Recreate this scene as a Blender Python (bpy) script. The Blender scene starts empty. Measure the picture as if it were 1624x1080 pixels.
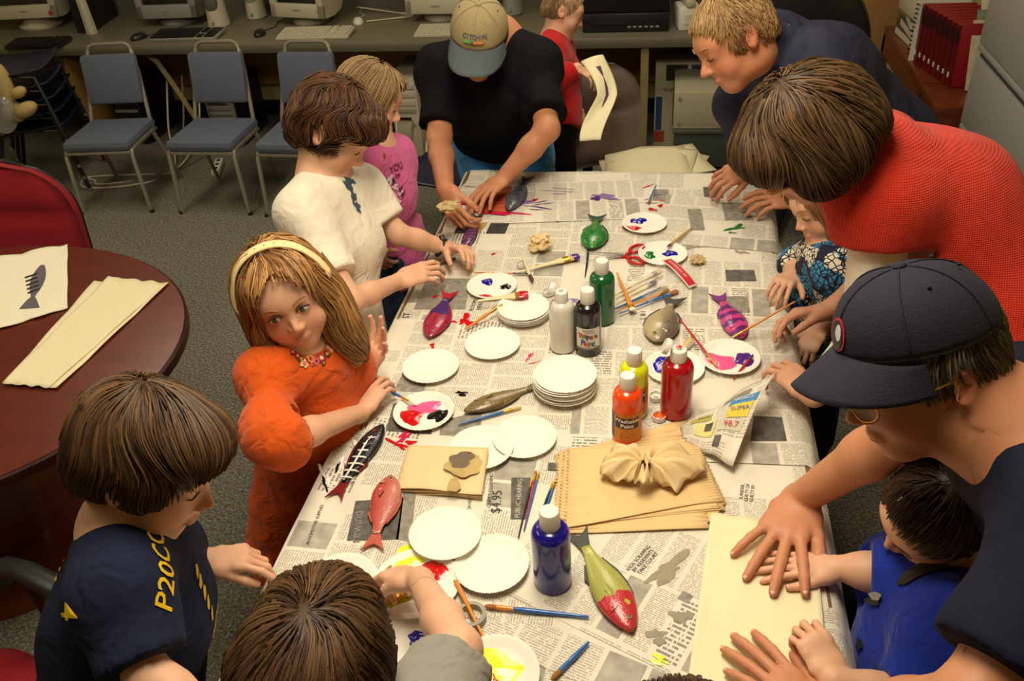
import bpy, bmesh, math, random
import numpy as np
from mathutils import Vector, Matrix
random.seed(7); RNG = np.random.default_rng(7)
SC = bpy.context.scene
COL = SC.collection
# ------------------------------------------------------------------ camera
FOC, YAW, PIT, ROL = 1385.44, .2056, .6091, -.0762
CAM = np.array([.692, -2.78, 2.097])
_f = np.array([-math.sin(YAW)*math.cos(PIT), math.cos(YAW)*math.cos(PIT), -math.sin(PIT)])
_r = np.array([math.cos(YAW), math.sin(YAW), 0.]); _u = np.cross(_r, _f)
CR = math.cos(ROL)*_r + math.sin(ROL)*_u; CU = -math.sin(ROL)*_r + math.cos(ROL)*_u; CF = _f
cam = bpy.data.cameras.new('camera'); camo = bpy.data.objects.new('camera', cam); COL.objects.link(camo)
cam.sensor_width = 36; cam.lens = FOC/1624*36; cam.clip_start = .05; cam.clip_end = 60
camo.matrix_world = Matrix(((CR[0], CU[0], -CF[0], CAM[0]), (CR[1], CU[1], -CF[1], CAM[1]), (CR[2], CU[2], -CF[2], CAM[2]), (0, 0, 0, 1)))
SC.camera = camo
cam.dof.use_dof = False
# ------------------------------------------------------------------ world and exposure
wd = bpy.data.worlds.new('world'); SC.world = wd; wd.use_nodes = True
wd.node_tree.nodes['Background'].inputs[0].default_value = (1.0, .9, .72, 1)
wd.node_tree.nodes['Background'].inputs[1].default_value = .12
vs = SC.view_settings; vs.view_transform = 'Standard'; vs.look = 'None'; vs.exposure = 0.2; vs.gamma = 1; vs.use_curve_mapping = False
# ceiling troffers: a regular grid of four, each a lit diffuser with an area lamp just under it
CEIL = 2.72
LAMPS = [(.45, -1.55), (.45, .75), (-1.9, -1.55), (-1.9, .75)]
LAMP_COL = (1.0, .88, .67)
LAMP_W = [33, 15, 12, 13]
for (lx, ly), w in zip(LAMPS, LAMP_W):
    l = bpy.data.lights.new('ceiling_lamp_light', 'AREA'); l.shape = 'RECTANGLE'; l.size = .56; l.size_y = 1.16; l.energy = w; l.color = LAMP_COL
    o = bpy.data.objects.new('ceiling_lamp_light', l); COL.objects.link(o); o.location = (lx, ly, CEIL-.05)

def P(px, py, x=None, y=None, z=None, d=None):
    """the point of the room seen at a photograph pixel, at a given height, depth or plane"""
    e = CF + CR*(px-812)/FOC - CU*(py-540)/FOC
    if d is not None: t = d
    elif x is not None: t = (x-CAM[0])/e[0]
    elif y is not None: t = (y-CAM[1])/e[1]
    else: t = (z-CAM[2])/e[2]
    return CAM + e*t
T = .84          # table top height
TW = 1.0         # table width
# ------------------------------------------------------------------ materials
MATS = {}
def mat(name, col, rough=.55, var=.12, vs_=30., bump=0., bs=200., metal=0., spec=.5, trans=0., coat=0., sheen=0., emit=0.):
    if name in MATS: return MATS[name]
    m = bpy.data.materials.new(name); m.use_nodes = True; nt = m.node_tree; b = nt.nodes['Principled BSDF']
    c = (col[0], col[1], col[2], 1)
    tc = nt.nodes.new('ShaderNodeTexCoord')
    n = nt.nodes.new('ShaderNodeTexNoise'); n.inputs['Scale'].default_value = vs_; n.inputs['Detail'].default_value = 4
    nt.links.new(tc.outputs['Object'], n.inputs['Vector'])
    mx = nt.nodes.new('ShaderNodeMix'); mx.data_type = 'RGBA'
    mx.inputs[6].default_value = tuple(max(0, v*(1-var)) for v in col)+(1,); mx.inputs[7].default_value = tuple(min(1, v*(1+var)) for v in col)+(1,)
    nt.links.new(n.outputs['Fac'], mx.inputs[0]); nt.links.new(mx.outputs[2], b.inputs['Base Color'])
    b.inputs['Roughness'].default_value = rough; b.inputs['Metallic'].default_value = metal; b.inputs['Specular IOR Level'].default_value = spec
    if trans: b.inputs['Transmission Weight'].default_value = trans
    if coat: b.inputs['Coat Weight'].default_value = coat
    if sheen: b.inputs['Sheen Weight'].default_value = sheen; b.inputs['Sheen Roughness'].default_value = .6
    if emit: b.inputs['Emission Color'].default_value = c; b.inputs['Emission Strength'].default_value = emit
    if bump:
        n2 = nt.nodes.new('ShaderNodeTexNoise'); n2.inputs['Scale'].default_value = bs; n2.inputs['Detail'].default_value = 3
        nt.links.new(tc.outputs['Object'], n2.inputs['Vector'])
        bp = nt.nodes.new('ShaderNodeBump'); bp.inputs['Strength'].default_value = bump; bp.inputs['Distance'].default_value = .004
        nt.links.new(n2.outputs['Fac'], bp.inputs['Height']); nt.links.new(bp.outputs[0], b.inputs['Normal'])
    MATS[name] = m; return m
def S(r, g, b):
    f = lambda v: ((v/255+.055)/1.055)**2.4 if v > 10 else v/255/12.92
    return (f(r), f(g), f(b))
# node helpers
class NT:
    def __init__(s, m): s.nt = m.node_tree
    def n(s, typ, **kw):
        x = s.nt.nodes.new(typ)
        for k, v in kw.items(): setattr(x, k, v)
        return x
    def link(s, a, b): s.nt.links.new(a, b)
    def math(s, op, a, b=None, c=None):
        x = s.nt.nodes.new('ShaderNodeMath'); x.operation = op
        for i, v in enumerate((a, b, c)):
            if v is None: continue
            if isinstance(v, (int, float)): x.inputs[i].default_value = v
            else: s.nt.links.new(v, x.inputs[i])
        return x.outputs[0]
    def mix(s, f, a, b):
        x = s.nt.nodes.new('ShaderNodeMix'); x.data_type = 'RGBA'
        for i, v in ((0, f), (6, a), (7, b)):
            if isinstance(v, (int, float)): x.inputs[i].default_value = v
            elif isinstance(v, tuple): x.inputs[i].default_value = v if len(v) == 4 else v+(1,)
            else: s.nt.links.new(v, x.inputs[i])
        return x.outputs[2]
def newmat(name):
    m = bpy.data.materials.new(name); m.use_nodes = True; MATS[name] = m
    return m, NT(m), m.node_tree.nodes['Principled BSDF']
# ------------------------------------------------------------------ objects
def link(o, parent=None):
    COL.objects.link(o)
    if parent is not None: o.parent = parent
    return o
def tag(o, label=None, cat=None, group=None, kind=None):
    if label: o['label'] = label
    if cat: o['category'] = cat
    if group: o['group'] = group
    if kind: o['kind'] = kind
    return o
def thing(name, label, cat, loc=(0, 0, 0), rz=0., group=None):
    o = bpy.data.objects.new(name, None); o.empty_display_size = .05
    COL.objects.link(o); o.location = tuple(float(v) for v in loc); o.rotation_euler = (0, 0, rz)
    return tag(o, label, cat, group)
def mesh(name, v, f, m, parent=None, smooth=False, world=False, mats=None, fm=None):
    me = bpy.data.meshes.new(name)
    v = np.asarray(v, float)
    if world and parent is not None: v = v - np.array(parent.location)
    if isinstance(f, np.ndarray) and f.ndim == 2:
        k = f.shape[1]; me.vertices.add(len(v)); me.vertices.foreach_set('co', v.astype(np.float32).ravel())
        me.loops.add(f.size); me.loops.foreach_set('vertex_index', f.astype(np.int32).ravel())
        me.polygons.add(len(f)); me.polygons.foreach_set('loop_start', np.arange(0, f.size, k, dtype=np.int32))
        me.update(calc_edges=True)
    else:
        me.from_pydata([tuple(x) for x in v], [], f); me.update()
    if smooth: me.polygons.foreach_set('use_smooth', np.ones(len(me.polygons), bool))
    for mm in (mats or [m]): me.materials.append(mm)
    if fm is not None: me.polygons.foreach_set('material_index', np.asarray(fm, np.int32))
    o = bpy.data.objects.new(name, me); return link(o, parent)
def copy_tree(o, parent=None):
    c = o.copy(); COL.objects.link(c)
    if parent is not None: c.parent = parent
    for ch in list(o.children): copy_tree(ch, c)
    return c
def rotz(a): c, s = math.cos(a), math.sin(a); return np.array([[c, -s, 0], [s, c, 0], [0, 0, 1]])
def rotx(a): c, s = math.cos(a), math.sin(a); return np.array([[1, 0, 0], [0, c, -s], [0, s, c]])
def roty(a): c, s = math.cos(a), math.sin(a); return np.array([[c, 0, s], [0, 1, 0], [-s, 0, c]])
def nrm(v): v = np.asarray(v, float); return v/max(1e-9, np.linalg.norm(v))
def frame(d, up=(0, 0, 1)):
    d = nrm(d); up = np.array(up, float)
    if abs(d@nrm(up)) > .97: up = np.array([1., 0, 0])
    s = nrm(np.cross(d, up)); n = np.cross(s, d); return s, n, d
class MB:
    """collects shapes, then links them as ONE mesh object"""
    def __init__(s): s.v = []; s.f = []; s.mi = []; s.cur = 0
    def add(s, v, f):
        b = len(s.v); s.v += [tuple(map(float, x)) for x in v]
        for q in f: s.f.append(tuple(int(i)+b for i in q)); s.mi.append(s.cur)
        return s
    def box(s, c, d, R=None, bev=.0):
        x, y, z = d[0]/2, d[1]/2, d[2]/2
        bm = bmesh.new(); bmesh.ops.create_cube(bm, size=1.0)
        for q in bm.verts: q.co = Vector((q.co.x*d[0], q.co.y*d[1], q.co.z*d[2]))
        if bev: bmesh.ops.bevel(bm, geom=bm.edges[:], offset=min(bev, x*.9, y*.9, z*.9), segments=2, affect='EDGES', profile=.5)
        bm.verts.index_update(); V = np.array([q.co[:] for q in bm.verts]); Fc = [[q.index for q in f.verts] for f in bm.faces]; bm.free()
        if R is not None: V = V@np.asarray(R).T
        return s.add(V+np.asarray(c), Fc)
    def tube(s, pts, r, n=8, cap=True, flat=1.0, up=(0, 0, 1)):
        pts = [np.asarray(p, float) for p in pts]; k = len(pts)
        rr = [r]*k if np.isscalar(r) else list(r); V = []; Fc = []
        S0 = None
        for i, p in enumerate(pts):
            d = nrm(pts[min(i+1, k-1)]-pts[max(i-1, 0)])
            if S0 is None: S0, N0, _ = frame(d, up)
            else:
                S0 = nrm(S0-d*(S0@d)); N0 = np.cross(S0, d)
            for j in range(n):
                a = 2*math.pi*j/n; V.append(p+rr[i]*(math.cos(a)*S0+math.sin(a)*N0*flat))
        for i in range(k-1):
            for j in range(n): Fc.append((i*n+j, i*n+(j+1) % n, (i+1)*n+(j+1) % n, (i+1)*n+j))
        if cap: Fc.append(tuple(range(n))[::-1]); Fc.append(tuple((k-1)*n+j for j in range(n)))
        return s.add(V, Fc)
    def lathe(s, prof, c=(0, 0, 0), n=24, R=None, cap=True, rad=None):
        V = []; Fc = []; k = len(prof)
        for i, (r, z) in enumerate(prof):
            for j in range(n):
                a = 2*math.pi*j/n; q = r*(rad(a, r) if rad else 1); V.append((q*math.cos(a), q*math.sin(a), z + 0.))
        for i in range(k-1):
            for j in range(n): Fc.append((i*n+j, i*n+(j+1) % n, (i+1)*n+(j+1) % n, (i+1)*n+j))
        if cap: Fc.append(tuple(range(n))[::-1]); Fc.append(tuple((k-1)*n+j for j in range(n)))
        V = np.array(V)
        if R is not None: V = V@np.asarray(R).T
        return s.add(V+np.asarray(c), Fc)
    def prism(s, poly, z0, z1, R=None, c=(0, 0, 0)):
        n = len(poly); V = [(x, y, z0) for x, y in poly]+[(x, y, z1) for x, y in poly]
        Fc = [tuple(range(n))[::-1], tuple(range(n, 2*n))]+[(i, (i+1) % n, n+(i+1) % n, n+i) for i in range(n)]
        V = np.array(V)
        if R is not None: V = V@np.asarray(R).T
        return s.add(V+np.asarray(c), Fc)
    def ball(s, c, r, n=12, m=8, R=None):
        r = np.array([r]*3 if np.isscalar(r) else r, float); V = []; Fc = []
        for i in range(1, m):
            t = math.pi*i/m
            for j in range(n): a = 2*math.pi*j/n; V.append((math.sin(t)*math.cos(a), math.sin(t)*math.sin(a), math.cos(t)))
        V += [(0, 0, 1), (0, 0, -1)]; tp = len(V)-2
        for i in range(m-2):
            for j in range(n): Fc.append((i*n+j, (i+1)*n+j, (i+1)*n+(j+1) % n, i*n+(j+1) % n))
        for j in range(n): Fc.append((tp, j, (j+1) % n)); Fc.append((tp+1, (m-2)*n+(j+1) % n, (m-2)*n+j))
        V = np.array(V)*r
        if R is not None: V = V@np.asarray(R).T
        return s.add(V+np.asarray(c), Fc)
    def build(s, name, m, parent=None, smooth=False, world=False, auto=True):
        mats = m if isinstance(m, (list, tuple)) else [m]
        o = mesh(name, s.v, s.f, mats[0], parent, smooth, world, mats=mats, fm=s.mi if len(mats) > 1 else None)
        if auto and not smooth:
            # smooth shading with sharp creases
            o.data.polygons.foreach_set('use_smooth', np.ones(len(o.data.polygons), bool)); o.data.set_sharp_from_angle(angle=math.radians(38))
        return o
def struct(name, mb, m, parent=None):
    o = mb.build(name, m, parent)
    if parent is None: o['kind'] = 'structure'
    return o
def text_mesh(name, txt, size, M3, loc, m, parent=None, world=False, ext=.0004, align='CENTER', xs=1.0, bold=0.):
    """flat lettering turned into a mesh; M3 columns = reading direction, up direction, facing"""
    cu = bpy.data.curves.new('lettering', 'FONT'); cu.body = txt; cu.size = size; cu.align_x = align; cu.align_y = 'CENTER'; cu.extrude = 0; cu.resolution_u = 2; cu.offset = bold
    o = bpy.data.objects.new('lettering', cu); COL.objects.link(o)
    dg = bpy.context.evaluated_depsgraph_get(); me = o.evaluated_get(dg).to_mesh()
    V = np.array([v.co[:] for v in me.vertices]); F = [tuple(p.vertices) for p in me.polygons]
    o.evaluated_get(dg).to_mesh_clear(); bpy.data.objects.remove(o); bpy.data.curves.remove(cu)
    if len(V) == 0: return None
    V[:, 0] *= xs
    V = V@np.asarray(M3, float).T + np.asarray(loc)
    return mesh(name, V, F, m, parent, world=world)
# =================================================================== SETTING
def carpet_mat():
    m, n, b = newmat('carpet')
    tc = n.n('ShaderNodeTexCoord')
    a = n.n('ShaderNodeTexNoise'); a.inputs['Scale'].default_value = 105; a.inputs['Detail'].default_value = 4; a.inputs['Roughness'].default_value = .85
    v = n.n('ShaderNodeTexVoronoi'); v.inputs['Scale'].default_value = 130
    n.link(tc.outputs['Object'], a.inputs[0]); n.link(tc.outputs['Object'], v.inputs[0])
    r = n.n('ShaderNodeValToRGB'); e = r.color_ramp.elements
    e[0].position = .34; e[0].color = S(44, 46, 42)+(1,); e[1].position = .66; e[1].color = S(186, 174, 146)+(1,)
    e2 = r.color_ramp.elements.new(.5); e2.color = S(108, 106, 92)+(1,)
    n.link(a.outputs['Fac'], r.inputs[0])
    h = n.mix(.25, r.outputs[0], v.outputs['Color'])
    g = n.mix(.8, h, r.outputs[0]); n.link(g, b.inputs['Base Color']); b.inputs['Roughness'].default_value = .95; b.inputs['Specular IOR Level'].default_value = .1
    bp = n.n('ShaderNodeBump'); bp.inputs['Strength'].default_value = .8; bp.inputs['Distance'].default_value = .006; n.link(a.outputs['Fac'], bp.inputs['Height']); n.link(bp.outputs[0], b.inputs['Normal'])
    return m
def wood_mat(name, c1, c2, rough=.3, sx=2., sy=14., axis=0, coat=.25):
    m, n, b = newmat(name)
    tc = n.n('ShaderNodeTexCoord'); mp = n.n('ShaderNodeMapping'); n.link(tc.outputs['Object'], mp.inputs[0])
    mp.inputs['Scale'].default_value = (sx, sy, sy) if axis == 0 else (sy, sx, sy) if axis == 1 else (sy, sy, sx)
    a = n.n('ShaderNodeTexNoise'); a.inputs['Scale'].default_value = 2.2; a.inputs['Detail'].default_value = 8; a.inputs['Roughness'].default_value = .65; a.inputs['Distortion'].default_value = .6
    n.link(mp.outputs[0], a.inputs[0])
    n.link(n.mix(a.outputs['Fac'], c1, c2), b.inputs['Base Color']); b.inputs['Roughness'].default_value = rough; b.inputs['Coat Weight'].default_value = coat; b.inputs['Coat Roughness'].default_value = .25
    return m
M_wall = mat('wall_paint', S(196, 180, 120), .8, .04, 3, .1, 300)
M_ceil = mat('ceiling_tile', S(214, 208, 190), .9, .05, 60, .3, 220)
M_panel = mat('tan_panel', S(160, 120, 62), .6, .1, 12)
M_desk = mat('desk_laminate', S(112, 107, 88), .45, .06, 90)
M_deske = mat('desk_edge', S(98, 93, 76), .5, .05, 60)
M_riser = mat('grey_riser', S(92, 88, 76), .7, .08, 120)
M_beige = mat('beige_plastic', S(190, 182, 158), .45, .04, 20)
M_beiged = mat('dark_beige_plastic', S(150, 143, 122), .5, .04, 20)
M_silver = mat('silver_plastic', S(140, 138, 130), .4, .05, 20)
M_screen = mat('dark_screen', S(30, 28, 28), .12, .1, 5, spec=.6)
M_blk = mat('black_plastic', S(24, 24, 25), .4, .15, 30)
M_blkr = mat('black_rubber', S(17, 17, 18), .6, .1, 30)
M_white = mat('white_plastic', S(222, 218, 206), .35, .03, 20)
M_key = mat('key_plastic', S(205, 198, 175), .45, .05, 60)
M_chrome = mat('chair_metal', S(166, 160, 142), .38, .05, 40, metal=.55)
M_steel = mat('steel', S(170, 168, 160), .3, .05, 30, metal=.9)
M_bluefab = mat('blue_fabric', S(94, 100, 116), .9, .16, 300, .5, 500)
M_redfab = mat('red_fabric', S(150, 18, 30), .9, .3, 400, .6, 500)
M_brownfab = mat('brown_fabric', S(112, 94, 86), .95, .12, 300, .4, 400)
M_darkfab = mat('black_vinyl', S(24, 23, 25), .5, .2, 40, .2, 100)
M_navypl = mat('navy_plastic', S(26, 32, 58), .35, .1, 20)
M_cab = mat('cabinet_grey', S(146, 144, 138), .45, .02, 10)
M_cabd = mat('cabinet_recess', S(52, 48, 50), .5, .05, 10)
M_mahog = wood_mat('mahogany', S(66, 20, 12)+(1,), S(112, 42, 24)+(1,), .28, 1.2, 10, 0)
M_mahogs = wood_mat('mahogany_shelf', S(74, 30, 14)+(1,), S(122, 54, 24)+(1,), .3, 1.5, 12, 1)
M_cord = mat('grey_cord', S(120, 112, 96), .6)
M_cordw = mat('white_cord', S(205, 195, 170), .5)
M_card = mat('cardboard', S(150, 110, 60), .8, .08, 40)
M_carton = mat('white_carton', S(176, 168, 140), .7, .04, 30)
M_felt = mat('felt', S(232, 222, 182), .95, .05, 160, .25, 700)
M_feltw = mat('felt_white', S(240, 232, 205), .95, .04, 160, .25, 700)
M_dark = mat('dark_void', S(30, 26, 20), .8)

XL, XR, YN, YF = -4.0, 2.45, -4.6, 2.78
struct('floor', MB().box(((XL+XR)/2, (YN+YF)/2, -.05), (XR-XL+.2, YF-YN+.2, .1)), carpet_mat())
struct('wall_back', MB().box(((XL+XR)/2, YF+.05, CEIL/2), (XR-XL+.2, .1, CEIL)), M_wall)
struct('wall_left', MB().box((XL-.05, (YN+YF)/2, CEIL/2), (.1, YF-YN, CEIL)), M_wall)
struct('wall_right', MB().box((XR+.05, (YN+YF)/2, CEIL/2), (.1, YF-YN, CEIL)), M_wall)
struct('wall_front', MB().box(((XL+XR)/2, YN-.05, CEIL/2), (XR-XL+.2, .1, CEIL)), M_wall)
struct('baseboard_back', MB().box(((XL+XR)/2, YF-.008, .05), (XR-XL, .016, .1)), M_blkr)
struct('ceiling', MB().box(((XL+XR)/2, (YN+YF)/2, CEIL+.05), (XR-XL+.2, YF-YN+.2, .1)), M_ceil)
M_diff = mat('lamp_diffuser', (1, .9, .7), .5, 0, emit=2.5)
for i, (lx, ly) in enumerate(LAMPS):
    t = thing('ceiling_light', ['recessed ceiling light over the near end of the craft table', 'recessed ceiling light over the far end of the craft table', 'recessed ceiling light over the oval table', 'recessed ceiling light over the row of blue chairs'][i], 'ceiling light', (lx, ly, CEIL), 0, 'ceiling lights')
    MB().box((0, 0, -.012), (.62, .03, .024)).box((0, 0, -.012), (.03, 1.2, .024)).box((.3, 0, -.012), (.03, 1.22, .024)).box((-.3, 0, -.012), (.03, 1.22, .024)).box((0, .6, -.012), (.62, .03, .024)).box((0, -.6, -.012), (.62, .03, .024)).build('frame', M_white, t)
    MB().box((0, 0, -.006), (.57, 1.17, .006)).build('diffuser', M_diff, t)

# ------------------------------------------------------------------ long desk against the back wall
DY, DZ = 1.955, .72
t = thing('computer_desk', 'long grey laminate desk along the back wall carrying the computers', 'desk', (-1.4, 2.35, 0))
def L(o, x, y, z): return (x-o.location[0], y-o.location[1], z-o.location[2])
MB().box(L(t, -1.4, 2.35, .702), (5.15, .79, .036), bev=.006).build('desk_top', M_desk, t)
MB().box(L(t, -1.4, DY+.012, .692), (5.15, .022, .05), bev=.004).build('front_edge', M_deske, t)
MB().box(L(t, -1.4, 2.72, .80), (5.15, .03, .17)).build('riser', M_riser, t)
MB().box(L(t, -1.4, 2.70, .46), (5.1, .02, .44)).build('modesty_panel', M_panel, t)
for x in (-3.93, -2.95, -.3, 1.12):
    MB().box(L(t, x, 2.35, .342), (.03, .66, .684)).build('leg_panel', M_panel, t)
for x, lean in ((-2.32, .1), (.545, 0)):
    mb = MB()
    if lean: mb.tube([L(t, x-.12, 2.05, .66), L(t, x-.04, 2.05, .6), L(t, x+.02, 2.06, .45), L(t, x+.17, 2.1, .0)], .02, 4)
    else: mb.box(L(t, x, 2.0, .342), (.042, .042, .684))
    mb.build('leg', mat('tan_metal', S(140, 122, 80), .5), t)
# ------------------------------------------------------------------ computers on the desk
def crt(label, x, y, w, rz=0., base=True, shell=M_beige, back=.34, tilt=.06, h=None, lift=.05, lcd=False):
    h = h or w*.86
    t = thing('monitor', label, 'monitor', (x, y, DZ), rz, 'monitors on the long desk')
    R = rotx(-tilt)
    # tapering case
    V = []; 
    for (yy, sx, z0, z1) in ((0, 1, 0, 1), (.09, 1, 0, 1), (back*.6, .9, .06, .95), (back, .6, .22, .8)):
        for sx_, zz in ((-1, z0), (1, z0), (1, z1), (-1, z1)): V.append((sx_*sx*w/2, yy, zz*h))
    V = np.array(V)@R.T+np.array((0, 0, lift))
    F = [(0, 1, 2, 3)]
    for k in range(3):
        for j in range(4): F.append((k*4+j, k*4+(j+1) % 4, k*4+4+(j+1) % 4, k*4+4+j)[::-1])
    F.append((12, 13, 14, 15)[::-1])
    body = MB().add(V, F).build('case', shell, t)
    b = .045 if not lcd else .05
    fr = MB()
    for c, d in (((0, -.01, b*.9), (w, .03, b*1.8)), ((0, -.01, h-b/2), (w, .03, b)), ((-w/2+b/2, -.01, h/2), (b, .03, h)), ((w/2-b/2, -.01, h/2), (b, .03, h))):
        fr.box(np.array(c)@R.T+np.array((0, 0, lift)), d, R, .008)
    fr.build('bezel', shell, t)
    MB().box(np.array((0, .002, h/2+b*.4))@R.T+np.array((0, 0, lift)), (w-2*b+.006, .01, h-2*b-.03), R).build('screen', M_screen, t)
    MB().box(np.array((0, -.026, b))@R.T+np.array((0, 0, lift)), (.05, .004, .008), R).build('badge', M_silver, t)
    MB().box(np.array((w*.4, -.026, b))@R.T+np.array((0, 0, lift)), (.014, .004, .014), R).build('power_button', M_beiged, t)
    if base:
        MB().lathe([(w*.30, 0), (w*.31, .012), (w*.24, .03), (w*.16, lift+.03)], (0, .12, 0), 20).build('foot', shell, t)
    return t
crt('beige CRT monitor with a small red sticker, leftmost on the desk', -3.33, 2.33, .43, .1, lift=.075)
crt('grey CRT monitor behind the black and silver keyboard', -2.38, 2.36, .39, .04, shell=M_silver)
crt('cream CRT monitor behind the black mouse and full white keyboard', -1.51, 2.31, .37, -.22)
crt('cream CRT monitor behind the man in the khaki cap', -.67, 2.33, .37, -.05)
s = MB().lathe([(0.0, 0), (.014, 0), (.014, .001), (0, .001)], (0, 0, 0), 12, rotx(math.pi/2))
o = bpy.data.objects['monitor']; s2 = MB(); s2.lathe([(.0, 0), (.013, 0), (.013, .002), (0, .002)], (.175, -.028, .105), 12, rotx(math.pi/2)); s2.build('red_sticker', mat('red_sticker', S(190, 30, 40)), o)
def keyboard(label, x, y, w, d, rz, case, key):
    t = thing('keyboard', label, 'keyboard', (x, y, DZ), rz, 'keyboards on the long desk')
    R = rotx(.06)
    MB().box((0, 0, .014), (w, d, .018), R, .005).build('case', case, t)
    mb = MB()
    for (x0, x1, nx) in ((-.48, .18, 14), (.21, .29, 3), (.32, .47, 4)):
        for r in range(6):
            yy = (-.40+r*.155)*d
            for k in range(nx):
                if nx == 3 and r in (2,): continue
                xx = (x0+(x1-x0)*(k+.5)/nx)*w
                mb.box(np.array((xx, yy, .0115))@R.T+np.array((0, 0, .014)), ((x1-x0)/nx*w*.86, d*.125, .009), R)
    o = mb.build('keys', key, t); o['kind'] = 'stuff'
    return t
keyboard('black keyboard in shadow under the leftmost beige monitor', -3.06, 2.0, .36, .15, .08, M_blk, M_blkr)
keyboard('black keyboard with silver frame in front of the grey monitor', -2.15, 2.12, .42, .17, .03, M_silver, M_blk)
keyboard('full white keyboard between the black mouse and white mouse', -1.34, 2.10, .43, .17, .03, M_beige, M_key)
keyboard('white keyboard partly hidden behind the man in the khaki cap', -.53, 2.11, .42, .17, .03, M_beige, M_key)
def mouse(label, x, y, rz, m):
    t = thing('mouse', label, 'mouse', (x, y, DZ), rz, 'computer mice')
    V = []; Fc = []; n = 12
    mb = MB()
    mb.ball((0, 0, .006), (.033, .056, .03), 14, 10)
    v = np.array(mb.v); v[:, 2] = np.maximum(v[:, 2], 0); mb.v = [tuple(q) for q in v]
    mb.build('shell', m, t, smooth=True)
    MB().box((0, .025, .031), (.008, .022, .008), None, .003).build('wheel', M_blkr, t)
    MB().tube([(0, .055, .008), (.01, .1, .004), (.05, .16, .003), (.03, .26, .003), (.06, .36, .003)], .0025, 6).build('cord', M_blk if m is M_blk else M_cordw, t)
mouse('black mouse left of the black and silver keyboard', -2.46, 2.10, -.5, M_blk)
mouse('black mouse left of the full white keyboard', -1.70, 2.13, .1, M_blk)
mouse('white mouse behind the full white keyboard', -1.16, 2.34, .4, M_white)
def speaker(label, x, y, rz, h=.2, w=.085, m=M_beige, grill=M_riser):
    t = thing('speaker', label, 'speaker', (x, y, DZ), rz, 'desktop speakers')
    prof = [(w*.5, 0), (w*.56, .01), (w*.52, .05), (w*.46, h*.6), (w*.34, h*.93), (w*.15, h)]
    mb = MB().lathe(prof, (0, 0, 0), 18); mb.v = [(a, b*1.15, c) for a, b, c in mb.v]; mb.build('cabinet', m, t)
    g = MB().ball((0, -w*.34, h*.6), (w*.36, w*.26, h*.34), 14, 10); g.build('grille', grill, t, smooth=True)
    MB().lathe([(.009, 0), (.007, .012), (0, .012)], (0, -w*.62, h*.15), 10, rotx(math.pi/2)).build('knob', M_silver, t)
speaker('white speaker with a dark grille beside the grey monitor', -2.05, 2.34, 0, .25, .12)
speaker('white speaker left of the cream CRT monitor and black mouse', -1.88, 2.52, 0, .24, .11, grill=M_beiged)
speaker('grey speaker seen between the khaki cap man and the boy in red', -.25, 2.48, 0, .25, .11, M_silver)
# upright PC with black front beside leftmost monitor
t = thing('desktop_tower', 'cream and black computer case standing on the desk beside the leftmost monitor', 'computer', (-2.93, 2.44, DZ), .15)
mb = MB().prism([(-.2, 0), (.2, 0), (.2, .42), (-.17, .42)], -.05, .05, rotz(math.pi/2)@rotx(math.pi/2)); mb.build('case', M_blk, t)
MB().tube([(.045, -.21, .0), (.05, -.225, .15), (.03, -.20, .3), (.0, -.17, .42)], [.035, .03, .028, .02], 8).build('front_trim', M_beige, t)
def tower(label, x, y, w, h, d, rz, front, case, kind):
    t = thing('computer_tower', label, 'computer', (x, y, 0), rz, 'computer towers under the desk')
    MB().box((0, d/2, h/2), (w, d, h), bev=.006).build('case', case, t)
    MB().box((0, -.012, h/2), (w*.98, .03, h*.98), bev=.008).build('front_panel', front, t)
    for k in range(3): MB().box((0, -.029, h*(.9-.1*k)), (w*.84, .008, h*.078), bev=.002).build('drive_bay', front, t)
    MB().box((0, -.03, h*.6), (w*.8, .01, h*.05), bev=.002).build('disc_drive', M_beiged if front is M_beige else M_silver, t)
    MB().box((-.01, -.03, h*.5), (w*.5, .01, h*.03)).build('floppy_slot', M_blkr, t)
    MB().lathe([(.009, 0), (.009, .008), (0, .008)], (w*.28, -.028, h*.42), 10, rotx(math.pi/2)).build('power_button', M_silver, t)
    if kind == 'slots':
        for k in range(6): MB().box((0, -.029, h*(.08+.05*k)), (w*.7, .004, .004)).build('vent_slot', M_blkr, t)
    if kind == 'label':
        MB().box((-.01, -.036, h*.86), (w*.66, .004, h*.2)).build('label_sticker', mat('dark_label', S(52, 52, 50), .5, .5, 80), t)
        text_mesh('lettering', 'CD  RW\nDVD', .02, np.array([[1, 0, 0], [0, 0, -1], [0, 1, 0]]), (-.01, -.0395, h*.86), M_white, t)
tower('beige tower computer under the desk behind the pink shirt girl', -.85, 2.07, .17, .49, .4, -.03, M_beige, M_beige, 'bays')
tower('grey tower computer under the desk behind the first blue chair', -3.05, 2.25, .18, .36, .4, .0, M_silver, M_blk, 'slots')
tower('silver tower computer with dark labels behind the second blue chair', -2.1, 2.2, .19, .38, .4, .0, M_silver, M_blk, 'label')
tower('black tower computer under the desk between the first two blue chairs', -2.78, 2.25, .2, .38, .4, .0, M_blk, M_blk, 'bays')
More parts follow.
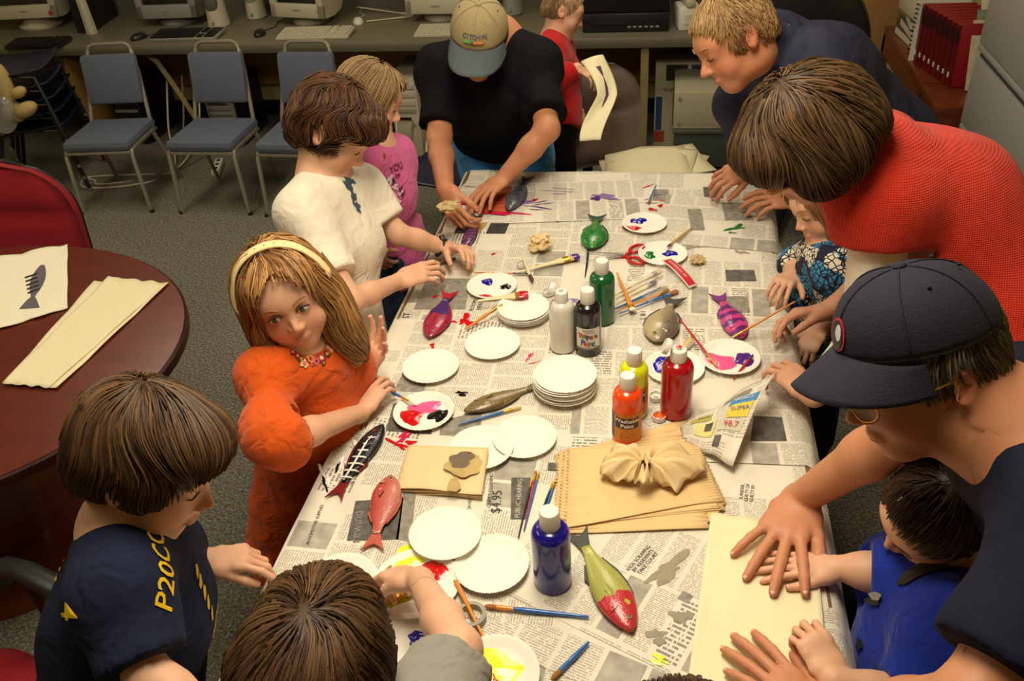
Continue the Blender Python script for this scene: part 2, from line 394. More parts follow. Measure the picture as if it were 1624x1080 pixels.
# cables
def cable(label, pts, m, r=.005):
    pts = [np.array(p, float) for p in pts]; out = []
    for i in range(len(pts)-1):
        p0 = pts[max(i-1, 0)]; p1 = pts[i]; p2 = pts[i+1]; p3 = pts[min(i+2, len(pts)-1)]
        for k in range(6):
            q = k/6; out.append(.5*((2*p1)+(-p0+p2)*q+(2*p0-5*p1+4*p2-p3)*q*q+(-p0+3*p1-3*p2+p3)*q**3))
    out.append(pts[-1]); o = MB().tube(out, r, 6).build('cable', m, smooth=True); return tag(o, label, 'cable', 'loose cables under the desk')
for k in range(4):
    x = -1.52+.06*k
    cable('black cable hanging under the desk behind the third blue chair, %s' % ['leftmost', 'second from the left', 'second from the right', 'rightmost'][k], [(x, 2.1+.05*k, .68), (x+.03, 2.1, .45), (x+.1-.05*k, 2.12, .2), (x+.2, 2.1, .01), (x+.4, 2.0, .006)], M_blkr, .006)
for k in range(4):
    cable('%s cable looping on the carpet below the beige tower' % ['grey outermost', 'white outer', 'grey inner', 'white innermost'][k], [(-1.0+.1*k, 2.0, .25), (-.95+.08*k, 1.9, .06), (-.7+.05*k, 1.72-.05*k, .006), (-.45, 1.75+.05*k, .006), (-.4-.1*k, 1.95, .006), (-.62, 2.0, .02), (-.8, 1.85-.04*k, .006)], M_cordw if k % 2 else M_cord, .007)
for k in range(3):
    cable('%s cable trailing on the carpet behind the first blue chair' % ['short white', 'grey', 'long white'][k], [(-2.35+.1*k, 2.1, .5), (-2.38+.1*k, 2.0, .2), (-2.3, 1.8, .006), (-2.45-.1*k, 1.6, .006), (-2.75, 1.55+.05*k, .006), (-2.8, 1.7, .006), (-2.4, 1.75, .006)], M_cordw if k != 1 else M_cord, .006)
for k in range(2):
    cable('thin white cable on the desk behind the white mouse, %s' % ['nearer strand', 'further strand'][k], [(-1.25, 2.6, .75), (-1.0, 2.55, .726), (-.85, 2.45+.05*k, .726), (-1.0, 2.4, .726), (-1.12, 2.36, .726)], M_cordw, .004)
# power strip
t = thing('power_strip', 'pale power strip on the carpet behind the second blue chair', 'power strip', (-2.02, 1.83, 0), .3)
MB().box((0, 0, .02), (.05, .2, .035), bev=.006).build('case', M_white, t)
for k in range(3): MB().box((0, -.06+.06*k, .039), (.02, .022, .004)).build('socket', M_blkr, t)
# TV with VCR
t = thing('television', 'black CRT television on the desk beside the boy in red', 'television', (.435, 2.1, DZ+.10))
MB().box((0, .22, .19), (.46, .36, .38), bev=.02).build('case', M_blk, t)
MB().box((0, .0, .2), (.47, .06, .40), bev=.015).build('bezel', M_blk, t)
MB().box((0, -.028, .22), (.37, .02, .28), bev=.04).build('screen', mat('tv_screen', S(52, 52, 48), .15), t)
t = thing('video_recorder', 'black video recorder under the television', 'video recorder', (.435, 2.1, DZ))
MB().box((0, .13, .05), (.46, .34, .1), bev=.006).build('case', M_blk, t)
MB().box((-.08, -.045, .06), (.2, .008, .03)).build('tape_slot', M_blkr, t)
for k in range(6): MB().box((.02+.03*k, -.043, .03), (.018, .006, .008)).build('button', M_silver, t)
t = thing('telephone', 'white handset device with printed label beside the television', 'telephone', (.76, 2.15, DZ), .2)
MB().box((0, 0, .06), (.12, .16, .12), bev=.012).build('body', M_white, t)
MB().box((0, 0, .14), (.05, .18, .04), bev=.012).build('handset', M_beige, t)
MB().box((.0, -.082, .06), (.06, .004, .05)).build('label_sticker', mat('pale_label', S(215, 205, 180)), t)
# ------------------------------------------------------------------ boxes under the desk, right
t = thing('printer_box', 'white printer carton with photo print and small logo under the desk', 'box', (.86, 2.25, 0), 0)
MB().box((0, .1, .25), (.52, .22, .5), bev=.004).build('carton', M_carton, t)
for k in range(3): MB().box((-.14+.14*k, -.0115, .44), (.12, .003, .09)).build('printed_photo', mat('carton_photo%d' % k, [S(40, 36, 34), S(48, 58, 84), S(60, 44, 34)][k], .5, .5, 30), t)
MB().box((-.235, -.0115, .2), (.035, .003, .2)).build('printed_stripe', mat('carton_blue', S(40, 60, 110)), t)
MB().box((-.23, -.012, .06), (.06, .003, .07)).build('printed_patch', mat('carton_red', S(150, 60, 40)), t)
X3 = np.array([[1, 0, 0], [0, 0, -1], [0, 1, 0]])
text_mesh('lettering', 'hp psc 2175', .03, X3, (-.14, -.0125, .345), M_blk, t)
t = thing('metal_case', 'cream metal drawer case in front of the printer carton', 'case', (.93, 1.93, .26), 0)
MB().box((0, .12, .1), (.44, .4, .2), bev=.004).build('case', M_carton, t)
MB().box((-.223, .12, .1), (.006, .36, .18)).build('side_plate', mat('patterned_side', S(70, 66, 50), .5, .6, 90), t)
for zz in (.03, .17): MB().lathe([(.009, 0), (.009, .006), (0, .006)], (-.19, -.08, zz), 10, rotx(math.pi/2)).build('screw', M_silver, t)
t = thing('storage_bin', 'dark green storage bin under the cream metal case', 'bin', (.95, 1.93, 0), 0)
MB().box((0, .12, .125), (.46, .4, .25), bev=.01).build('bin', mat('dark_green_bin', S(62, 68, 58), .5), t)
MB().box((0, .12, .245), (.48, .42, .022), bev=.004).build('rim', mat('dark_green_rim', S(84, 88, 76), .5), t)
MB().box((.0, -.075, .03), (.46, .01, .02)).build('base_strip', M_beiged, t)
t = thing('white_appliance', 'white curved machine under the desk behind the brown chair', 'appliance', (.3, 2.25, 0), 0)
MB().lathe([(.16, 0), (.17, .02), (.16, .3), (.12, .42), (.06, .46)], (0, 0, 0), 24).build('shell', M_beige, t)
MB().lathe([(.172, .1), (.174, .11), (.172, .12)], (0, 0, 0), 24, cap=False).build('band', M_beiged, t)

# ------------------------------------------------------------------ blue stacking chairs
def blue_chair(label, x, y, rz):
    t = thing('stacking_chair', label, 'chair', (x, y, 0), rz, 'blue padded chairs along the desk')
    w = .205
    # seat pad
    mb = MB(); mb.box((0, .0, .388), (.385, .375, .062), None, .029); mb.build('seat', M_bluefab, t)
    MB().box((0, 0, .352), (.375, .365, .016), None, .004).build('seat_frame', M_chrome, t)
    R = rotx(-.22)
    mb = MB(); mb.box((0, .212, .63), (.325, .05, .27), R, .023); mb.build('backrest', M_bluefab, t)
    for s in (-1, 1):
        MB().tube([(s*.2, -.19, 0), (s*.188, -.175, .33), (s*.186, -.16, .358), (s*.186, -.12, .366), (s*.186, .1, .364), (s*.18, .15, .375)], .0115, 8).build('leg', M_chrome, t)
        MB().tube([(s*.2, .27, 0), (s*.178, .14, .34), (s*.172, .165, .44), (s*.148, .24, .66), (s*.125, .275, .775)], .0115, 8).build('leg', M_chrome, t)
        MB().lathe([(.014, 0), (.014, .015), (.011, .018)], (s*.205, -.19, 0), 8).build('foot_cap', M_blkr, t)
    MB().tube([(-.125, .275, .775), (-.112, .281, .795), (-.088, .284, .805), (.088, .284, .805), (.112, .281, .795), (.125, .275, .775)], .0115, 8).build('top_handle', M_chrome, t)
for lab, x, y, rz in (('blue padded metal chair nearest the dark chair stack', -2.38, 1.43, .10), ('blue padded metal chair in the middle of the row of three', -1.765, 1.44, .0), ('blue padded metal chair behind the boy in the white shirt', -1.245, 1.42, -.03)):
    blue_chair(lab, x, y, rz)
# ------------------------------------------------------------------ stack of dark plastic chairs on the left
def shell_chair(label, x, y, z, rz, group, m=M_navypl, sc=1.0, tilt=0.):
    t = thing('plastic_chair', label, 'chair', (x, y, z), rz, group)
    w = .43*sc
    V = []; n, k = 9, 14
    for i in range(k):
        q = i/(k-1)
        if q < .5: yy = -.2+.4*(q/.5); zz = .40 - .02*math.sin(q/.5*math.pi); 
        else: a = (q-.5)/.5; yy = .2+.10*a; zz = .40+.38*a
        if abs(q-.5) < .08: zz += .01
        ww = w*(1-.12*max(0, q-.5)*2)
        for j in range(n):
            u = j/(n-1)*2-1; V.append((u*ww/2, (yy-.03*(1-u*u)*(-1 if q > .55 else 0))*sc, (zz+.02*abs(u)**3)*sc))
    F = [(i*n+j, i*n+j+1, (i+1)*n+j+1, (i+1)*n+j) for i in range(k-1) for j in range(n-1)]
    o = mesh('seat_shell', V, F, m, t, True); md = o.modifiers.new('thickness', 'SOLIDIFY'); md.thickness = .008
    for s in (-1, 1):
        MB().tube([(s*.22*sc, -.22*sc, 0), (s*.19*sc, -.16*sc, .37*sc), (s*.18*sc, .0, .385*sc)], .012, 8).build('leg', M_blk, t)
        MB().tube([(s*.22*sc, .28*sc, 0), (s*.19*sc, .16*sc, .37*sc), (s*.18*sc, .0, .385*sc)], .012, 8).build('leg', M_blk, t)
    for s in (-1, 1):
        for yy in (-.22, .28): MB().lathe([(.013, 0), (.014, .012), (.012, .02)], (s*.22*sc, yy*sc, 0), 8).build('foot_glide', M_steel, t)
    return t
for i in range(5):
    shell_chair('navy plastic chair in the stack at the left edge, %s' % ['lowest', 'second from the bottom', 'middle', 'second from the top', 'topmost under the plush gloves'][i], -2.98+.01*i, 1.66-.022*i, .0+.085*i, 1.9, 'stacked navy chairs')
t = shell_chair('dark navy plastic chair beside the khaki cap man and beige tower', -.34, 1.02, 0, -1.9, 'stacked navy chairs')
# plush gloves in a plastic bag on the stack
t = thing('plush_glove', 'tan plush glove puppet in a clear bag on the chair stack', 'glove', P(8, 138, d=4.75))
MB().ball((0, 0, 0), (.045, .045, .13), 12, 8, roty(.1)).build('finger', mat('plush', S(188, 164, 106), .95, .1, 200, .4, 500), t, smooth=True)
for q, rr in (((.07, 0, -.03), (.05, .035, .03)), ((.09, -.02, -.12), (.075, .05, .04)), ((0, 0, -.14), (.06, .05, .06))):
    MB().ball(q, rr, 12, 8, roty(-.4)).build('finger', MATS['plush'], t, smooth=True)
MB().ball((-.05, -.03, -.14), (.08, .06, .12), 10, 8, roty(.4)).build('plastic_bag', mat('clear_bag', (.85, .85, .8), .15, 0, trans=.8), t, smooth=True)
# ------------------------------------------------------------------ upholstered office chairs
def pad(mb, c, d, R=None, bulge=1.0, n=10):
    """a rounded cushion: superellipsoid"""
    V = []; Fc = []; m = 14; k = 20
    e1, e2 = .45, .5
    sg = lambda v, e: math.copysign(abs(v)**e, v)
    for i in range(m+1):
        t_ = -math.pi/2+math.pi*i/m
        for j in range(k):
            a = 2*math.pi*j/k; V.append((d[0]/2*sg(math.cos(t_), e1)*sg(math.cos(a), e2), d[1]/2*sg(math.sin(t_), e1), d[2]/2*sg(math.cos(t_), e1)*sg(math.sin(a), e2)))
    for i in range(m):
        for j in range(k): Fc.append((i*k+j, i*k+(j+1) % k, (i+1)*k+(j+1) % k, (i+1)*k+j)[::-1])
    V = np.array(V)
    if R is not None: V = V@np.asarray(R).T
    mb.add(V+np.asarray(c), Fc); return mb
def office_chair(label, x, y, rz, m, name='office_chair', arms=True, gq=.42, bw=.46, bh=.5, sh=.46, groove=True, lean=.12, arch=.0):
    t = thing(name, label, 'chair', (x, y, 0), rz, None)
    R = rotx(-lean)
    pad(MB(), (0, 0, sh-.04), (.48, .46, .11)).build('seat', m, t, smooth=True)
    # back: arched slab with a crease
    k, n = 18, 14; V = []; Fc = []
    for side in (0, 1):
        for i in range(k+1):
            q = i/k; hw = bw/2*(1 - .0*q) * (1 if q < .55 else math.sqrt(max(.0, 1-((q-.55)/.45)**2.4*.999)))*(1 if q > .12 else .86+.14*q/.12)
            hw = max(hw, .01)
            for j in range(n+1):
                u = j/n*2-1; th = .05*(1-abs(u)**4)*(1-(2*q-1)**6)+.012
                if groove: th -= .026*math.exp(-((q-gq)/.05)**2)*(1-abs(u)**6)
                yy = -th if side == 0 else .022+.02*(1-abs(u)**3)*(1-(2*q-1)**6)
                yy -= .05*(u*u)*.8
                V.append((u*hw, yy, q*bh))
    off = (k+1)*(n+1)
    for side in (0, 1):
        for i in range(k):
            for j in range(n):
                a = side*off+i*(n+1)+j; qd = (a, a+1, a+n+2, a+n+1); Fc.append(qd if side == 0 else qd[::-1])
    rim = [i*(n+1) for i in range(k+1)]+[k*(n+1)+j for j in range(1, n+1)]+[i*(n+1)+n for i in range(k-1, -1, -1)]+[j for j in range(n-1, 0, -1)]
    for a, b in zip(rim, rim[1:]+rim[:1]): Fc.append((a, b, b+off, a+off)[::-1])
    V = np.array(V)@R.T+np.array((0, .24, sh+.02))
    mesh('backrest', V, Fc, m, t, True)
    V2 = V[off:].copy(); 
    o = mesh('back_shell', np.vstack([V[off:]+np.array((0, .012, 0)), ]), [tuple(np.array(q)-off) for q in Fc[k*n:2*k*n]], M_blk, t, True); o.modifiers.new('thickness', 'SOLIDIFY').thickness = .01
    MB().tube([(0, .1, sh-.1), (0, .27, sh-.08), (0, .30, sh+.15)], .025, 8, flat=.5).build('back_bar', M_blk, t)
    MB().tube([(0, 0, .08), (0, 0, sh-.09)], .028, 12).build('gas_column', M_blk, t)
    MB().box((0, 0, sh-.095), (.2, .24, .03), bev=.008).build('seat_plate', M_blk, t)
    for i in range(5):
        a = i*2*math.pi/5+.3; c, s = math.cos(a), math.sin(a)
        MB().tube([(0, 0, .11), (c*.14, s*.14, .10), (c*.29, s*.29, .07)], [.03, .026, .018], 8, flat=.7).build('base_spoke', M_blk, t)
        MB().lathe([(.012, -.012), (.028, -.01), (.028, .01), (.012, .012)], (c*.29, s*.29, .028), 12, rotz(a)@rotx(math.pi/2)).build('caster', M_blkr, t)
    if arms:
        for s in (-1, 1):
            MB().tube([(s*.2, .06, sh-.08), (s*.29, .06, sh-.06), (s*.3, .08, sh+.08), (s*.3, .1, sh+.19)], .02, 8, flat=.6).build('arm_bracket', M_blk, t)
            MB().tube([(s*.3, .2, sh+.12), (s*.3, .17, sh+.19), (s*.3, .08, sh+.215), (s*.3, -.1, sh+.215), (s*.3, -.15, sh+.20)], .028, 10, flat=.55).build('armrest', M_blk, t)
    return t
# ------------------------------------------------------------------ seats around the room
office_chair('red fabric armchair pushed up to the far side of the oval table', -1.66, -.47, .1, M_redfab, bw=.52, bh=.5, sh=.42, name='armchair', gq=.62)
office_chair('red fabric armchair between the oval table and the boy in navy', -.70, -2.0, 1.25, M_redfab, bw=.5, bh=.36, sh=.42, name='armchair')
office_chair('brown fabric office chair with a felt fish print hung over its back', .46, .74, .5, M_brownfab, bw=.47, bh=.47, sh=.42, arms=False, lean=.10, gq=.55)
office_chair('black vinyl office chair behind the man in the navy shirt', 1.28, 1.34, 2.9, M_darkfab, bw=.56, bh=.78, sh=.44, arms=False, groove=False)
# felt print over the brown chair
def sheet_mesh(name, fn, nu, nv, m, parent=None, world=False, thick=.002, smooth=True):
    V = [fn(i/nu, j/nv) for j in range(nv+1) for i in range(nu+1)]
    F = [(j*(nu+1)+i, j*(nu+1)+i+1, (j+1)*(nu+1)+i+1, (j+1)*(nu+1)+i) for j in range(nv) for i in range(nu)]
    o = mesh(name, V, F, m, parent, smooth, world)
    if thick: md = o.modifiers.new('thickness', 'SOLIDIFY'); md.thickness = thick; md.offset = 0
    uv = o.data.uv_layers.new(name='UVMap'); me = o.data
    U = np.array([(i/nu, j/nv) for j in range(nv+1) for i in range(nu+1)]); li = np.zeros(len(me.loops), np.int32); me.loops.foreach_get('vertex_index', li)
    uv.data.foreach_set('uv', U[li].astype(np.float32).ravel()); return o
M_ink = mat('purple_ink', S(84, 52, 84), .8, .5, 120)
M_inkd = mat('grey_ink', S(96, 90, 98), .9, .5, 150)
def polyline_fish(name, fn, m, parent, thick_fn, n=16, world=False):
    """a printed fish silhouette laid on a sheet parametrised by fn(u,v)"""
    V = []; Fc = []
    for i in range(n+1):
        q = i/n; h = thick_fn(q)
        for s in (-1, 1): V.append(fn(q, s*h))
    for i in range(n): Fc.append((2*i, 2*i+1, 2*i+3, 2*i+2))
    return mesh(name, V, Fc, m, parent, world=world)
fishprof = lambda q: .11*math.sin(math.pi*min(1, q/.72))**.8+.012 if q < .72 else (.02+.16*(q-.72)/.28 if q > .76 else .02)
t = thing('felt_print', 'cream felt piece with a purple fish print draped on the brown chair back', 'felt', P(945, 160, d=3.45))
A0, A1, B0, B1 = P(921, 98, d=3.50), P(956, 87, d=3.50), P(934, 222, d=3.30), P(964, 224, d=3.30)
def hang(u, v):
    p = (A0*(1-u)+A1*u)*(1-v)+(B0*(1-u)+B1*u)*v
    p = p + CR*(.050*math.sin(v*math.pi*1.15)-.03*max(0, math.sin((v-.45)*math.pi*1.6))*(1-u*.4)) - CF*(.02*math.sin(v*5+u*3))
    return p
sheet_mesh('felt', hang, 10, 18, M_felt, t, True)
polyline_fish('fish_print', lambda q, h: hang(.5+h*2.0, .60-.48*q)-CF*.004, M_ink, t, lambda q: fishprof(q)*.3, world=True)
# felt sheets on the chair seat
for i in range(6):
    c = P(1035+(-18, 12, -6, 20, 0, -10)[i], 262-i*1.5, z=.475+.006*i); a = (.2, -.3, .05, .35, -.12, .1)[i]
    fn = lambda u, v, c=c, a=a, i=i: c + rotz(a)@np.array(((u-.5)*.36, (v-.5)*.30, .006*math.sin(u*5+i)*math.sin(v*4+i)))
    o = sheet_mesh('felt_sheet', fn, 8, 8, M_felt); tag(o, 'cream felt square on the brown chair seat, %s of the pile' % ['lowest', 'second lowest', 'third from the bottom', 'third from the top', 'second from the top', 'topmost'][i], 'felt', 'felt squares on the brown chair')
# ------------------------------------------------------------------ oval table with felt pieces
t = thing('oval_table', 'dark mahogany oval meeting table on the left side of the room', 'table', (-1.38, -1.08, 0))
ell = lambda a, b, n=64: [(a*math.cos(2*math.pi*k/n), b*math.sin(2*math.pi*k/n)) for k in range(n)]
MB().prism(ell(.744, .653), .705, .74).build('table_top', M_mahog, t)
mb = MB(); e1 = ell(.752, .661); e0 = ell(.744, .653); n = 64
V = [(x, y, .738) for x, y in e0]+[(x, y, .734) for x, y in e1]+[(x, y, .708) for x, y in e1]+[(x, y, .703) for x, y in e0]
mb.add(V, [(k*n+j, k*n+(j+1) % n, (k+1)*n+(j+1) % n, (k+1)*n+j)[::-1] for k in range(3) for j in range(n)]); mb.build('edge_band', mat('mahogany_edge', S(48, 16, 11), .35), t)
MB().lathe([(.11, .03), (.1, .1), (.085, .69), (.2, .703)], (0, 0, 0), 24).build('pedestal', M_mahogs, t)
MB().lathe([(.36, 0), (.36, .025), (.1, .04)], (0, 0, 0), 32).build('base', M_mahogs, t)
def felt_piece(label, pxs, z, m=M_felt, wav=.006, layers=1, name='felt_sheet', cat='felt', edge=.02, group=None, seed=0):
    q = [P(a, b, z=z) for a, b in pxs]     # corners in order: u0v0, u1v0, u1v1, u0v1
    def fn(u, v):
        p = (q[0]*(1-u)+q[1]*u)*(1-v)+(q[3]*(1-u)+q[2]*u)*v
        e = math.exp(-min(u, 1-u)/.06)+math.exp(-min(v, 1-v)/.06)
        p = p + np.array((0, 0, wav*abs(math.sin(u*9+seed)*math.sin(v*7+seed*2))*min(1, e) + .0015))
        k = edge*.5*math.exp(-min(v, 1-v)/.05)*math.sin(u*23+seed*3); p = p + nrm(q[3]-q[0])*k*.25
        return p
    o = sheet_mesh(name, fn, 24, 24, m); tag(o, label, cat, group); return o, fn
o1, fn = felt_piece('white felt square with a dark fish print on the oval table', ((-70, 425), (108, 390), (108, 490), (-70, 545)), .742, M_feltw, .012, seed=1)
t2 = o1
polyline_fish('fish_print', lambda q, h: fn(.66+.10*q+h*.25 - .22*(q-.5), .25+.6*q)+np.array((h*.3, 0, .002)), M_inkd, t2, lambda q: fishprof(q)*.45+.01)
for k in range(5):
    mesh('ink_stripe', [fn(.66+.02*k*.3+dx, .38+.06*k+dv)+np.array((0, 0, .003)) for dx, dv in ((-.05, 0), (.06, -.02), (.06, .0), (-.05, .02))], [(0, 1, 2, 3)], M_blk, t2)
felt_piece('lower long cream felt strip fanned under another on the oval table', ((150, 447), (268, 450), (90, 618), (14, 600)), .7425, M_felt, .004, seed=2, group='long felt strips on the oval table')
felt_piece('upper long cream felt strip lying across the oval table', ((172, 441), (262, 451), (78, 616), (4, 610)), .7455, M_felt, .006, seed=4, group='long felt strips on the oval table')
# ------------------------------------------------------------------ bookshelf and file cabinet on the right
t = thing('bookshelf', 'low dark reddish wooden bookshelf behind the grey file cabinet', 'bookshelf', (1.98, 1.6, 0))
for y0, y1 in ((1.24, 2.1), (.93, 1.22)):
    MB().box(L(t, 1.98, (y0+y1)/2, .70), (.42, y1-y0, .04), bev=.004).build('shelf_top', M_mahogs, t)
    MB().box(L(t, 1.785, (y0+y1)/2, .64), (.03, y1-y0, .09)).build('front_rail', M_mahogs, t)
    MB().box(L(t, 1.98, (y0+y1)/2, .06), (.4, y1-y0, .04)).build('lower_shelf', M_mahogs, t)
    MB().box(L(t, 1.98, (y0+y1)/2, .36), (.4, y1-y0, .03)).build('middle_shelf', M_mahogs, t)
    MB().box(L(t, 2.175, (y0+y1)/2, .36), (.02, y1-y0, .68)).build('back_panel', M_mahogs, t)
for y in (.95, 1.225, 2.08): MB().box(L(t, 1.97, y, .34), (.40, .05, .68)).build('side_panel', M_mahogs, t)
bc = [(70, 90, 110), (150, 60, 40), (190, 180, 150), (150, 120, 30), (90, 110, 120), (60, 70, 60), (170, 150, 110), (120, 30, 30), (40, 60, 80), (200, 190, 170)]
def book(label, c, d, R, i, name='book', group='books on the low shelf'):
    t = thing(name, label, 'book', c, 0, group)
    mb = MB(); mb.box((0, 0, 0), d, R); mb.build('pages', mat('book_pages', S(196, 184, 150), .9, .1, 200), t)
    mc = mat('book_cover_%d' % (i % 10), S(*bc[i % 10]), .5, .15, 20)
    mb = MB(); k = int(np.argmin(d)); e = np.zeros(3); e[k] = d[k]/2
    dd = np.array(d, float)*1.02; dd[k] = .004
    for s in (-1, 1): mb.box(np.asarray(R)@(e*s) if R is not None else e*s, dd, R)
    mb.build('cover', mc, t); return t
yb = 1.30; i = 0
nth = lambda i: ['first', 'second', 'third', 'fourth', 'fifth', 'sixth', 'seventh', 'eighth', 'ninth', 'tenth', 'eleventh', 'twelfth', 'thirteenth', 'fourteenth', 'fifteenth', 'sixteenth', 'seventeenth', 'eighteenth', 'nineteenth', 'twentieth', 'twenty-first', 'twenty-second', 'twenty-third', 'twenty-fourth', 'twenty-fifth', 'twenty-sixth', 'twenty-seventh', 'twenty-eighth', 'twenty-ninth', 'thirtieth'][i]
words = ['slate grey', 'brick red', 'pale cream', 'ochre yellow', 'dusty teal', 'dark green', 'tan', 'deep red', 'dark blue', 'off-white']
while yb < 2.04:
    w = random.uniform(.025, .05); h = random.uniform(.2, .26)
    book('%s book upright on the middle shelf, %s from the file cabinet end' % (words[i % 10], nth(i)), (1.90, yb+w/2, .376+h/2), (.2, w*.94, h), None, i); yb += w; i += 1
yb = .99
for i, (w, a) in enumerate(((.04, .25), (.035, .3), (.045, .32), (.03, .35))):
    book('%s book leaning inside the shelf bay beside the file cabinet' % words[(i*3+2) % 10], (1.90, yb+.02+i*.052, .376+.115), (.2, w*.9, .21), rotx(a), i*3+2)
yb = 1.30; i = 0
while yb < 2.0:
    w = random.uniform(.03, .06); h = random.uniform(.2, .25)
    book('%s book on the lowest shelf, %s from the file cabinet end' % (words[(i*7+1) % 10], nth(i)), (1.90, yb+w/2, .08+h/2), (.2, w*.94, h), None, i*7+1); yb += w; i += 1
# things on top of the shelf
t = thing('document_box', 'pale grey flat box with a black tape case on the bookshelf', 'box', (1.92, 1.86, .72), .1)
MB().box((0, 0, .17), (.24, .26, .09), bev=.004).build('box', M_beige, t)
for k in range(3): book('dark hardback lying in the pile under the pale box' if k == 0 else 'grey hardback lying in the pile under the pale box' if k == 1 else 'thin black hardback lying on top of the pile under the pale box', (1.92+.005*k, 1.86-.01*k, .74+.041*k), (.23, .25-.01*k, .038), rotz(.1-.1*k), (5, 8, 0)[k], group='books piled on the shelf')
t = thing('tape_case', 'black video tape case lying on the pale box', 'case', (1.94, 1.85, .937), .3); MB().box((0, 0, .012), (.1, .16, .024), bev=.003).build('case', M_blk, t); MB().box((.0, .0, .026), (.07, .1, .003)).build('label_sticker', mat('tape_label', S(160, 150, 90)), t)
for k in range(5): book('small pale paperback in the pile beside the red binders, %s' % ['lowest', 'second lowest', 'middle', 'second highest', 'topmost'][k], (1.88+.006*k, 1.62-.004*k, .733+.0245*k), (.13+.008*(k % 2), .19, .022), rotz(.12*math.sin(k*2)), (0, 9, 6, 2, 9)[k], group='paperbacks piled on the shelf')
M_binder = mat('binder_red', S(138, 18, 26), .4, .1, 10)
for k in range(8):
    t = thing('binder', 'red ring binder with white spine mark, %s of the row from the bookcase front' % ['first', 'second', 'third', 'fourth', 'fifth', 'sixth', 'seventh', 'last'][k], 'binder', (1.90+.010*k, 1.50-.045*k, .72), 0, 'red binders on the shelf')
    R = rotx(-.1)
    MB().box((0, 0, .13), (.22, .036, .26), R, .003).build('cover', M_binder, t); MB().box((-.105, 0, .13), (.012, .038, .25), R).build('spine', mat('binder_dark', S(96, 12, 18), .4), t)
    MB().box((-.1125, 0, .05), (.003, .012, .02), R).build('spine_mark', M_white, t); MB().box((-.112, 0, .21), (.003, .03, .06), R).build('spine_label', M_blk, t)
t = thing('notebook', 'white spiral notebook standing before the red binders', 'notebook', (1.885, 1.545, .72)); MB().box((0, 0, .14), (.22, .012, .28), rotx(-.05)).build('pages', M_white, t)
for k in range(12): MB().lathe([(.006, -.002), (.008, -.002), (.008, .002), (.006, .002)], (-.112, .0, .03+.02*k), 8, None, cap=False).build('spiral_ring', M_blk, t)
t = thing('paper_stack', 'loose pale magazines leaning on the red binders', 'papers', (2.02, 1.2, .72)); 
for k in range(4): MB().box((.02*k, .03*k-.05, .14+.035*k), (.21, .004, .28), rotx(-.35-.1*k)).build('magazine', mat('magazine%d' % k, [S(190, 180, 150), S(120, 128, 110), S(200, 190, 165), S(150, 40, 40)][k], .4, .3, 30), t)
t = thing('file_cabinet', 'tall grey steel lateral file cabinet with recessed drawer pulls', 'cabinet', (2.12, .1, 0))
MB().box((.01, 0, .66), (.5, 1.54, 1.32), bev=.005).build('body', M_cab, t)
for k in range(4):
    z0 = .05+.3165*k; zc = z0+.157
    for yy in (-.385, .385):
        MB().box((-.255, yy, zc-.022), (.03, .757, .262), None, .004).build('drawer_front', M_cab, t)
        d = MB().box((-.255, yy, zc+.146), (.03, .757, .022), None, .004).build('drawer_lip', M_cab, t)
        MB().box((-.245, yy, zc+.122), (.02, .757, .03)).build('drawer_pull', M_cabd, d)
t = thing('cardboard_box', 'brown cardboard box with a wire tray behind the bookshelf', 'box', (1.72, 2.45, 0)); MB().box((0, 0, .4), (.3, .3, .8), bev=.004).build('box', M_card, t)
mb = MB()
for k in range(6): mb.tube([(-.14, -.14+.055*k, .81), (.14, -.14+.055*k, .81)], .003, 6)
for s in (-1, 1): mb.tube([(s*.14, -.14, .81), (s*.14, .14, .81), (s*.14, .14, .87), (s*.14, -.14, .87), (s*.14, -.14, .81)], .003, 6)
mb.build('wire_tray', M_steel, t)

# =================================================================== CRAFT TABLE
TY0, TY1 = -2.04, .0
t = thing('craft_table', 'long work table covered in newspaper in the middle of the room', 'table', (.5, (TY0+TY1)/2, 0))
MB().box((0, 0, T-.0155), (1.0, TY1-TY0, .031), bev=.004).build('table_top', mat('table_laminate', S(120, 88, 56), .5, .1, 10), t)
for sx in (-.44, .44):
    for sy in (-.9, 0, .9): MB().tube([(sx, sy, 0), (sx, sy, T-.03)], .017, 10).build('leg', M_blk, t)
for sx in (-.44, .44): MB().box((sx, 0, T-.06), (.02, 1.86, .05)).build('apron', M_blk, t)
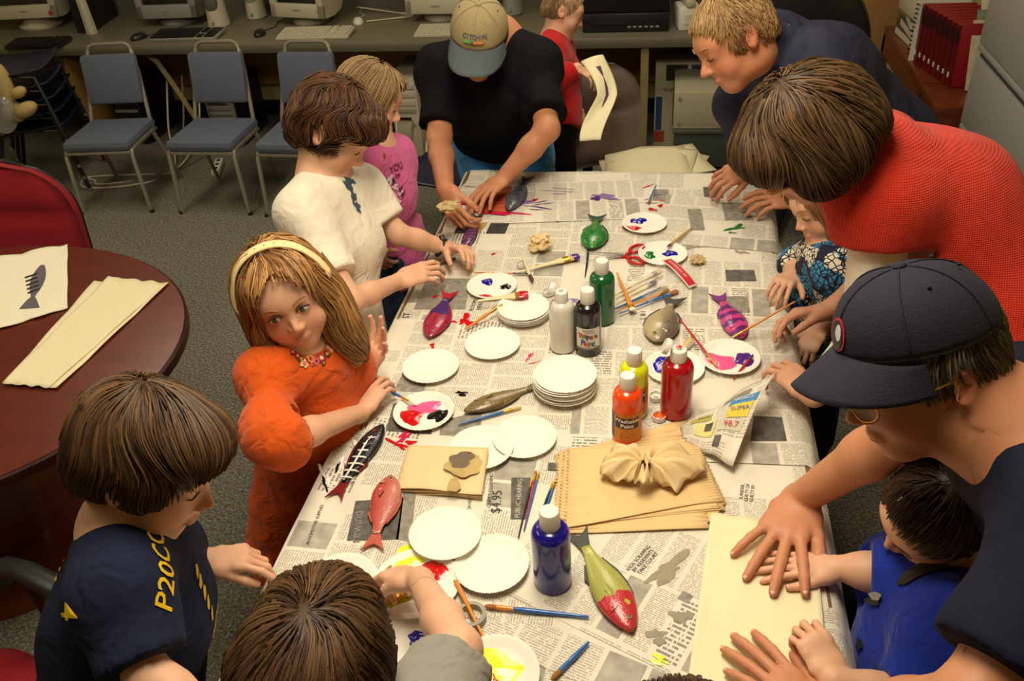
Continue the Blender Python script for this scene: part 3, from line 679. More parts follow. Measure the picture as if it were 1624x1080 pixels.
# ------------------------------------------------------------------ newsprint
def news_mat(name, bw, rh, seed, lp=.0046, paper=S(222, 215, 198), ink=.68):
    m, n, b = newmat(name)
    uv = n.n('ShaderNodeUVMap'); sep = n.n('ShaderNodeSeparateXYZ'); n.link(uv.outputs[0], sep.inputs[0]); U, V = sep.outputs[0], sep.outputs[1]
    mp = n.n('ShaderNodeMapping'); mp.inputs['Location'].default_value = (seed*.131, seed*.077, 0); n.link(uv.outputs[0], mp.inputs[0])
    br = n.n('ShaderNodeTexBrick', offset=.37, offset_frequency=2, squash=1.7, squash_frequency=3)
    br.inputs['Scale'].default_value = 1; br.inputs['Brick Width'].default_value = bw; br.inputs['Row Height'].default_value = rh; br.inputs['Mortar Size'].default_value = .0045; br.inputs['Mortar Smooth'].default_value = .1
    br.inputs['Color1'].default_value = (0, 0, 0, 1); br.inputs['Color2'].default_value = (1, 1, 1, 1); br.inputs['Bias'].default_value = 0
    n.link(mp.outputs[0], br.inputs['Vector'])
    tv = n.n('ShaderNodeSeparateColor'); n.link(br.outputs['Color'], tv.inputs[0]); tv = tv.outputs[0]; gap = br.outputs['Fac']
    def lines(pitch, duty, ws, thr, us):
        fr = n.math('FRACT', n.math('DIVIDE', V, pitch)); row = n.math('FLOOR', n.math('DIVIDE', V, pitch))
        st = n.math('LESS_THAN', fr, duty)
        cv = n.n('ShaderNodeCombineXYZ'); n.link(n.math('MULTIPLY', U, ws), cv.inputs[0]); n.link(n.math('MULTIPLY', row, 3.7), cv.inputs[1])
        no = n.n('ShaderNodeTexNoise', noise_dimensions='2D'); no.inputs['Scale'].default_value = us; no.inputs['Detail'].default_value = 1; n.link(cv.outputs[0], no.inputs[0])
        return n.math('MULTIPLY', st, n.math('GREATER_THAN', no.outputs['Fac'], thr))
    body = lines(lp, .55, 260, .40, 1.)
    head = lines(.0095, .55, 190, .42, 1.)
    ph = n.n('ShaderNodeTexNoise'); ph.inputs['Scale'].default_value = 38; ph.inputs['Detail'].default_value = 5; n.link(mp.outputs[0], ph.inputs[0])
    photo = n.math('ADD', n.math('MULTIPLY', ph.outputs['Fac'], .9), .25)
    isph = n.math('MULTIPLY', n.math('GREATER_THAN', tv, .76), n.math('LESS_THAN', tv, .85))
    ishd = n.math('MULTIPLY', n.math('GREATER_THAN', tv, .85), n.math('LESS_THAN', tv, .93))
    istx = n.math('MULTIPLY', n.math('GREATER_THAN', tv, .10), n.math('LESS_THAN', tv, .76))
    k = n.math('ADD', n.math('MULTIPLY', body, n.math('MULTIPLY', istx, .62)), n.math('ADD', n.math('MULTIPLY', head, n.math('MULTIPLY', ishd, .95)), n.math('MULTIPLY', photo, isph)))
    k = n.math('MULTIPLY', n.math('MULTIPLY', k, n.math('SUBTRACT', 1, gap)), ink)
    big = n.n('ShaderNodeTexNoise'); big.inputs['Scale'].default_value = 9; big.inputs['Detail'].default_value = 3; n.link(mp.outputs[0], big.inputs[0])
    pap = n.mix(big.outputs['Fac'], tuple(v*.9 for v in paper), tuple(min(1, v*1.06) for v in paper))
    n.link(n.mix(k, pap, S(44, 42, 40)), b.inputs['Base Color']); b.inputs['Roughness'].default_value = .85; b.inputs['Specular IOR Level'].default_value = .2
    wr = n.n('ShaderNodeTexNoise'); wr.inputs['Scale'].default_value = 11; wr.inputs['Detail'].default_value = 2; wr.inputs['Distortion'].default_value = 1.; n.link(mp.outputs[0], wr.inputs[0]); bp = n.n('ShaderNodeBump'); bp.inputs['Strength'].default_value = .35; bp.inputs['Distance'].default_value = .012; n.link(wr.outputs['Fac'], bp.inputs['Height']); n.link(bp.outputs[0], b.inputs['Normal'])
    return m
NEWS = [news_mat('newsprint_%d' % i, (.062, .052, .075, .056)[i], (.105, .14, .09, .12)[i], 3*i+1, (.0046, .0043, .005, .0046)[i]) for i in range(4)]
SHEETS = {}
def newspaper(key, label, cx, cy, w, h, rot, lev, m, turn=0, curl=0.):
    R = rotz(rot); z = T+.0006+.0009*lev; loc = np.array((cx, cy, z))
    nu, nv = 22, 22; V = []; UVs = []
    for j in range(nv+1):
        for i in range(nu+1):
            u, v = i/nu-.5, j/nv-.5; p = R@np.array((u*w, v*h, 0.))+loc; dz = 0.
            for (lo, hi, ax) in ((.0, TW, 0), (TY0, TY1, 1)):
                if p[ax] < lo-.004: e = lo-.004-p[ax]; p[ax] = lo-.004-e*.42; dz -= e*.85
                if p[ax] > hi+.006: e = p[ax]-hi-.006; p[ax] = hi+.006+e*.45; dz -= e*.84
            dz += curl*max(0, u+v-.55)**2*2
            p[2] += dz+.0002*math.sin(p[0]*31+lev)*math.sin(p[1]*27); V.append(R.T@(p-loc)); UVs.append((u*w, v*h) if not turn else (v*h, -u*w))
    F = [(j*(nu+1)+i, j*(nu+1)+i+1, (j+1)*(nu+1)+i+1, (j+1)*(nu+1)+i) for j in range(nv) for i in range(nu)]
    o = mesh('newspaper_sheet', V, F, NEWS[m], None, True); o.location = loc; o.rotation_euler = (0, 0, rot)
    uv = o.data.uv_layers.new(name='UVMap'); li = np.zeros(len(o.data.loops), np.int32); o.data.loops.foreach_get('vertex_index', li); uv.data.foreach_set('uv', np.array(UVs, np.float32)[li].ravel())
    tag(o, label, 'newspaper', 'newspaper covering the table'); SHEETS[key] = (o, loc, R); return o
newspaper('a', 'newspaper sheet under the far left corner below the khaki cap man', .22, -.24, .60, .56, .06, 0, 0, 1)
newspaper('b', 'newspaper sheet at the far right corner by the blond man', .74, -.24, .60, .56, -.02, 1, 1)
newspaper('c', 'newspaper sheet under the boy in white and the purple painted fish', .24, -.74, .62, .56, .03, 1, 2, 1)
newspaper('d', 'newspaper sheet under the brush packet and the pink striped fish', .77, -.70, .58, .58, -.03, 2, 1)
newspaper('e', 'newspaper sheet under the girl in orange and the plate of red and pink paint', .25, -1.20, .60, .52, .02, 2, 3, 1)
newspaper('f', 'newspaper sheet under the red and yellow paint bottles', .78, -1.17, .56, .50, .04, 3, 0)
newspaper('g', 'newspaper sheet with black ads under the pink snapper', .27, -1.62, .60, .46, -.02, 3, 2, 1)
newspaper('h', 'newspaper sheet under the tan paper towels by the capped man', .78, -1.62, .58, .44, .01, 0, 1)
newspaper('i', 'newspaper sheet at the near end below the child in grey', .30, -1.93, .68, .34, .02, 1, 3, 1)
newspaper('j', 'newspaper sheet under the cream felt at the near right end', .80, -1.93, .54, .34, -.01, 2, 0)
newspaper('k', 'slanted newspaper sheet under the red and yellow fish', .67, -1.70, .40, .36, -.42, 4, 1)
newspaper('l', 'slanted lower newspaper sheet under the short blue brush', .63, -1.79, .38, .34, -.34, 3, 2)
newspaper('m', 'newspaper sheet hanging over the right edge below the blond man hands', .86, -.36, .38, .32, -.12, 4, 2)
newspaper('n', 'wrinkled sheet smeared with purple paint near the khaki cap man', .40, -.20, .44, .34, .12, 3, 1)
def onsheet(key, pts, dz=.0007):
    o, loc, R = SHEETS[key]; return o, [R.T@(np.asarray(p)-loc)*np.array((1, 1, 0))+np.array((0, 0, dz)) for p in pts]
M_phd = mat('printed_dark', S(92, 88, 82), .85, .85, 60)
M_phm = mat('printed_grey', S(140, 134, 122), .85, .75, 70)
M_phb = mat('printed_black', S(50, 48, 46), .85, .8, 50)
M_pho = mat('printed_orange', S(190, 96, 48), .8, .5, 25)
M_phl = mat('printed_pale', S(196, 188, 166), .85, .1, 60)
def photo(key, pxs, m, dz=.0007):
    o, q = onsheet(key, [P(a, b, z=T+.003) for a, b in pxs], dz); return mesh('printed_photo', q, [(0, 1, 2, 3)], m, o)
photo('c', ((676, 441), (746, 441), (738, 490), (656, 490)), M_phm)
photo('a', ((728, 352), (762, 352), (738, 398), (706, 398)), M_phb); photo('a', ((778, 353), (808, 353), (786, 405), (756, 400)), M_phb)
photo('a', ((764, 352), (774, 352), (742, 392), (734, 392)), mat('printed_yellow', S(170, 138, 70), .8, .3, 40), .0009)
photo('n', ((770, 294), (812, 296), (806, 338), (765, 340)), M_pho, .0009)
photo('e', ((624, 640), (690, 640), (684, 690), (610, 690)), M_phd); photo('e', ((700, 668), (765, 650), (760, 700), (695, 703)), M_phm)
photo('e', ((640, 590), (680, 592), (672, 622), (624, 620)), M_phm)
photo('g', ((640, 778), (660, 778), (652, 860), (628, 856)), M_phm); photo('g', ((564, 795), (640, 790), (632, 856), (550, 858)), M_phd)
photo('g', ((811, 758), (842, 758), (838, 824), (810, 824)), M_phd)
photo('b', ((1115, 296), (1145, 296), (1148, 320), (1118, 320)), M_phd); photo('b', ((1037, 300), (1060, 300), (1062, 318), (1036, 318)), M_phm); photo('b', ((970, 280), (984, 280), (982, 292), (968, 292)), M_phm)
photo('m', ((1144, 322), (1180, 322), (1196, 350), (1150, 350)), M_phm); photo('m', ((1090, 332), (1112, 332), (1118, 366), (1096, 366)), M_phm)
photo('d', ((1150, 428), (1196, 428), (1200, 446), (1152, 446)), M_phd); photo('d', ((1140, 470), (1185, 470), (1190, 495), (1145, 495)), M_phm)
photo('f', ((990, 600), (1012, 560), (1040, 575), (1020, 612)), M_phl); photo('f', ((1195, 660), (1240, 662), (1248, 700), (1190, 700)), M_phd)
photo('k', ((1083, 938), (1100, 946), (1090, 958), (1074, 950)), M_phm)
photo('g', ((870, 734), (888, 735), (886, 748), (868, 747)), M_phd); photo('e', ((840, 735), (862, 735), (860, 748), (838, 747)), M_phm)
photo('c', ((618, 598), (660, 590), (650, 612), (606, 622)), M_phl); photo('c', ((620, 540), (650, 538), (640, 565), (610, 568)), M_phm)
photo('b', ((905, 300), (908, 300), (886, 352), (882, 352)), M_phb); photo('b', ((931, 395), (935, 395), (931, 440), (927, 440)), M_phb)
M_ad = mat('printed_text', S(62, 60, 56), .85)
def headline(key, txt, px, py, size, px2, py2, m=M_ad, xs=1.):
    """print reading from pixel 1 towards pixel 2, centred on pixel 1"""
    a, b = P(px, py, z=T+.003), P(px2, py2, z=T+.003); o, q = onsheet(key, [a, b], .0012); d = nrm(q[1]-q[0])
    return text_mesh('headline', txt, size, np.array([d, np.cross((0, 0, 1), d), (0, 0, 1)]).T, q[0], m, o, xs=xs)
headline('g', 'CARPET CLEANING', 778, 778, .011, 781, 740); headline('g', '$4.95', 788, 796, .028, 792, 755)
headline('g', 'PUBLIC HEARING', 823, 790, .014, 826, 750, M_phl); headline('g', '24 HO', 745, 800, .010, 747, 780)
headline('c', 'ROOM\nHERE', 756, 484, .018, 768, 455); headline('c', 'ST', 645, 500, .026, 655, 470)
headline('e', 'DOUBLE UP TO', 570, 690, .014, 590, 655, xs=.9); headline('g', 'rewind', 566, 836, .03, 570, 800, M_phm)
headline('a', 'S', 923, 301, .03, 935, 301, M_phm); headline('d', 'L & I', 1020, 500, .02, 1022, 480)
headline('h', 'SLANDER,\nGUILTY OF\nGUILTY BY', 1185, 780, .010, 1189, 750); headline('k', 'KICK SCRAPING\nBY RESIDENTS\nTAKE COURT', 1020, 890, .010, 1036, 872)
headline('i', 'ONCE EVERY\nTHE TABLE', 790, 1020, .010, 790, 990); headline('g', 'AUTOMOTIVE SUPPLIES', 500, 832, .010, 512, 800); headline('h', 'PUBLIC\nNOTICE', 1075, 742, .012, 1085, 715)
# =================================================================== THINGS ON THE TABLE
TZ = T+.0055
def paint(name, col, rough=.18): return mat('paint_'+name, col, rough, .12, 60, .15, 120, coat=.3)
PC = {'blue': paint('blue', S(22, 16, 150)), 'red': paint('red', S(200, 14, 22)), 'green': paint('green', S(14, 112, 52)), 'black': paint('black', S(14, 14, 16)), 'pink': paint('pink', S(232, 96, 150)),
      'purple': paint('purple', S(84, 34, 130)), 'yellow': paint('yellow', S(232, 236, 60)), 'white': paint('white', S(236, 232, 224)), 'magenta': paint('magenta', S(206, 30, 84)), 'lilac': paint('lilac', S(140, 110, 170)), 'orange': paint('orange', S(236, 84, 20))}
def blob(name, c, rx, ry, rot, m, parent, seed=0, h=.0022, rough=.25, world=True, n=28):
    rg = random.Random(seed); ph = [rg.uniform(0, 6.28) for _ in range(5)]; V = []; k = 4
    R = rotz(rot)
    for i in range(k):
        q = (1-i/k)
        for j in range(n):
            a = 2*math.pi*j/n; w = 1+rough*(math.sin(2*a+ph[0])*.5+math.sin(3*a+ph[1])*.5+math.sin(5*a+ph[2])*.35+math.sin(8*a+ph[3])*.2)
            rr = q*w; V.append(np.asarray(c)+R@np.array((rx*rr*math.cos(a), ry*rr*math.sin(a), h*(1-q**3)+.3*h*math.sin(a*3+i+ph[4])*(1-q))))
    V.append(np.asarray(c)+np.array((0, 0, h)))
    F = [(i*n+j, i*n+(j+1) % n, (i+1)*n+(j+1) % n, (i+1)*n+j) for i in range(k-1) for j in range(n)]+[((k-1)*n+j, (k-1)*n+(j+1) % n, k*n) for j in range(n)]
    return mesh(name, V, F, m, parent, True, world=world)
# paint smears on the newspaper (parts of the sheet they mark)
def smear(key, px, py, rx, ry, deg, col, seed, rough=.5):
    o, q = onsheet(key, [P(px, py, z=T+.003)], .0012); R = SHEETS[key][2]
    b = blob('paint_smear', q[0], rx, ry, math.radians(deg)-math.atan2(R[1, 0], R[0, 0]), PC[col], o, seed, .0006, rough, world=False); return b
for a in (('n', 740, 322, .05, .011, 10, 'magenta', 1), ('n', 790, 338, .085, .010, -6, 'magenta', 2), ('n', 828, 322, .03, .02, 30, 'lilac', 3), ('n', 772, 314, .03, .008, 40, 'red', 4), ('n', 848, 318, .012, .006, 70, 'red', 33),
          ('n', 960, 312, .040, .016, -8, 'lilac', 5), ('n', 945, 315, .02, .012, 20, 'purple', 6), ('b', 995, 306, .03, .005, 15, 'purple', 7), ('b', 1025, 296, .022, .004, 40, 'magenta', 8),
          ('b', 1052, 326, .018, .010, 20, 'red', 9), ('b', 1034, 332, .014, .008, -10, 'red', 10), ('b', 1048, 318, .011, .004, 0, 'red', 11), ('b', 1018, 322, .04, .004, 8, 'purple', 12), ('b', 992, 279, .004, .006, 70, 'red', 13),
          ('m', 1168, 362, .020, .014, 20, 'green', 14, .9), ('m', 1160, 370, .008, .005, 20, 'green', 34, .9), ('c', 738, 508, .020, .018, 60, 'red', 15, .8), ('c', 720, 510, .007, .006, 0, 'red', 16), ('c', 750, 512, .013, .007, 0, 'red', 35), ('c', 686, 548, .006, .012, 0, 'red', 17),
          ('e', 840, 566, .016, .005, 70, 'magenta', 18), ('e', 848, 575, .012, .003, 30, 'red', 36), ('e', 732, 624, .016, .006, -10, 'black', 19, .8), ('g', 640, 694, .022, .008, 60, 'magenta', 20, .9), ('g', 632, 706, .02, .007, -30, 'red', 21, .9), ('g', 652, 702, .015, .005, 10, 'red', 37),
          ('a', 783, 402, .008, .006, 20, 'red', 22), ('c', 690, 470, .01, .006, 20, 'red', 23), ('d', 910, 476, .04, .006, -15, 'lilac', 24), ('d', 1136, 478, .012, .005, -40, 'lilac', 25),
          ('k', 1046, 1048, .014, .007, -20, 'yellow', 26, .9), ('g', 700, 560, .004, .004, 0, 'magenta', 27)):
    smear(*a)
for k in range(16): smear('n', 745+(k*37) % 150, 296+(k*23) % 44, .018+.012*(k % 3), .0022+.001*(k % 2), -12+k*11 % 40, ('lilac', 'magenta', 'lilac', 'purple')[k % 4], 200+k, .8)
for k in range(8): smear('b', 930+k*16, 318-(k*7) % 20, .016, .002, 10+k*9 % 30, ('lilac', 'purple')[k % 2], 240+k, .8)
M_smudge = mat('ink_smudge', S(150, 142, 120), .9, .3, 60)
for k, (key, px, py, rx, ry) in enumerate((('k', 1058, 905, .02, .055), ('k', 1042, 1010, .016, .02), ('d', 1100, 390, .03, .02), ('b', 990, 340, .03, .02), ('b', 900, 345, .035, .02), ('d', 1175, 400, .02, .012), ('k', 1080, 980, .018, .018))):
    o, q = onsheet(key, [P(px, py, z=T+.003)], .0009); blob('ink_smudge', q[0], rx*.8, ry*.8, -.4, M_smudge, o, 50+k, .0003, .6, False)
# dry-brushed stripes on the left-hand sheet beside the black fish
for k in range(9):
    o, q = onsheet('g', [P(520+9*k-(k % 3)*14, 760-7*k+(k % 2)*14, z=T+.003)], .0012)
    blob('paint_stripe', q[0], .022, .0035, 1.9+.3*math.sin(k), PC['black'] if k % 2 else PC['white'], o, 70+k, .0006, .5, False)
# ------------------------------------------------------------------ paper plates
M_plate = mat('paper_plate', S(236, 232, 220), .7, .03, 60)
PR = .069
def plate_mesh():
    prof = [(0.0001, .0022), (.3, .0022), (.6, .0022), (.70, .0026), (.76, .004), (.86, .0078), (.97, .0112), (1.0, .0114), (1.0, .0102), (.86, .0064), (.76, .0024), (.70, .0006), (.0001, .0006)]
    n = 144; V = []
    for r, z in prof:
        for j in range(n):
            a = 2*math.pi*j/n; fl = .00055*math.sin(36*a)*max(0, (r-.74)/.26) if .74 < r else 0
            V.append((PR*r*math.cos(a), PR*r*math.sin(a), z+fl+.0000))
    F = [(i*n+j, i*n+(j+1) % n, (i+1)*n+(j+1) % n, (i+1)*n+j) for i in range(len(prof)-1) for j in range(n)]
    me = bpy.data.meshes.new('plate'); me.from_pydata(V, [], F); me.polygons.foreach_set('use_smooth', np.ones(len(F), bool)); me.materials.append(M_plate); me.update(); return me
PLATE = plate_mesh()
def plate(label, px, py, z=TZ, tilt=(0, 0), s=1.0, group='paper plates', paints=(), loc=None):
    c = P(px, py, z=z+.008) if loc is None else np.array(loc, float); c[2] = z
    o = bpy.data.objects.new('paper_plate', PLATE); COL.objects.link(o); o.location = c; o.rotation_euler = (tilt[0], tilt[1], random.uniform(0, 6)); o.scale = (s, s, 1)
    tag(o, label, 'plate', group); o.rotation_euler[2] = 0
    for k, (bx, by, rx, ry, deg, col) in enumerate(paints):
        q = P(bx, by, z=z+.004)
        blob('paint_puddle', (np.array((q[0]-c[0], q[1]-c[1], .0024))), rx*1.22, ry*1.35, math.radians(deg), PC[col], o, hash((bx, by)) % 997, .004, .28, False)
    return o
plate('paper plate with blue and red paint near the far edge of the table', 1022, 354, paints=((1012, 349, .020, .016, 20, 'blue'), (1002, 361, .021, .011, 0, 'red')), s=.97)
plate('paper plate with green and blue paint beside the red scissors', 1051, 402, paints=((1030, 404, .014, .015, 0, 'green'), (1063, 401, .018, .012, -10, 'blue')))
plate('paper plate with blue, black and red paint under the boy in white', 780, 453, paints=((773, 446, .015, .012, 0, 'blue'), (803, 454, .014, .011, 20, 'black'), (769, 469, .017, .006, 0, 'red')))
plate('empty paper plate between the two plate stacks', 781, 545); plate('empty paper plate by the raised hand of the girl in orange', 683, 581)
plate('paper plate with red, pink and black paint before the girl in orange', 672, 652, paints=((650, 660, .022, .023, 20, 'red'), (675, 645, .028, .018, 10, 'pink'), (700, 658, .018, .022, -50, 'black')))
plate('empty paper plate lying partly under another, right of the pair mid-table', 832, 693, s=1.0); plate('empty paper plate overlapping the stained towel, left of the pair mid-table', 763, 710, z=TZ+.002)
plate('paper plate with yellow and red paint under the child reaching in', 660, 925, paints=((692, 905, .020, .016, -20, 'red'), (648, 890, .03, .016, 30, 'yellow'), (628, 955, .03, .02, 0, 'yellow')), s=1.15)
plate('empty paper plate in the foreground, overlapping the red and yellow paint plate', 706, 846, z=TZ+.008, tilt=(-.03, .02)); plate('empty paper plate in the foreground beside the blue bottle', 780, 894, z=TZ+.003, tilt=(.0, -.04))
plate('white paper plate half hidden above the head of the child in grey', 540, 925); plate('large white paper plate with a dab of blue paint beside the grey sleeve', 660, 1020, s=1.25, paints=((662, 1013, .012, .008, 10, 'blue'),))
plate('paper plate smeared with yellow and pink at the bottom edge', 785, 1068, z=TZ+.004, paints=((780, 1062, .036, .03, 0, 'yellow'), (785, 1078, .006, .012, 30, 'magenta')), s=1.05)
plate('paper plate with blue, red and white paint behind the red bottle', 1070, 582, paints=((1050, 575, .022, .024, 20, 'blue'), (1078, 572, .022, .02, 0, 'red'), (1062, 592, .018, .015, 0, 'magenta')))
plate('paper plate with pink and purple paint by the woman holding a brush', 1157, 566, z=TZ+.002, paints=((1142, 572, .030, .022, -20, 'pink'), (1182, 570, .022, .019, 10, 'purple')), s=1.03)
ordw = ['lowest', 'second', 'third', 'fourth', 'fifth', 'sixth', 'seventh', 'eighth', 'ninth', 'topmost']
c = P(831, 497, z=TZ+.008); 
for k in range(5): plate('paper plate in the low stack beside the white bottle, %s' % (ordw[k] + ' from the bottom' if 0 < k < 4 else 'lowest' if k == 0 else 'topmost'), 0, 0, TZ+.0048*k, (.0, .0), .98, 'low stack of plates', (), (c[0]+.002*math.sin(k*3), c[1]+.002*math.cos(k*5), 0))
c = P(896, 616, z=TZ+.008)
for k in range(10): plate('paper plate in the tall stack before the black bottle, %s' % (ordw[k] + ' from the bottom' if 0 < k < 9 else ordw[k]), 0, 0, TZ+.0044*k, (.0, .0), 1.03, 'tall stack of plates', (), (c[0]+.0025*math.sin(k*2.3), c[1]+.0025*math.cos(k*4.1), 0))
# ------------------------------------------------------------------ paint bottles
def wrap_text(txt, size, r, ang0, z, m, parent, dr=.0012, xs=1., rot=0., bold=.0):
    cu = bpy.data.curves.new('lettering', 'FONT'); cu.body = txt; cu.size = size; cu.align_x = 'CENTER'; cu.align_y = 'CENTER'; cu.resolution_u = 2; cu.offset = bold; cu.space_line = .85
    o = bpy.data.objects.new('lettering', cu); COL.objects.link(o); dg = bpy.context.evaluated_depsgraph_get(); me = o.evaluated_get(dg).to_mesh()
    V = np.array([v.co[:] for v in me.vertices]); F = [tuple(p.vertices) for p in me.polygons]; o.evaluated_get(dg).to_mesh_clear(); bpy.data.objects.remove(o); bpy.data.curves.remove(cu)
    x = V[:, 0]*xs*math.cos(rot)-V[:, 1]*math.sin(rot); y = V[:, 0]*xs*math.sin(rot)+V[:, 1]*math.cos(rot)
    a = ang0+x/r; W = np.c_[(r+dr)*np.cos(a), (r+dr)*np.sin(a), z+y]; return mesh('lettering', W, F, m, parent)
def arc_patch(name, r, a0, a1, z0, z1, m, parent, n=14):
    V = []
    for j in range(n+1):
        a = a0+(a1-a0)*j/n
        for z in (z0, z1): V.append((r*math.cos(a), r*math.sin(a), z))
    return mesh(name, V, [(2*j, 2*j+2, 2*j+3, 2*j+1) for j in range(n)], m, parent, True)
def bottle(label, px, py_base, r, h, m, cap='closed', labelkind=None):
    """py_base = pixel of the lowest edge of the base"""
    dpt = np.dot(P(px, py_base, z=TZ)-CAM, CF); c = P(px, py_base-r*.57*FOC/dpt, z=TZ)
    t = thing('paint_bottle', label, 'bottle', (c[0], c[1], TZ), 0, 'paint bottles')
    sh = h*.80
    MB().lathe([(r*.86, 0), (r*.97, .003), (r, .010), (r, sh*.86), (r*.97, sh*.9), (r*.86, sh*.955), (r*.66, sh*.99), (r*.48, sh), (r*.44, sh*1.01), (r*.44, sh*1.03)], n=36).build('bottle_body', m, t, smooth=False)
    cr = r*.52
    if cap == 'closed':
        cp = MB().lathe([(cr, sh*1.005), (cr*1.02, sh*1.01), (cr, h*.975), (cr*.9, h), (0.0001, h)], n=40, rad=lambda a, q: 1+.012*math.cos(20*a)).build('cap', M_white, t)
    else:
        cp = MB().lathe([(cr, sh*1.005), (cr, h*.93), (cr*.9, h*.95), (cr*.3, h*.955), (cr*.25, h*.99), (.0001, h*.99)], n=32).build('cap', M_white, t)
        ld = MB().lathe([(cr, 0), (cr, .007), (cr*.92, .010), (0.0001, .010)], n=28, c=(-cr*1.2, -.004, h*.99), R=roty(-1.15)).build('flip_lid', M_white, cp)
        if cap == 'red': blob('paint_drip', (0, 0, h*.99), .006, .005, 0, PC['red'], cp, 3, .002, .3, False)
    fa = math.atan2(CAM[1]-c[1], CAM[0]-c[0])
    if labelkind == 'tempera':
        lp = arc_patch('paper_label', r+.0005, fa-.98, fa+.98, sh*.16, sh*.60, M_white, t)
        arc_patch('label_border', r+.0008, fa-.98, fa+.98, sh*.16, sh*.20, mat('label_brown', S(120, 100, 80)), lp)
        wrap_text('washable', .0075, r, fa, sh*.56, M_blk, lp); wrap_text('TEMPERA', .006, r, fa+.1, sh*.51, mat('label_red', S(190, 40, 30)), lp)
        cols = [S(200, 40, 30), S(222, 120, 20), S(40, 110, 60), S(40, 70, 160)]
        for k, ch in enumerate('Tempera'): wrap_text(ch, .019, r, fa-.62+.205*k, sh*.44+.002*math.sin(k), mat('letter%d' % (k % 4), cols[k % 4], .5), lp, bold=.0006)
        for k, ch in enumerate('Paint'): wrap_text(ch, .021, r, fa-.4+.2*k, sh*.31-.001*k, mat('letter%d' % ((k+3) % 4), cols[(k+3) % 4], .5), lp, bold=.0006)
        wrap_text('NET CONTENTS 16 FL OZ', .004, r, fa, sh*.225, M_blk, lp)
    if labelkind in ('orange', 'yellow'):
        lp = arc_patch('paper_label', r+.0005, fa-1.5, fa+1.5, sh*.10, sh*.64, mat('label_ground', S(214, 96, 20) if labelkind == 'orange' else S(196, 120, 30), .4, .5, 60), t)
        arc_patch('label_panel', r+.0008, fa-.85, fa+.85, sh*.36, sh*.57, mat('label_navy', S(40, 30, 70), .4), lp)
        arc_patch('label_side', r+.0008, fa-1.5, fa-1.0, sh*.10, sh*.6, mat('label_side', S(60, 40, 90), .4, .5, 90), lp)
        for k in range(4): blob_c = None
        wrap_text('Washable', .0135, r, fa, sh*.52, M_white, lp, dr=.0016, bold=.0004); wrap_text('Paint', .0135, r, fa, sh*.42, M_white, lp, dr=.0016, bold=.0004)
        wrap_text('8 OZ', .01, r, fa-.1, sh*.2, mat('label_red2', S(170, 20, 20)), lp, dr=.0016)
    return t
def bm_(name, c): return mat('bottle_'+name, c, .22, .06, 12, coat=.5)
bottle('tall white paint bottle standing beside the black one', 893, 563, .031, .172, bm_('white', S(214, 210, 196)), 'open')
bottle('black paint bottle with a colourful tempera label', 933, 567, .032, .174, bm_('black', S(18, 16, 20)), 'closed', 'tempera')
bottle('dark green paint bottle beside the brush packet', 955, 519, .032, .176, bm_('green', S(10, 88, 44)))
bottle('fluorescent yellow paint bottle behind the orange one', 1004, 667, .031, .170, bm_('yellow', S(206, 214, 20)), 'closed', 'yellow')
bottle('fluorescent orange paint bottle with a washable paint label', 994, 706, .031, .166, bm_('orange', S(240, 74, 16)), 'closed', 'orange')
bottle('red paint bottle with its flip cap open', 1071, 668, .034, .18, bm_('red', S(168, 8, 20)), 'red')
bottle('royal blue paint bottle in the foreground', 877, 939, .034, .178, bm_('blue', S(20, 14, 130)))
for lab, px, py, col in (('white bottle cap lying left of the red bottle', 1040, 632, None), ('bottle lid filled with orange paint by the red bottle', 1045, 664, 'orange'), ('loose white cap standing behind the low plate stack', 870, 466, None), ('small white cap beside the wide white brush', 828, 422, None)):
    t = thing('bottle_cap', lab, 'cap', P(px, py, z=TZ), 0, 'loose bottle caps'); MB().lathe([(.015, 0), (.0155, .002), (.015, .011), (.0135, .011), (.013, .003), (.0001, .003)], n=28, rad=lambda a, q: 1+.015*math.cos(16*a)).build('cap', M_white, t)
    if col: blob('paint_puddle', (0, 0, .006), .0125, .0125, 0, PC[col], t, 4, .004, .1, False)
    else: MB().lathe([(.005, .003), (.005, .010), (.0001, .010)], n=12).build('plug', M_white, t)
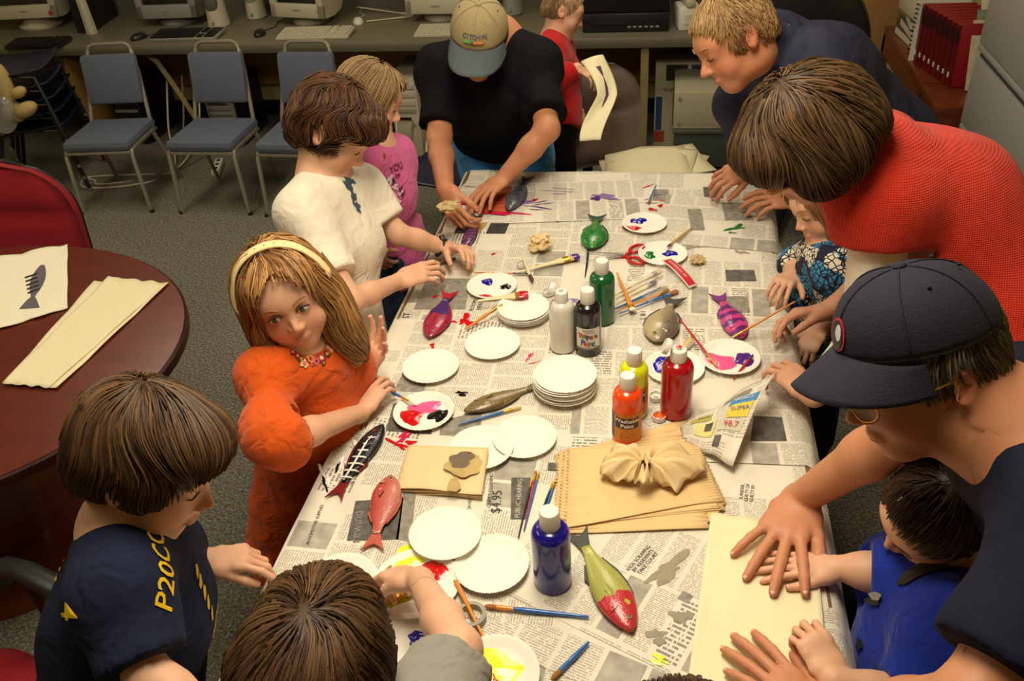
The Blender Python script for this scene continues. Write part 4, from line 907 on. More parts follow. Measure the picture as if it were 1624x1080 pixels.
# ------------------------------------------------------------------ fish
def fish_mat(name, kind, c1, c2, c3=None, scale=1.):
    m, n, b = newmat('fish_'+name); tc = n.n('ShaderNodeTexCoord'); sp = n.n('ShaderNodeSeparateXYZ'); n.link(tc.outputs['Object'], sp.inputs[0]); X, Y = sp.outputs[0], sp.outputs[1]
    vo = n.n('ShaderNodeTexVoronoi'); vo.inputs['Scale'].default_value = 260; n.link(tc.outputs['Object'], vo.inputs[0])
    no = n.n('ShaderNodeTexNoise'); no.inputs['Scale'].default_value = 45; no.inputs['Detail'].default_value = 4; n.link(tc.outputs['Object'], no.inputs[0])
    rag = n.math('MULTIPLY', n.math('SUBTRACT', no.outputs['Fac'], .5), .03)
    if kind == 'stripe':
        f = n.math('GREATER_THAN', n.math('SINE', n.math('MULTIPLY', n.math('ADD', n.math('ADD', X, n.math('MULTIPLY', Y, .35)), rag), scale)), 0.)
    elif kind == 'head':      # colour 2 beyond x = scale
        f = n.math('GREATER_THAN', n.math('ADD', X, rag), scale)
    elif kind == 'belly':     # colour 2 towards +y
        mr = n.n('ShaderNodeMapRange'); mr.inputs[1].default_value = -scale; mr.inputs[2].default_value = scale; n.link(n.math('ADD', Y, rag), mr.inputs[0]); f = mr.outputs[0]
    else:
        f = n.math('GREATER_THAN', no.outputs['Fac'], scale)
    c = n.mix(f, c1, c2)
    if c3: c = n.mix(n.math('GREATER_THAN', no.outputs['Fac'], .66), c, c3)
    sc = n.math('MULTIPLY', vo.outputs['Distance'], 60.); c = n.mix(n.math('MULTIPLY', n.math('MINIMUM', sc, 1.), .16), c, tuple(v*.3 for v in c1))
    n.link(c, b.inputs['Base Color']); b.inputs['Roughness'].default_value = .3; b.inputs['Coat Weight'].default_value = .35; b.inputs['Coat Roughness'].default_value = .15
    bp = n.n('ShaderNodeBump'); bp.inputs['Strength'].default_value = .25; bp.inputs['Distance'].default_value = .002; n.link(vo.outputs['Distance'], bp.inputs['Height']); n.link(bp.outputs[0], b.inputs['Normal'])
    return m
def fish(label, nose, tail, hh, m, fin, species='perch', thick=.5, flip=1, z=None, eye=True):
    z = TZ if z is None else z
    a, b = P(*nose, z=z+.012), P(*tail, z=z+.008); Ln = np.linalg.norm((a-b)[:2]); ang = math.atan2(a[1]-b[1], a[0]-b[0]); c = (a+b)/2
    t = thing('fish', label, 'fish', (c[0], c[1], z), ang, 'fish for printing')
    BL = Ln*.80; x0 = Ln/2; H = hh*Ln
    if species == 'deep': ts = [0, .04, .1, .2, .33, .48, .62, .76, .88, 1.0]; hs = [.03, .34, .58, .84, 1, .98, .8, .5, .24, .17]
    else: ts = [0, .04, .1, .2, .33, .48, .62, .76, .88, 1.0]; hs = [.05, .32, .55, .82, 1, .98, .84, .58, .34, .26]
    n = 20; V = []
    q = np.linspace(0, 1, 26); hq = np.interp(q, ts, hs)
    hq = np.convolve(np.pad(hq, 1, mode='edge'), [.25, .5, .25], 'valid'); hq[0] = .05
    wq = thick*hq*np.interp(q, [0, .3, .8, 1], [1.0, 1.0, .75, .35])
    for i, tt in enumerate(q):
        for j in range(n):
            an = 2*math.pi*j/n; y = H*hq[i]*math.cos(an)*(1.0 if math.cos(an)*flip > 0 else .92); zz = H*wq[i]*math.sin(an)
            V.append((x0-BL*tt, y, max(zz*(.9 if zz < 0 else 1), -H*.30)+H*.30))
    F = [(i*n+j, i*n+(j+1) % n, (i+1)*n+(j+1) % n, (i+1)*n+j) for i in range(25) for j in range(n)]+[tuple(range(n))[::-1], tuple(25*n+j for j in range(n))]
    mesh('body', V, F, m, t, True)
    def finm(name, pts, zz, th=.0016):
        k = len(pts); VV = [(x, y, zz-th+ .0) for x, y in pts]+[(x, y, zz+th) for x, y in pts]
        mesh(name, VV, [tuple(range(k))[::-1], tuple(range(k, 2*k))]+[(i, (i+1) % k, k+(i+1) % k, k+i) for i in range(k)], fin, t)
    xe = x0-BL; hp = H*hs[-1]; tl = Ln-BL
    finm('tail_fin', [(xe+.006, hp*.9), (xe-tl*.4, H*.42), (xe-tl, H*.72), (xe-tl*.72, H*.3), (xe-tl*.6, 0), (xe-tl*.72, -H*.3), (xe-tl, -H*.72), (xe-tl*.4, -H*.42), (xe+.006, -hp*.9)], H*.2)
    ft = flip
    finm('dorsal_fin', [(x0-BL*.3, ft*H*.9), (x0-BL*.36, ft*H*1.05), (x0-BL*.5, ft*H*1.08), (x0-BL*.66, ft*H*.92), (x0-BL*.82, ft*H*.55), (x0-BL*.84, ft*H*.35), (x0-BL*.5, ft*H*.8)], H*.24)
    finm('anal_fin', [(x0-BL*.58, -ft*H*.7), (x0-BL*.66, -ft*H*.88), (x0-BL*.8, -ft*H*.56), (x0-BL*.82, -ft*H*.3)], H*.2)
    zt = H*(.30+thick*.96)
    VV = [(x0-BL*.30, -ft*H*.15, zt-.001), (x0-BL*.38, -ft*H*.02, zt+.004), (x0-BL*.48, -ft*H*.2, zt+.004), (x0-BL*.42, -ft*H*.38, zt)]
    mesh('pectoral_fin', VV, [(0, 1, 2, 3)], m, t).modifiers.new('thickness', 'SOLIDIFY').thickness = .0012
    gz = [(x0-BL*(.235-.03*math.cos(k*.5)), ft*H*.62*math.sin(-1.1+2.2*k/8), H*.30+H*thick*.82*math.cos((-1.1+2.2*k/8)*.62)) for k in range(9)]
    MB().tube(gz, .0009, 5).build('gill_edge', mat('gill_dark', S(46, 40, 36), .5), t)
    if eye:
        ez = H*(.30+thick*.60*.86)
        e = MB().lathe([(H*.13, -.002), (H*.13, .0012), (H*.09, .0024), (.0001, .003)], (x0-BL*.115, ft*H*.16, ez), 14).build('eye', mat('fish_eye', S(150, 130, 90), .2), t)
        MB().lathe([(H*.075, .0), (H*.06, .0036), (.0001, .0042)], (x0-BL*.115, ft*H*.16, ez), 12).build('pupil', M_blk, e)
    MB().tube([(x0-.0005, ft*H*.02, H*.32), (x0-BL*.035, -ft*H*.10, H*(.30+thick*.2)), (x0-BL*.06, -ft*H*.14, H*(.30+thick*.3))], .0011, 5).build('mouth', MATS['gill_dark'], t)
    return t
fin_d = mat('fin_dark', S(48, 46, 42), .4, .3, 60); fin_g = mat('fin_green', S(30, 66, 46), .4, .3, 60); fin_r = mat('fin_red', S(170, 24, 30), .4, .2, 60); fin_b = mat('fin_brown', S(96, 82, 54), .4, .3, 60); fin_p = mat('fin_pinkish', S(186, 90, 70), .4, .3, 60); fin_l = mat('fin_lilac', S(120, 44, 120), .4, .2, 60); fin_s = mat('fin_slate', S(70, 74, 84), .4, .2, 60)
fish('small fish with purple and pink stripes beside the boy in white watch', (735, 392), (759, 338), .092, fish_mat('stripe_small', 'stripe', S(140, 70, 130)+(1,), S(60, 36, 70)+(1,), None, 420), fin_d)
fish('slate grey fish under the khaki cap man hand', (806, 332), (838, 278), .115, fish_mat('slate', 'patch', S(82, 88, 104)+(1,), S(60, 62, 74)+(1,), None, .5), fin_s)
fish('bright green painted fish near the far edge', (938, 394), (947, 340), .185, fish_mat('green', 'patch', S(24, 120, 52)+(1,), S(60, 140, 50)+(1,), S(96, 60, 40)+(1,), .5), fin_g, 'deep', .42)
fish('fish painted purple and red with a red tail near the boy in white', (680, 534), (714, 460), .15, fish_mat('purple_red', 'head', S(60, 30, 110)+(1,), S(168, 24, 66)+(1,), S(150, 130, 160)+(1,), .02), fin_r, 'perch', .4)
fish('plain brown speckled fish beside the tall plate stack', (735, 650), (862, 606), .13, fish_mat('brown', 'belly', S(138, 120, 80)+(1,), S(120, 96, 52)+(1,), S(166, 150, 110)+(1,), .02), fin_b, 'perch', .45)
fish('fish painted black with white stripes and red tail by the table edge', (607, 670), (528, 790), .112, fish_mat('black', 'patch', S(16, 16, 20)+(1,), S(30, 30, 40)+(1,), None, .5), mat('fin_blackred', S(120, 16, 24), .35, .5, 40), 'perch', .4, eye=False)
t = bpy.data.objects['fish.005']
for k in range(7):
    x = .062-.021*k; Hk = .022; 
    MB().tube([(x+.008, -Hk*(.9-.08*abs(k-3)), .008), (x+.003, -Hk*.45, .0155), (x-.002, 0, .0185), (x-.002, Hk*.45, .0155), (x+.004, Hk*(.9-.08*abs(k-3)), .008)], .0026, 6, flat=.6).build('painted_stripe', PC['white'], t, smooth=True)
MB().tube([(.085, 0, .013), (.04, .002, .019), (-.02, -.002, .019), (-.07, 0, .014)], .0025, 6).build('painted_stripe', PC['white'], t, smooth=True)
blob('painted_eye', (.086, .004, .0135), .006, .006, 0, PC['red'], t, 2, .002, .1, False)
fish('pink red snapper with a red tail in the left foreground', (620, 752), (590, 872), .16, fish_mat('snapper', 'belly', S(206, 130, 116)+(1,), S(190, 44, 48)+(1,), S(220, 176, 160)+(1,), .03), fin_p, 'perch', .42, flip=-1)
fish('unpainted silver fish with dark back beside the brush packet', (1040, 543), (1070, 470), .205, fish_mat('silver', 'belly', S(192, 174, 130)+(1,), S(104, 98, 84)+(1,), S(206, 194, 160)+(1,), .02), fin_d, 'deep', .45, flip=-1)
fish('fish painted in pink and purple bands near the woman hand', (1176, 536), (1138, 464), .155, fish_mat('bands', 'stripe', S(214, 70, 140)+(1,), S(92, 36, 120)+(1,), None, 170), fin_l, 'perch', .4)
fish('yellow green fish with a red painted head and black tail in the foreground', (1003, 1001), (912, 838), .14, fish_mat('yellow_red', 'head', S(172, 172, 84)+(1,), S(196, 22, 52)+(1,), S(190, 190, 70)+(1,), .052), fin_d, 'perch', .46)
# ------------------------------------------------------------------ brushes
M_hw = mat('handle_wood', S(196, 160, 92), .5, .15, 60); M_ho = mat('handle_orange', S(214, 132, 36), .35, .08, 30, coat=.3); M_hb = mat('handle_blue', S(36, 96, 168), .3, .08, 30, coat=.4); M_hr = mat('handle_red', S(176, 26, 36), .3, .08, 30, coat=.4); M_hk = mat('handle_black', S(26, 32, 34), .3, .1, 30, coat=.4); M_hc = mat('handle_cream', S(222, 208, 164), .45, .06, 30); M_gold = mat('ferrule_gold', S(206, 160, 60), .28, .1, 40, metal=.8)
M_br = mat('bristle_brown', S(150, 96, 40), .8, .35, 150); M_bt = mat('bristle_tan', S(204, 176, 116), .85, .25, 150); M_bw = mat('bristle_white', S(226, 220, 196), .85, .15, 150)
def brush(label, ph, pt, hm, fm, bm, r=.003, za=None, zb=None, wide=False, bristle=.022, ferr=.022, group='paint brushes', world_pts=None, colr=None, end=True):
    za = TZ+r*1.2 if za is None else za; zb = TZ+r*1.2 if zb is None else zb
    a, b = (P(*ph, z=za), P(*pt, z=zb)) if world_pts is None else world_pts
    Ln = np.linalg.norm(b-a); d = (b-a)/Ln; t = thing('paint_brush', label, 'paint brush', a, 0, group)
    q = lambda s: d*s
    fl = .35 if wide else 1.
    rb = r*(2.2 if wide else 1.)
    e1 = Ln-bristle-ferr; e2 = Ln-bristle
    MB().tube([q(0), q(.004), q(e1*.5), q(e1*.85), q(e1)], [r*.45, r*.62, r*.9, r*(1.1 if not wide else 1.4), r*(.85 if not wide else 2.1)], 10, flat=1. if not wide else .5).build('handle', hm, t)
    MB().tube([q(e1), q(e1+ferr*.4), q(e2)], [rb*.92, rb*1.0, rb*1.02], 12, flat=fl if wide else 1).build('ferrule', fm, t)
    s = [rb*.98, rb*1.12, rb*.95, rb*.25] if not wide else [rb, rb*1.06, rb*1.05, rb*.85]
    bo = MB().tube([q(e2), q(e2+bristle*.35), q(e2+bristle*.75), q(Ln)], s, 12, flat=(.35 if wide else .8)).build('bristles', bm, t)
    if colr:
        MB().tube([q(e2+bristle*.35), q(e2+bristle*.6), q(Ln+.001)], [s[1]*1.06, s[2]*1.08, s[3]*1.05], 12, flat=(.38 if wide else .85)).build('wet_paint', colr, bo)
    return t
brush('short blue brush standing in purple paint at the far end', (1041, 293), (1028, 322), M_hb, M_steel, M_br, .003, TZ+.02, TZ+.004, bristle=.008, ferr=.01)
brush('bamboo handled brush resting above the green and blue plate', (1097, 361), (1058, 392), M_hw, M_hw, M_br, .004, TZ+.006, TZ+.014, colr=PC['purple'])
brush('wide cream brush with a purple stained tip below the crumpled towel', (818, 432), (917, 406), M_hc, M_gold, M_bt, .0065, wide=True, bristle=.03, ferr=.02, colr=PC['purple'])
brush('short cream brush with a dark wine red tip pointing down', (828, 406), (845, 447), M_hc, M_hc, mat('bristle_wine', S(84, 24, 40), .4, .2, 60), .005, TZ+.022, TZ+.006, bristle=.03, ferr=.005)
brush('thin orange brush above the blue and black paint plate', (752, 432), (838, 434), M_ho, M_hk, M_hk, .003, TZ+.012)
brush('wide cream brush loaded with dark red paint on the low plate stack', (757, 477), (837, 466), M_hc, M_hc, M_br, .0065, TZ+.028, TZ+.034, wide=True, bristle=.034, ferr=.004, colr=PC['red'])
brush('orange brush handle across a red smear by the low plate stack', (738, 522), (797, 482), M_ho, M_gold, M_hw, .0042, TZ+.005, TZ+.03)
brush('red handled brush resting in the pink paint plate', (1077, 505), (1138, 582), M_hr, M_gold, mat('bristle_pink', S(200, 140, 60)), .003, TZ+.05, TZ+.009)
brush('dark red brush lying over the edge of the purple paint', (1163, 601), (1195, 562), M_hr, M_hr, PC['purple'], .003, TZ+.004, TZ+.014)
brush('thin blue brush dipping into the red and pink plate', (602, 611), (662, 643), M_hb, M_gold, M_bw, .0032, TZ+.035, TZ+.01)
brush('blue brush with a gold ferrule beside the brown fish', (727, 673), (828, 645), M_hb, M_gold, M_bt, .0034)
for i, (lab, h, e, m) in enumerate((('thin black brush, left of three beside the towels', (822, 853), (844, 757), M_hk), ('thin red brush, middle of three beside the towels', (832, 838), (850, 746), M_hr), ('thin blue brush, right of three beside the towels', (831, 841), (855, 746), M_hb), ('thin black brush of the pair touching the towels', (849, 840), (878, 762), M_hk), ('thin blue brush of the pair touching the towels', (857, 835), (882, 758), M_hb))):
    brush(lab, h, e, m, M_gold, M_bt if i != 1 else M_br, .0024, bristle=.012, ferr=.018)
brush('blue brush with brown flat bristles lying in front of the blue bottle', (934, 978), (768, 961), M_hb, M_ho, M_br, .0042, bristle=.022, ferr=.03)
brush('orange wooden brush across the grey tape roll', (768, 1013), (722, 920), M_ho, M_ho, M_ho, .0042, TZ+.006, TZ+.016, bristle=.003, ferr=.003)
brush('blue brush handle at the bottom edge of the photo', (934, 1018), (874, 1078), M_hb, M_hb, M_br, .0042)
brush('wide brush with a gold band lying in yellow paint below the child hand', (585, 965), (665, 925), M_hw, M_gold, M_bt, .007, TZ+.015, TZ+.012, wide=True, bristle=.03, ferr=.018, colr=PC['yellow'])
# the packet: brushes, plastic sleeve, header card
for i, (lab, h, e, m, b, w) in enumerate((('cream brush in the packet with tan bristles, furthest back', (975, 466), (1048, 428), M_hc, M_bt, 1), ('cream brush in the packet with tan bristles, second from the back', (976, 472), (1052, 436), M_hc, M_bt, 0), ('cream brush in the packet with a dark round tip', (976, 480), (1040, 446), M_hc, M_phb, 1), ('white brush in the packet with black ferrule', (975, 488), (1058, 452), M_hc, M_bw, 0), ('blue brush in the packet with a thick tan tip', (975, 490), (1056, 453), M_hb, M_bt, 0), ('orange brush in the packet with brown bristles', (980, 494), (1060, 459), M_ho, M_br, 1), ('blue brush in the packet with brown bristles, nearest the silver fish', (982, 497), (1075, 461), M_hb, M_br, 1))):
    brush(lab, h, e, m, M_gold if i % 2 else M_steel, b, .0034, TZ+.004+.001*i, TZ+.005, wide=bool(w), bristle=.02, ferr=.016, group='brushes in the packet')
brush('yellow orange brush with white bristles lying across the packet', (978, 432), (1004, 492), M_ho, M_gold, M_bw, .004, TZ+.016, TZ+.016, wide=True, bristle=.010, ferr=.012)
t = thing('plastic_packet', 'clear plastic brush packet with a red header card', 'packet', P(1030, 440, z=TZ))
def pk(u, v):
    q = [P(995, 450, z=TZ+.014), P(1050, 415, z=TZ+.014), P(1082, 440, z=TZ+.012), P(1030, 478, z=TZ+.014)]
    p = (q[0]*(1-u)+q[1]*u)*(1-v)+(q[3]*(1-u)+q[2]*u)*v; return p+np.array((0, 0, .006*math.sin(u*11)*math.sin(v*9+u*4)+.004*math.sin(v*17)))
mcl, n_, b_ = newmat('clear_film'); b_.inputs['Base Color'].default_value = (1, 1, 1, 1); b_.inputs['Roughness'].default_value = .08; b_.inputs['Alpha'].default_value = .16; b_.inputs['Specular IOR Level'].default_value = .8
sheet_mesh('film', pk, 14, 14, mcl, t, True, 0)
def card(u, v):
    q = [P(1048, 413, z=TZ+.02), P(1064, 410, z=TZ+.02), P(1106, 452, z=TZ+.006), P(1093, 457, z=TZ+.006)]
    p = (q[0]*(1-u)+q[1]*u)*(1-v)+(q[3]*(1-u)+q[2]*u)*v; return p+np.array((0, 0, .008*math.sin(v*math.pi)))
sheet_mesh('header_card', card, 4, 12, M_white, t, True, .001)
sheet_mesh('card_print', lambda u, v: card(.1+.8*u, .04+.92*v)+np.array((0, 0, .001)), 4, 12, mat('card_red', S(190, 20, 34), .4), t, True, 0)
for k in range(3):
    a, b = card(.5, .25+.22*k), card(.5, .35+.22*k); d = nrm(b-a); s_ = nrm(np.cross((0, 0, 1), d)); text_mesh('lettering', ('BRUSHES', 'craft pack', 'ART')[k], .009, np.array([d, s_, np.cross(d, s_)]).T, a+np.array((0, 0, .0024)), M_white, t, True)
# popsicle stick, scissors, tape, pencil
t = thing('craft_stick', 'wooden craft stick leaning in the blue and red paint plate', 'stick', P(1102, 530, z=TZ+.02)); a = P(1102, 530, z=TZ+.03)-np.array(t.location); b = P(1073, 562, z=TZ+.009)-np.array(t.location)
MB().tube([a, a*.95+b*.05, b], [.004, .0055, .0055], 10, flat=.25).build('stick', mat('stick_wood', S(206, 176, 112), .7, .1, 80), t)
t = thing('scissors', 'open pair of scissors with red handles in the middle of the table', 'scissors', P(990, 410, z=TZ))
l0 = np.array(t.location); pv = P(990, 405, z=TZ+.004)-l0
def blade(tip, hand, loop, zz):
    tip, hand = P(*tip, z=TZ+.004)-l0, P(*hand, z=TZ+.006)-l0; d = nrm(tip-pv); s_ = np.cross((0, 0, 1), d)
    V = []; 
    for z_ in (zz, zz+.0014): V += [pv+s_*.006+np.array((0, 0, z_)), pv-s_*.006+np.array((0, 0, z_)), tip+np.array((0, 0, z_))]
    mesh('blade', V, [(0, 2, 1), (3, 4, 5), (0, 1, 4, 3), (1, 2, 5, 4), (2, 0, 3, 5)], M_steel, t)
    lc = P(*loop, z=TZ+.006)-l0; e = nrm(lc-pv); s2 = np.cross((0, 0, 1), e); pts = [lc+e*.026*math.cos(k*2*math.pi/16)+s2*.015*math.sin(k*2*math.pi/16) for k in range(17)]
    mb = MB(); mb.tube(pts, .0045, 8, cap=False); mb.tube([pv-e*.012, pv+e*.015, lc-e*.02], [.0045, .006, .006], 8, flat=.7); mb.build('handle', mat('scissor_red', S(190, 22, 30), .3, .05, 20), t, smooth=True)
blade((931, 415), (1020, 390), (1010, 394), .001); blade((928, 401), (1020, 412), (1008, 413), .003)
MB().lathe([(.004, .003), (.004, .007), (.0001, .008)], pv, 12).build('pivot_screw', M_steel, t)
t = thing('tape_roll', 'grey tape roll lying flat under the orange brush', 'tape', P(748, 980, z=TZ)); MB().lathe([(.021, 0), (.026, 0), (.026, .012), (.021, .012), (.021, 0)], n=36, cap=False).build('roll', mat('tape_grey', S(150, 146, 136), .4, .05, 20), t); MB().lathe([(.0195, .0), (.0212, .0), (.0212, .0125), (.0195, .0125), (.0195, 0)], n=36, cap=False).build('core', M_carton, t)
t = thing('pencil', 'dark grey pencil beside the white boy hand', 'pencil', P(696, 418, z=TZ+.004)); a = P(690, 421, z=TZ+.004)-np.array(t.location); b = P(722, 410, z=TZ+.004)-np.array(t.location); MB().tube([a, a*.9+b*.1], [.0008, .0036], 6).build('point', M_hw, t); MB().tube([a*.9+b*.1, b], .0036, 6).build('barrel', mat('pencil_grey', S(70, 70, 70), .4), t)
t = thing('craft_stick', 'thin pale stick held by the child reaching in', 'stick', P(595, 930, z=TZ+.06)); a = P(620, 898, z=TZ+.085)-np.array(t.location); b = P(578, 940, z=TZ+.03)-np.array(t.location); MB().tube([a, b], [.003, .003], 8).build('stick', M_hw, t)
# ------------------------------------------------------------------ paper towels
M_tow = mat('paper_towel', S(222, 190, 134), .9, .06, 200, .2, 500); M_tow2 = mat('paper_towel_pale', S(226, 200, 150), .9, .06, 200, .2, 500)
qs = [((884, 722), (1088, 664), (1152, 800), (882, 842)), ((888, 716), (1100, 680), (1140, 812), (888, 838)), ((880, 720), (1095, 690), (1146, 826), (900, 842)), ((890, 718), (1092, 694), (1125, 838), (895, 846)), ((886, 719), (1098, 676), (1150, 808), (878, 836)), ((900, 712), (1085, 690), (1142, 806), (892, 830)), ((895, 716), (1100, 694), (1148, 795), (886, 826)), ((902, 714), (1106, 700), (1144, 792), (896, 838))]
for k, px4 in enumerate(qs):
    q = [P(a, b, z=TZ+.0013*k) for a, b in px4]; nz = 46
    def zig(i): return .0035*(1 if i % 2 else -1)
    V = []
    for j in range(nz+1):
        v = j/nz; A = q[0]*(1-v)+q[3]*v; B = q[1]*(1-v)+q[2]*v; d = nrm(B-A)
        for i in range(9):
            u = i/8; p = A*(1-u)+B*u
            if i == 0: p = p-d*zig(j)
            if i == 8: p = p+d*zig(j)
            V.append(p+np.array((0, 0, .0012*math.sin(u*6+k)*math.sin(v*5+k)+(.004*math.exp(-u/.08)*((k*37 % 5)/5)*(1+math.sin(v*30+k*2))*.5))))
    F = [(j*9+i, j*9+i+1, (j+1)*9+i+1, (j+1)*9+i) for j in range(nz) for i in range(8)]
    o = mesh('paper_towel', V, F, M_tow, None, True); o.modifiers.new('thickness', 'SOLIDIFY').thickness = .0006
    tag(o, 'tan paper towel with zigzag edges in the fanned pile, %s' % ['lowest', 'second from the bottom', 'third from the bottom', 'fourth from the bottom', 'fourth from the top', 'third from the top', 'second from the top', 'topmost'][k], 'paper towel', 'tan paper towels in the pile')
# bunched towel like a bow on the pile
t = thing('bunched_towel', 'tan paper towel bunched in the middle like a bow on the towel pile', 'paper towel', P(1030, 735, z=TZ+.02))
l0 = np.array(t.location)
def fan(pole, corners, seed):
    c0 = P(*pole, z=TZ+.045)-l0; m = 26; k = 10; V = []; ph = seed
    cs = [P(a, b, z=TZ+.02+zz)-l0 for a, b, zz in corners]
    for j in range(m+1):
        s = j/m*(len(cs)-1); i0 = min(int(s), len(cs)-2); e = cs[i0]*(1-(s-i0))+cs[i0+1]*(s-i0)
        for i in range(k+1):
            r = i/k; p = c0*(1-r)+e*r; amp = .011*math.sin(r*math.pi*.85)+.002
            V.append(p+np.array((0, 0, amp*math.sin(j*1.55+ph)+amp*.5*math.sin(j*.7+r*4+ph)+.022*math.sin(r*math.pi)*(1-.3*r))))
    F = [(j*(k+1)+i, j*(k+1)+i+1, (j+1)*(k+1)+i+1, (j+1)*(k+1)+i) for j in range(m) for i in range(k)]
    o = mesh('fold', V, F, M_tow2, t, True); o.modifiers.new('thickness', 'SOLIDIFY').thickness = .0008
fan((1020, 738), ((1000, 708, .03), (972, 712, .02), (955, 730, .015), (950, 752, .01), (985, 763, .01), (1010, 764, .012)), 0.)
fan((1028, 735), ((1040, 712, .03), (1075, 708, .02), (1118, 730, .01), (1122, 750, .006), (1090, 758, .01), (1072, 782, .002), (1050, 768, .004), (1028, 762, .02)), 2.)
fan((1024, 738), ((1010, 745, .05), (1005, 762, .03), (1020, 768, .03), (1035, 762, .03), (1036, 745, .055), (1022, 728, .06), (1010, 740, .05)), 4.)
def wad(label, px, py, r, m, seed, z=TZ, flat=.55, world=None, parent=None):
    from mathutils import noise
    bm = bmesh.new(); bmesh.ops.create_icosphere(bm, subdivisions=4, radius=1.)
    rg = random.Random(seed); pl = [(nrm([rg.uniform(-1, 1) for _ in range(3)]), rg.uniform(.5, .9)) for _ in range(40)]; off = Vector((seed*3.1, seed*1.7, 0))
    for v in bm.verts:
        p = np.array(v.co[:]); k = 1.0
        for nn, dd in pl:
            s = p@nn
            if s > 1e-3: k = min(k, dd/s)
        n1 = noise.noise(v.co*2.2+off); n2 = abs(noise.noise(v.co*5+off)); k = k*(1+.45*n1)-.28*n2+.1
        v.co = Vector(p*max(.25, k))
    V = np.array([v.co[:] for v in bm.verts])*np.array((r, r*.9, r*flat)); F = [tuple(x.index for x in f.verts) for f in bm.faces]; bm.free()
    V[:, 2] -= V[:, 2].min()
    c = P(px, py, z=z) if world is None else np.asarray(world, float); 
    if world is None: c[2] = z
    o = mesh('crumpled_towel', V, F, m, None, False); o.location = c; tag(o, label, 'paper towel', 'crumpled towels'); return o
M_towd = mat('paper_towel_stained', S(196, 170, 124), .9, .35, 40, .2, 400)
wad('crumpled tan paper towel above the wide cream brush', 857, 395, .050, M_tow2, 3, flat=.6); wad('small crumpled towel right of the green and blue plate', 1107, 417, .028, M_towd, 5)
wad('crumpled stained towel in the khaki cap man hand', 712, 338, .040, M_towd, 8, z=T+.02, world=P(711, 336, d=2.55))
# folded towel with grey stain
q = [P(a, b, z=TZ+zz) for a, b, zz in ((648, 706, .010), (775, 710, .022), (764, 786, .014), (626, 775, .008))]
t = thing('folded_towel', 'folded tan paper towel with a grey brown stain by the pink snapper', 'paper towel', q[3])
for k in range(3):
    sheet_mesh('towel_layer', lambda u, v, k=k: (q[0]*(1-u)+q[1]*u)*(1-v)+(q[3]*(1-u)+q[2]*u)*v+np.array((0, 0, .0025*k-.005+.003*math.sin(u*7+k)*math.sin(v*5)+.004*math.exp(-(1-v)/.1)*(k-1)+(.0022*math.sin(v*40) if u < .02 else 0))), 16, 12, M_tow2, t, True, .0006)
def stain(name, px, py, rx, ry, m, dz, sd): 
    c = P(px, py, z=TZ+.02); c[2] = TZ+.0225+dz; blob(name, c, rx, ry, .2, m, t, sd, .001, .22)
stain('stain', 738, 738, .036, .036, mat('stain_brown', S(186, 160, 104), .9, .3, 40), -.0012, 1); stain('stain', 732, 730, .026, .024, mat('stain_grey', S(112, 98, 78), .9, .3, 60), 0, 2); stain('stain', 720, 770, .012, .022, MATS['stain_brown'], -.0008, 3); stain('paint_dab', 744, 720, .003, .002, PC['red'], .002, 4)
# felt being printed on, near right
o, fnf = felt_piece('long cream felt piece the capped man and boy press onto a fish', ((1128, 815), (1292, 838), (1316, 1120), (1085, 1120)), TZ+.004, M_felt, .004, seed=5)
# folded-over newspaper lifted by the woman
t = thing('newspaper_fold', 'newspaper corner with coloured ads lifted by the woman hand', 'newspaper', P(1150, 680, z=TZ))
q = [P(1078, 678, z=TZ+.004), P(1232, 587, z=TZ+.085), P(1162, 738, z=TZ+.02), P(1082, 700, z=TZ+.003)]
def foldfn(u, v):
    p = (q[0]*(1-u)+q[1]*u)*(1-v)+(q[3]*(1-u)+q[2]*u)*v
    return p+np.array((0, 0, .05*math.sin(v*math.pi)*(.25+.75*u)*(1-.35*u)+.004*math.sin(u*12)))
o = sheet_mesh('page', foldfn, 20, 16, NEWS[0], t, True, .0006)
ud = o.data.uv_layers[0].data; arr = np.zeros(len(ud)*2, np.float32); ud.foreach_get('uv', arr); ud.foreach_set('uv', (arr.reshape(-1, 2)*np.array((.28, .16), np.float32)).ravel())
def pr(u0, u1, v0, v1, m, dz=.0016): return sheet_mesh('printed_ad', lambda u, v: foldfn(u0+(u1-u0)*u, v0+(v1-v0)*v)+np.array((-.0006, -.0008, dz)), 6, 6, m, t, True, 0)
pr(.60, .95, .30, .42, mat('ad_blue', S(70, 130, 180), .7, .2, 40)); pr(.62, .93, .42, .60, mat('ad_yellow', S(214, 190, 60), .7, .2, 40)); pr(.50, .80, .16, .27, M_phm); pr(.55, .92, .62, .74, M_phl); pr(.12, .40, .35, .50, mat('ad_olive', S(176, 168, 70), .7, .2, 40)); pr(.2, .5, .55, .8, mat('ad_paleyellow', S(216, 206, 130), .7, .1, 40)); pr(.35, .46, .58, .72, M_phd, .002); pr(.55, .66, .80, .92, M_phd, .002)
def adtext(txt, u, v, s, m):
    a = foldfn(u, v); b = foldfn(u+.05, v-.0); d = nrm(b-a); w = nrm(foldfn(u, v-.05)-a); w = nrm(w-d*(w@d)); text_mesh('headline', txt, s, np.array([d, w, np.cross(d, w)]).T, a+np.cross(d, w)*.004, m, t, True)
adtext('LEGACY', .78, .36, .011, M_white); adtext('SUPER', .78, .50, .014, mat('ad_darkblue', S(40, 60, 140))); adtext('98.7', .74, .68, .018, mat('ad_red', S(190, 40, 40))); adtext('DRIVE', .3, .42, .010, M_blk)
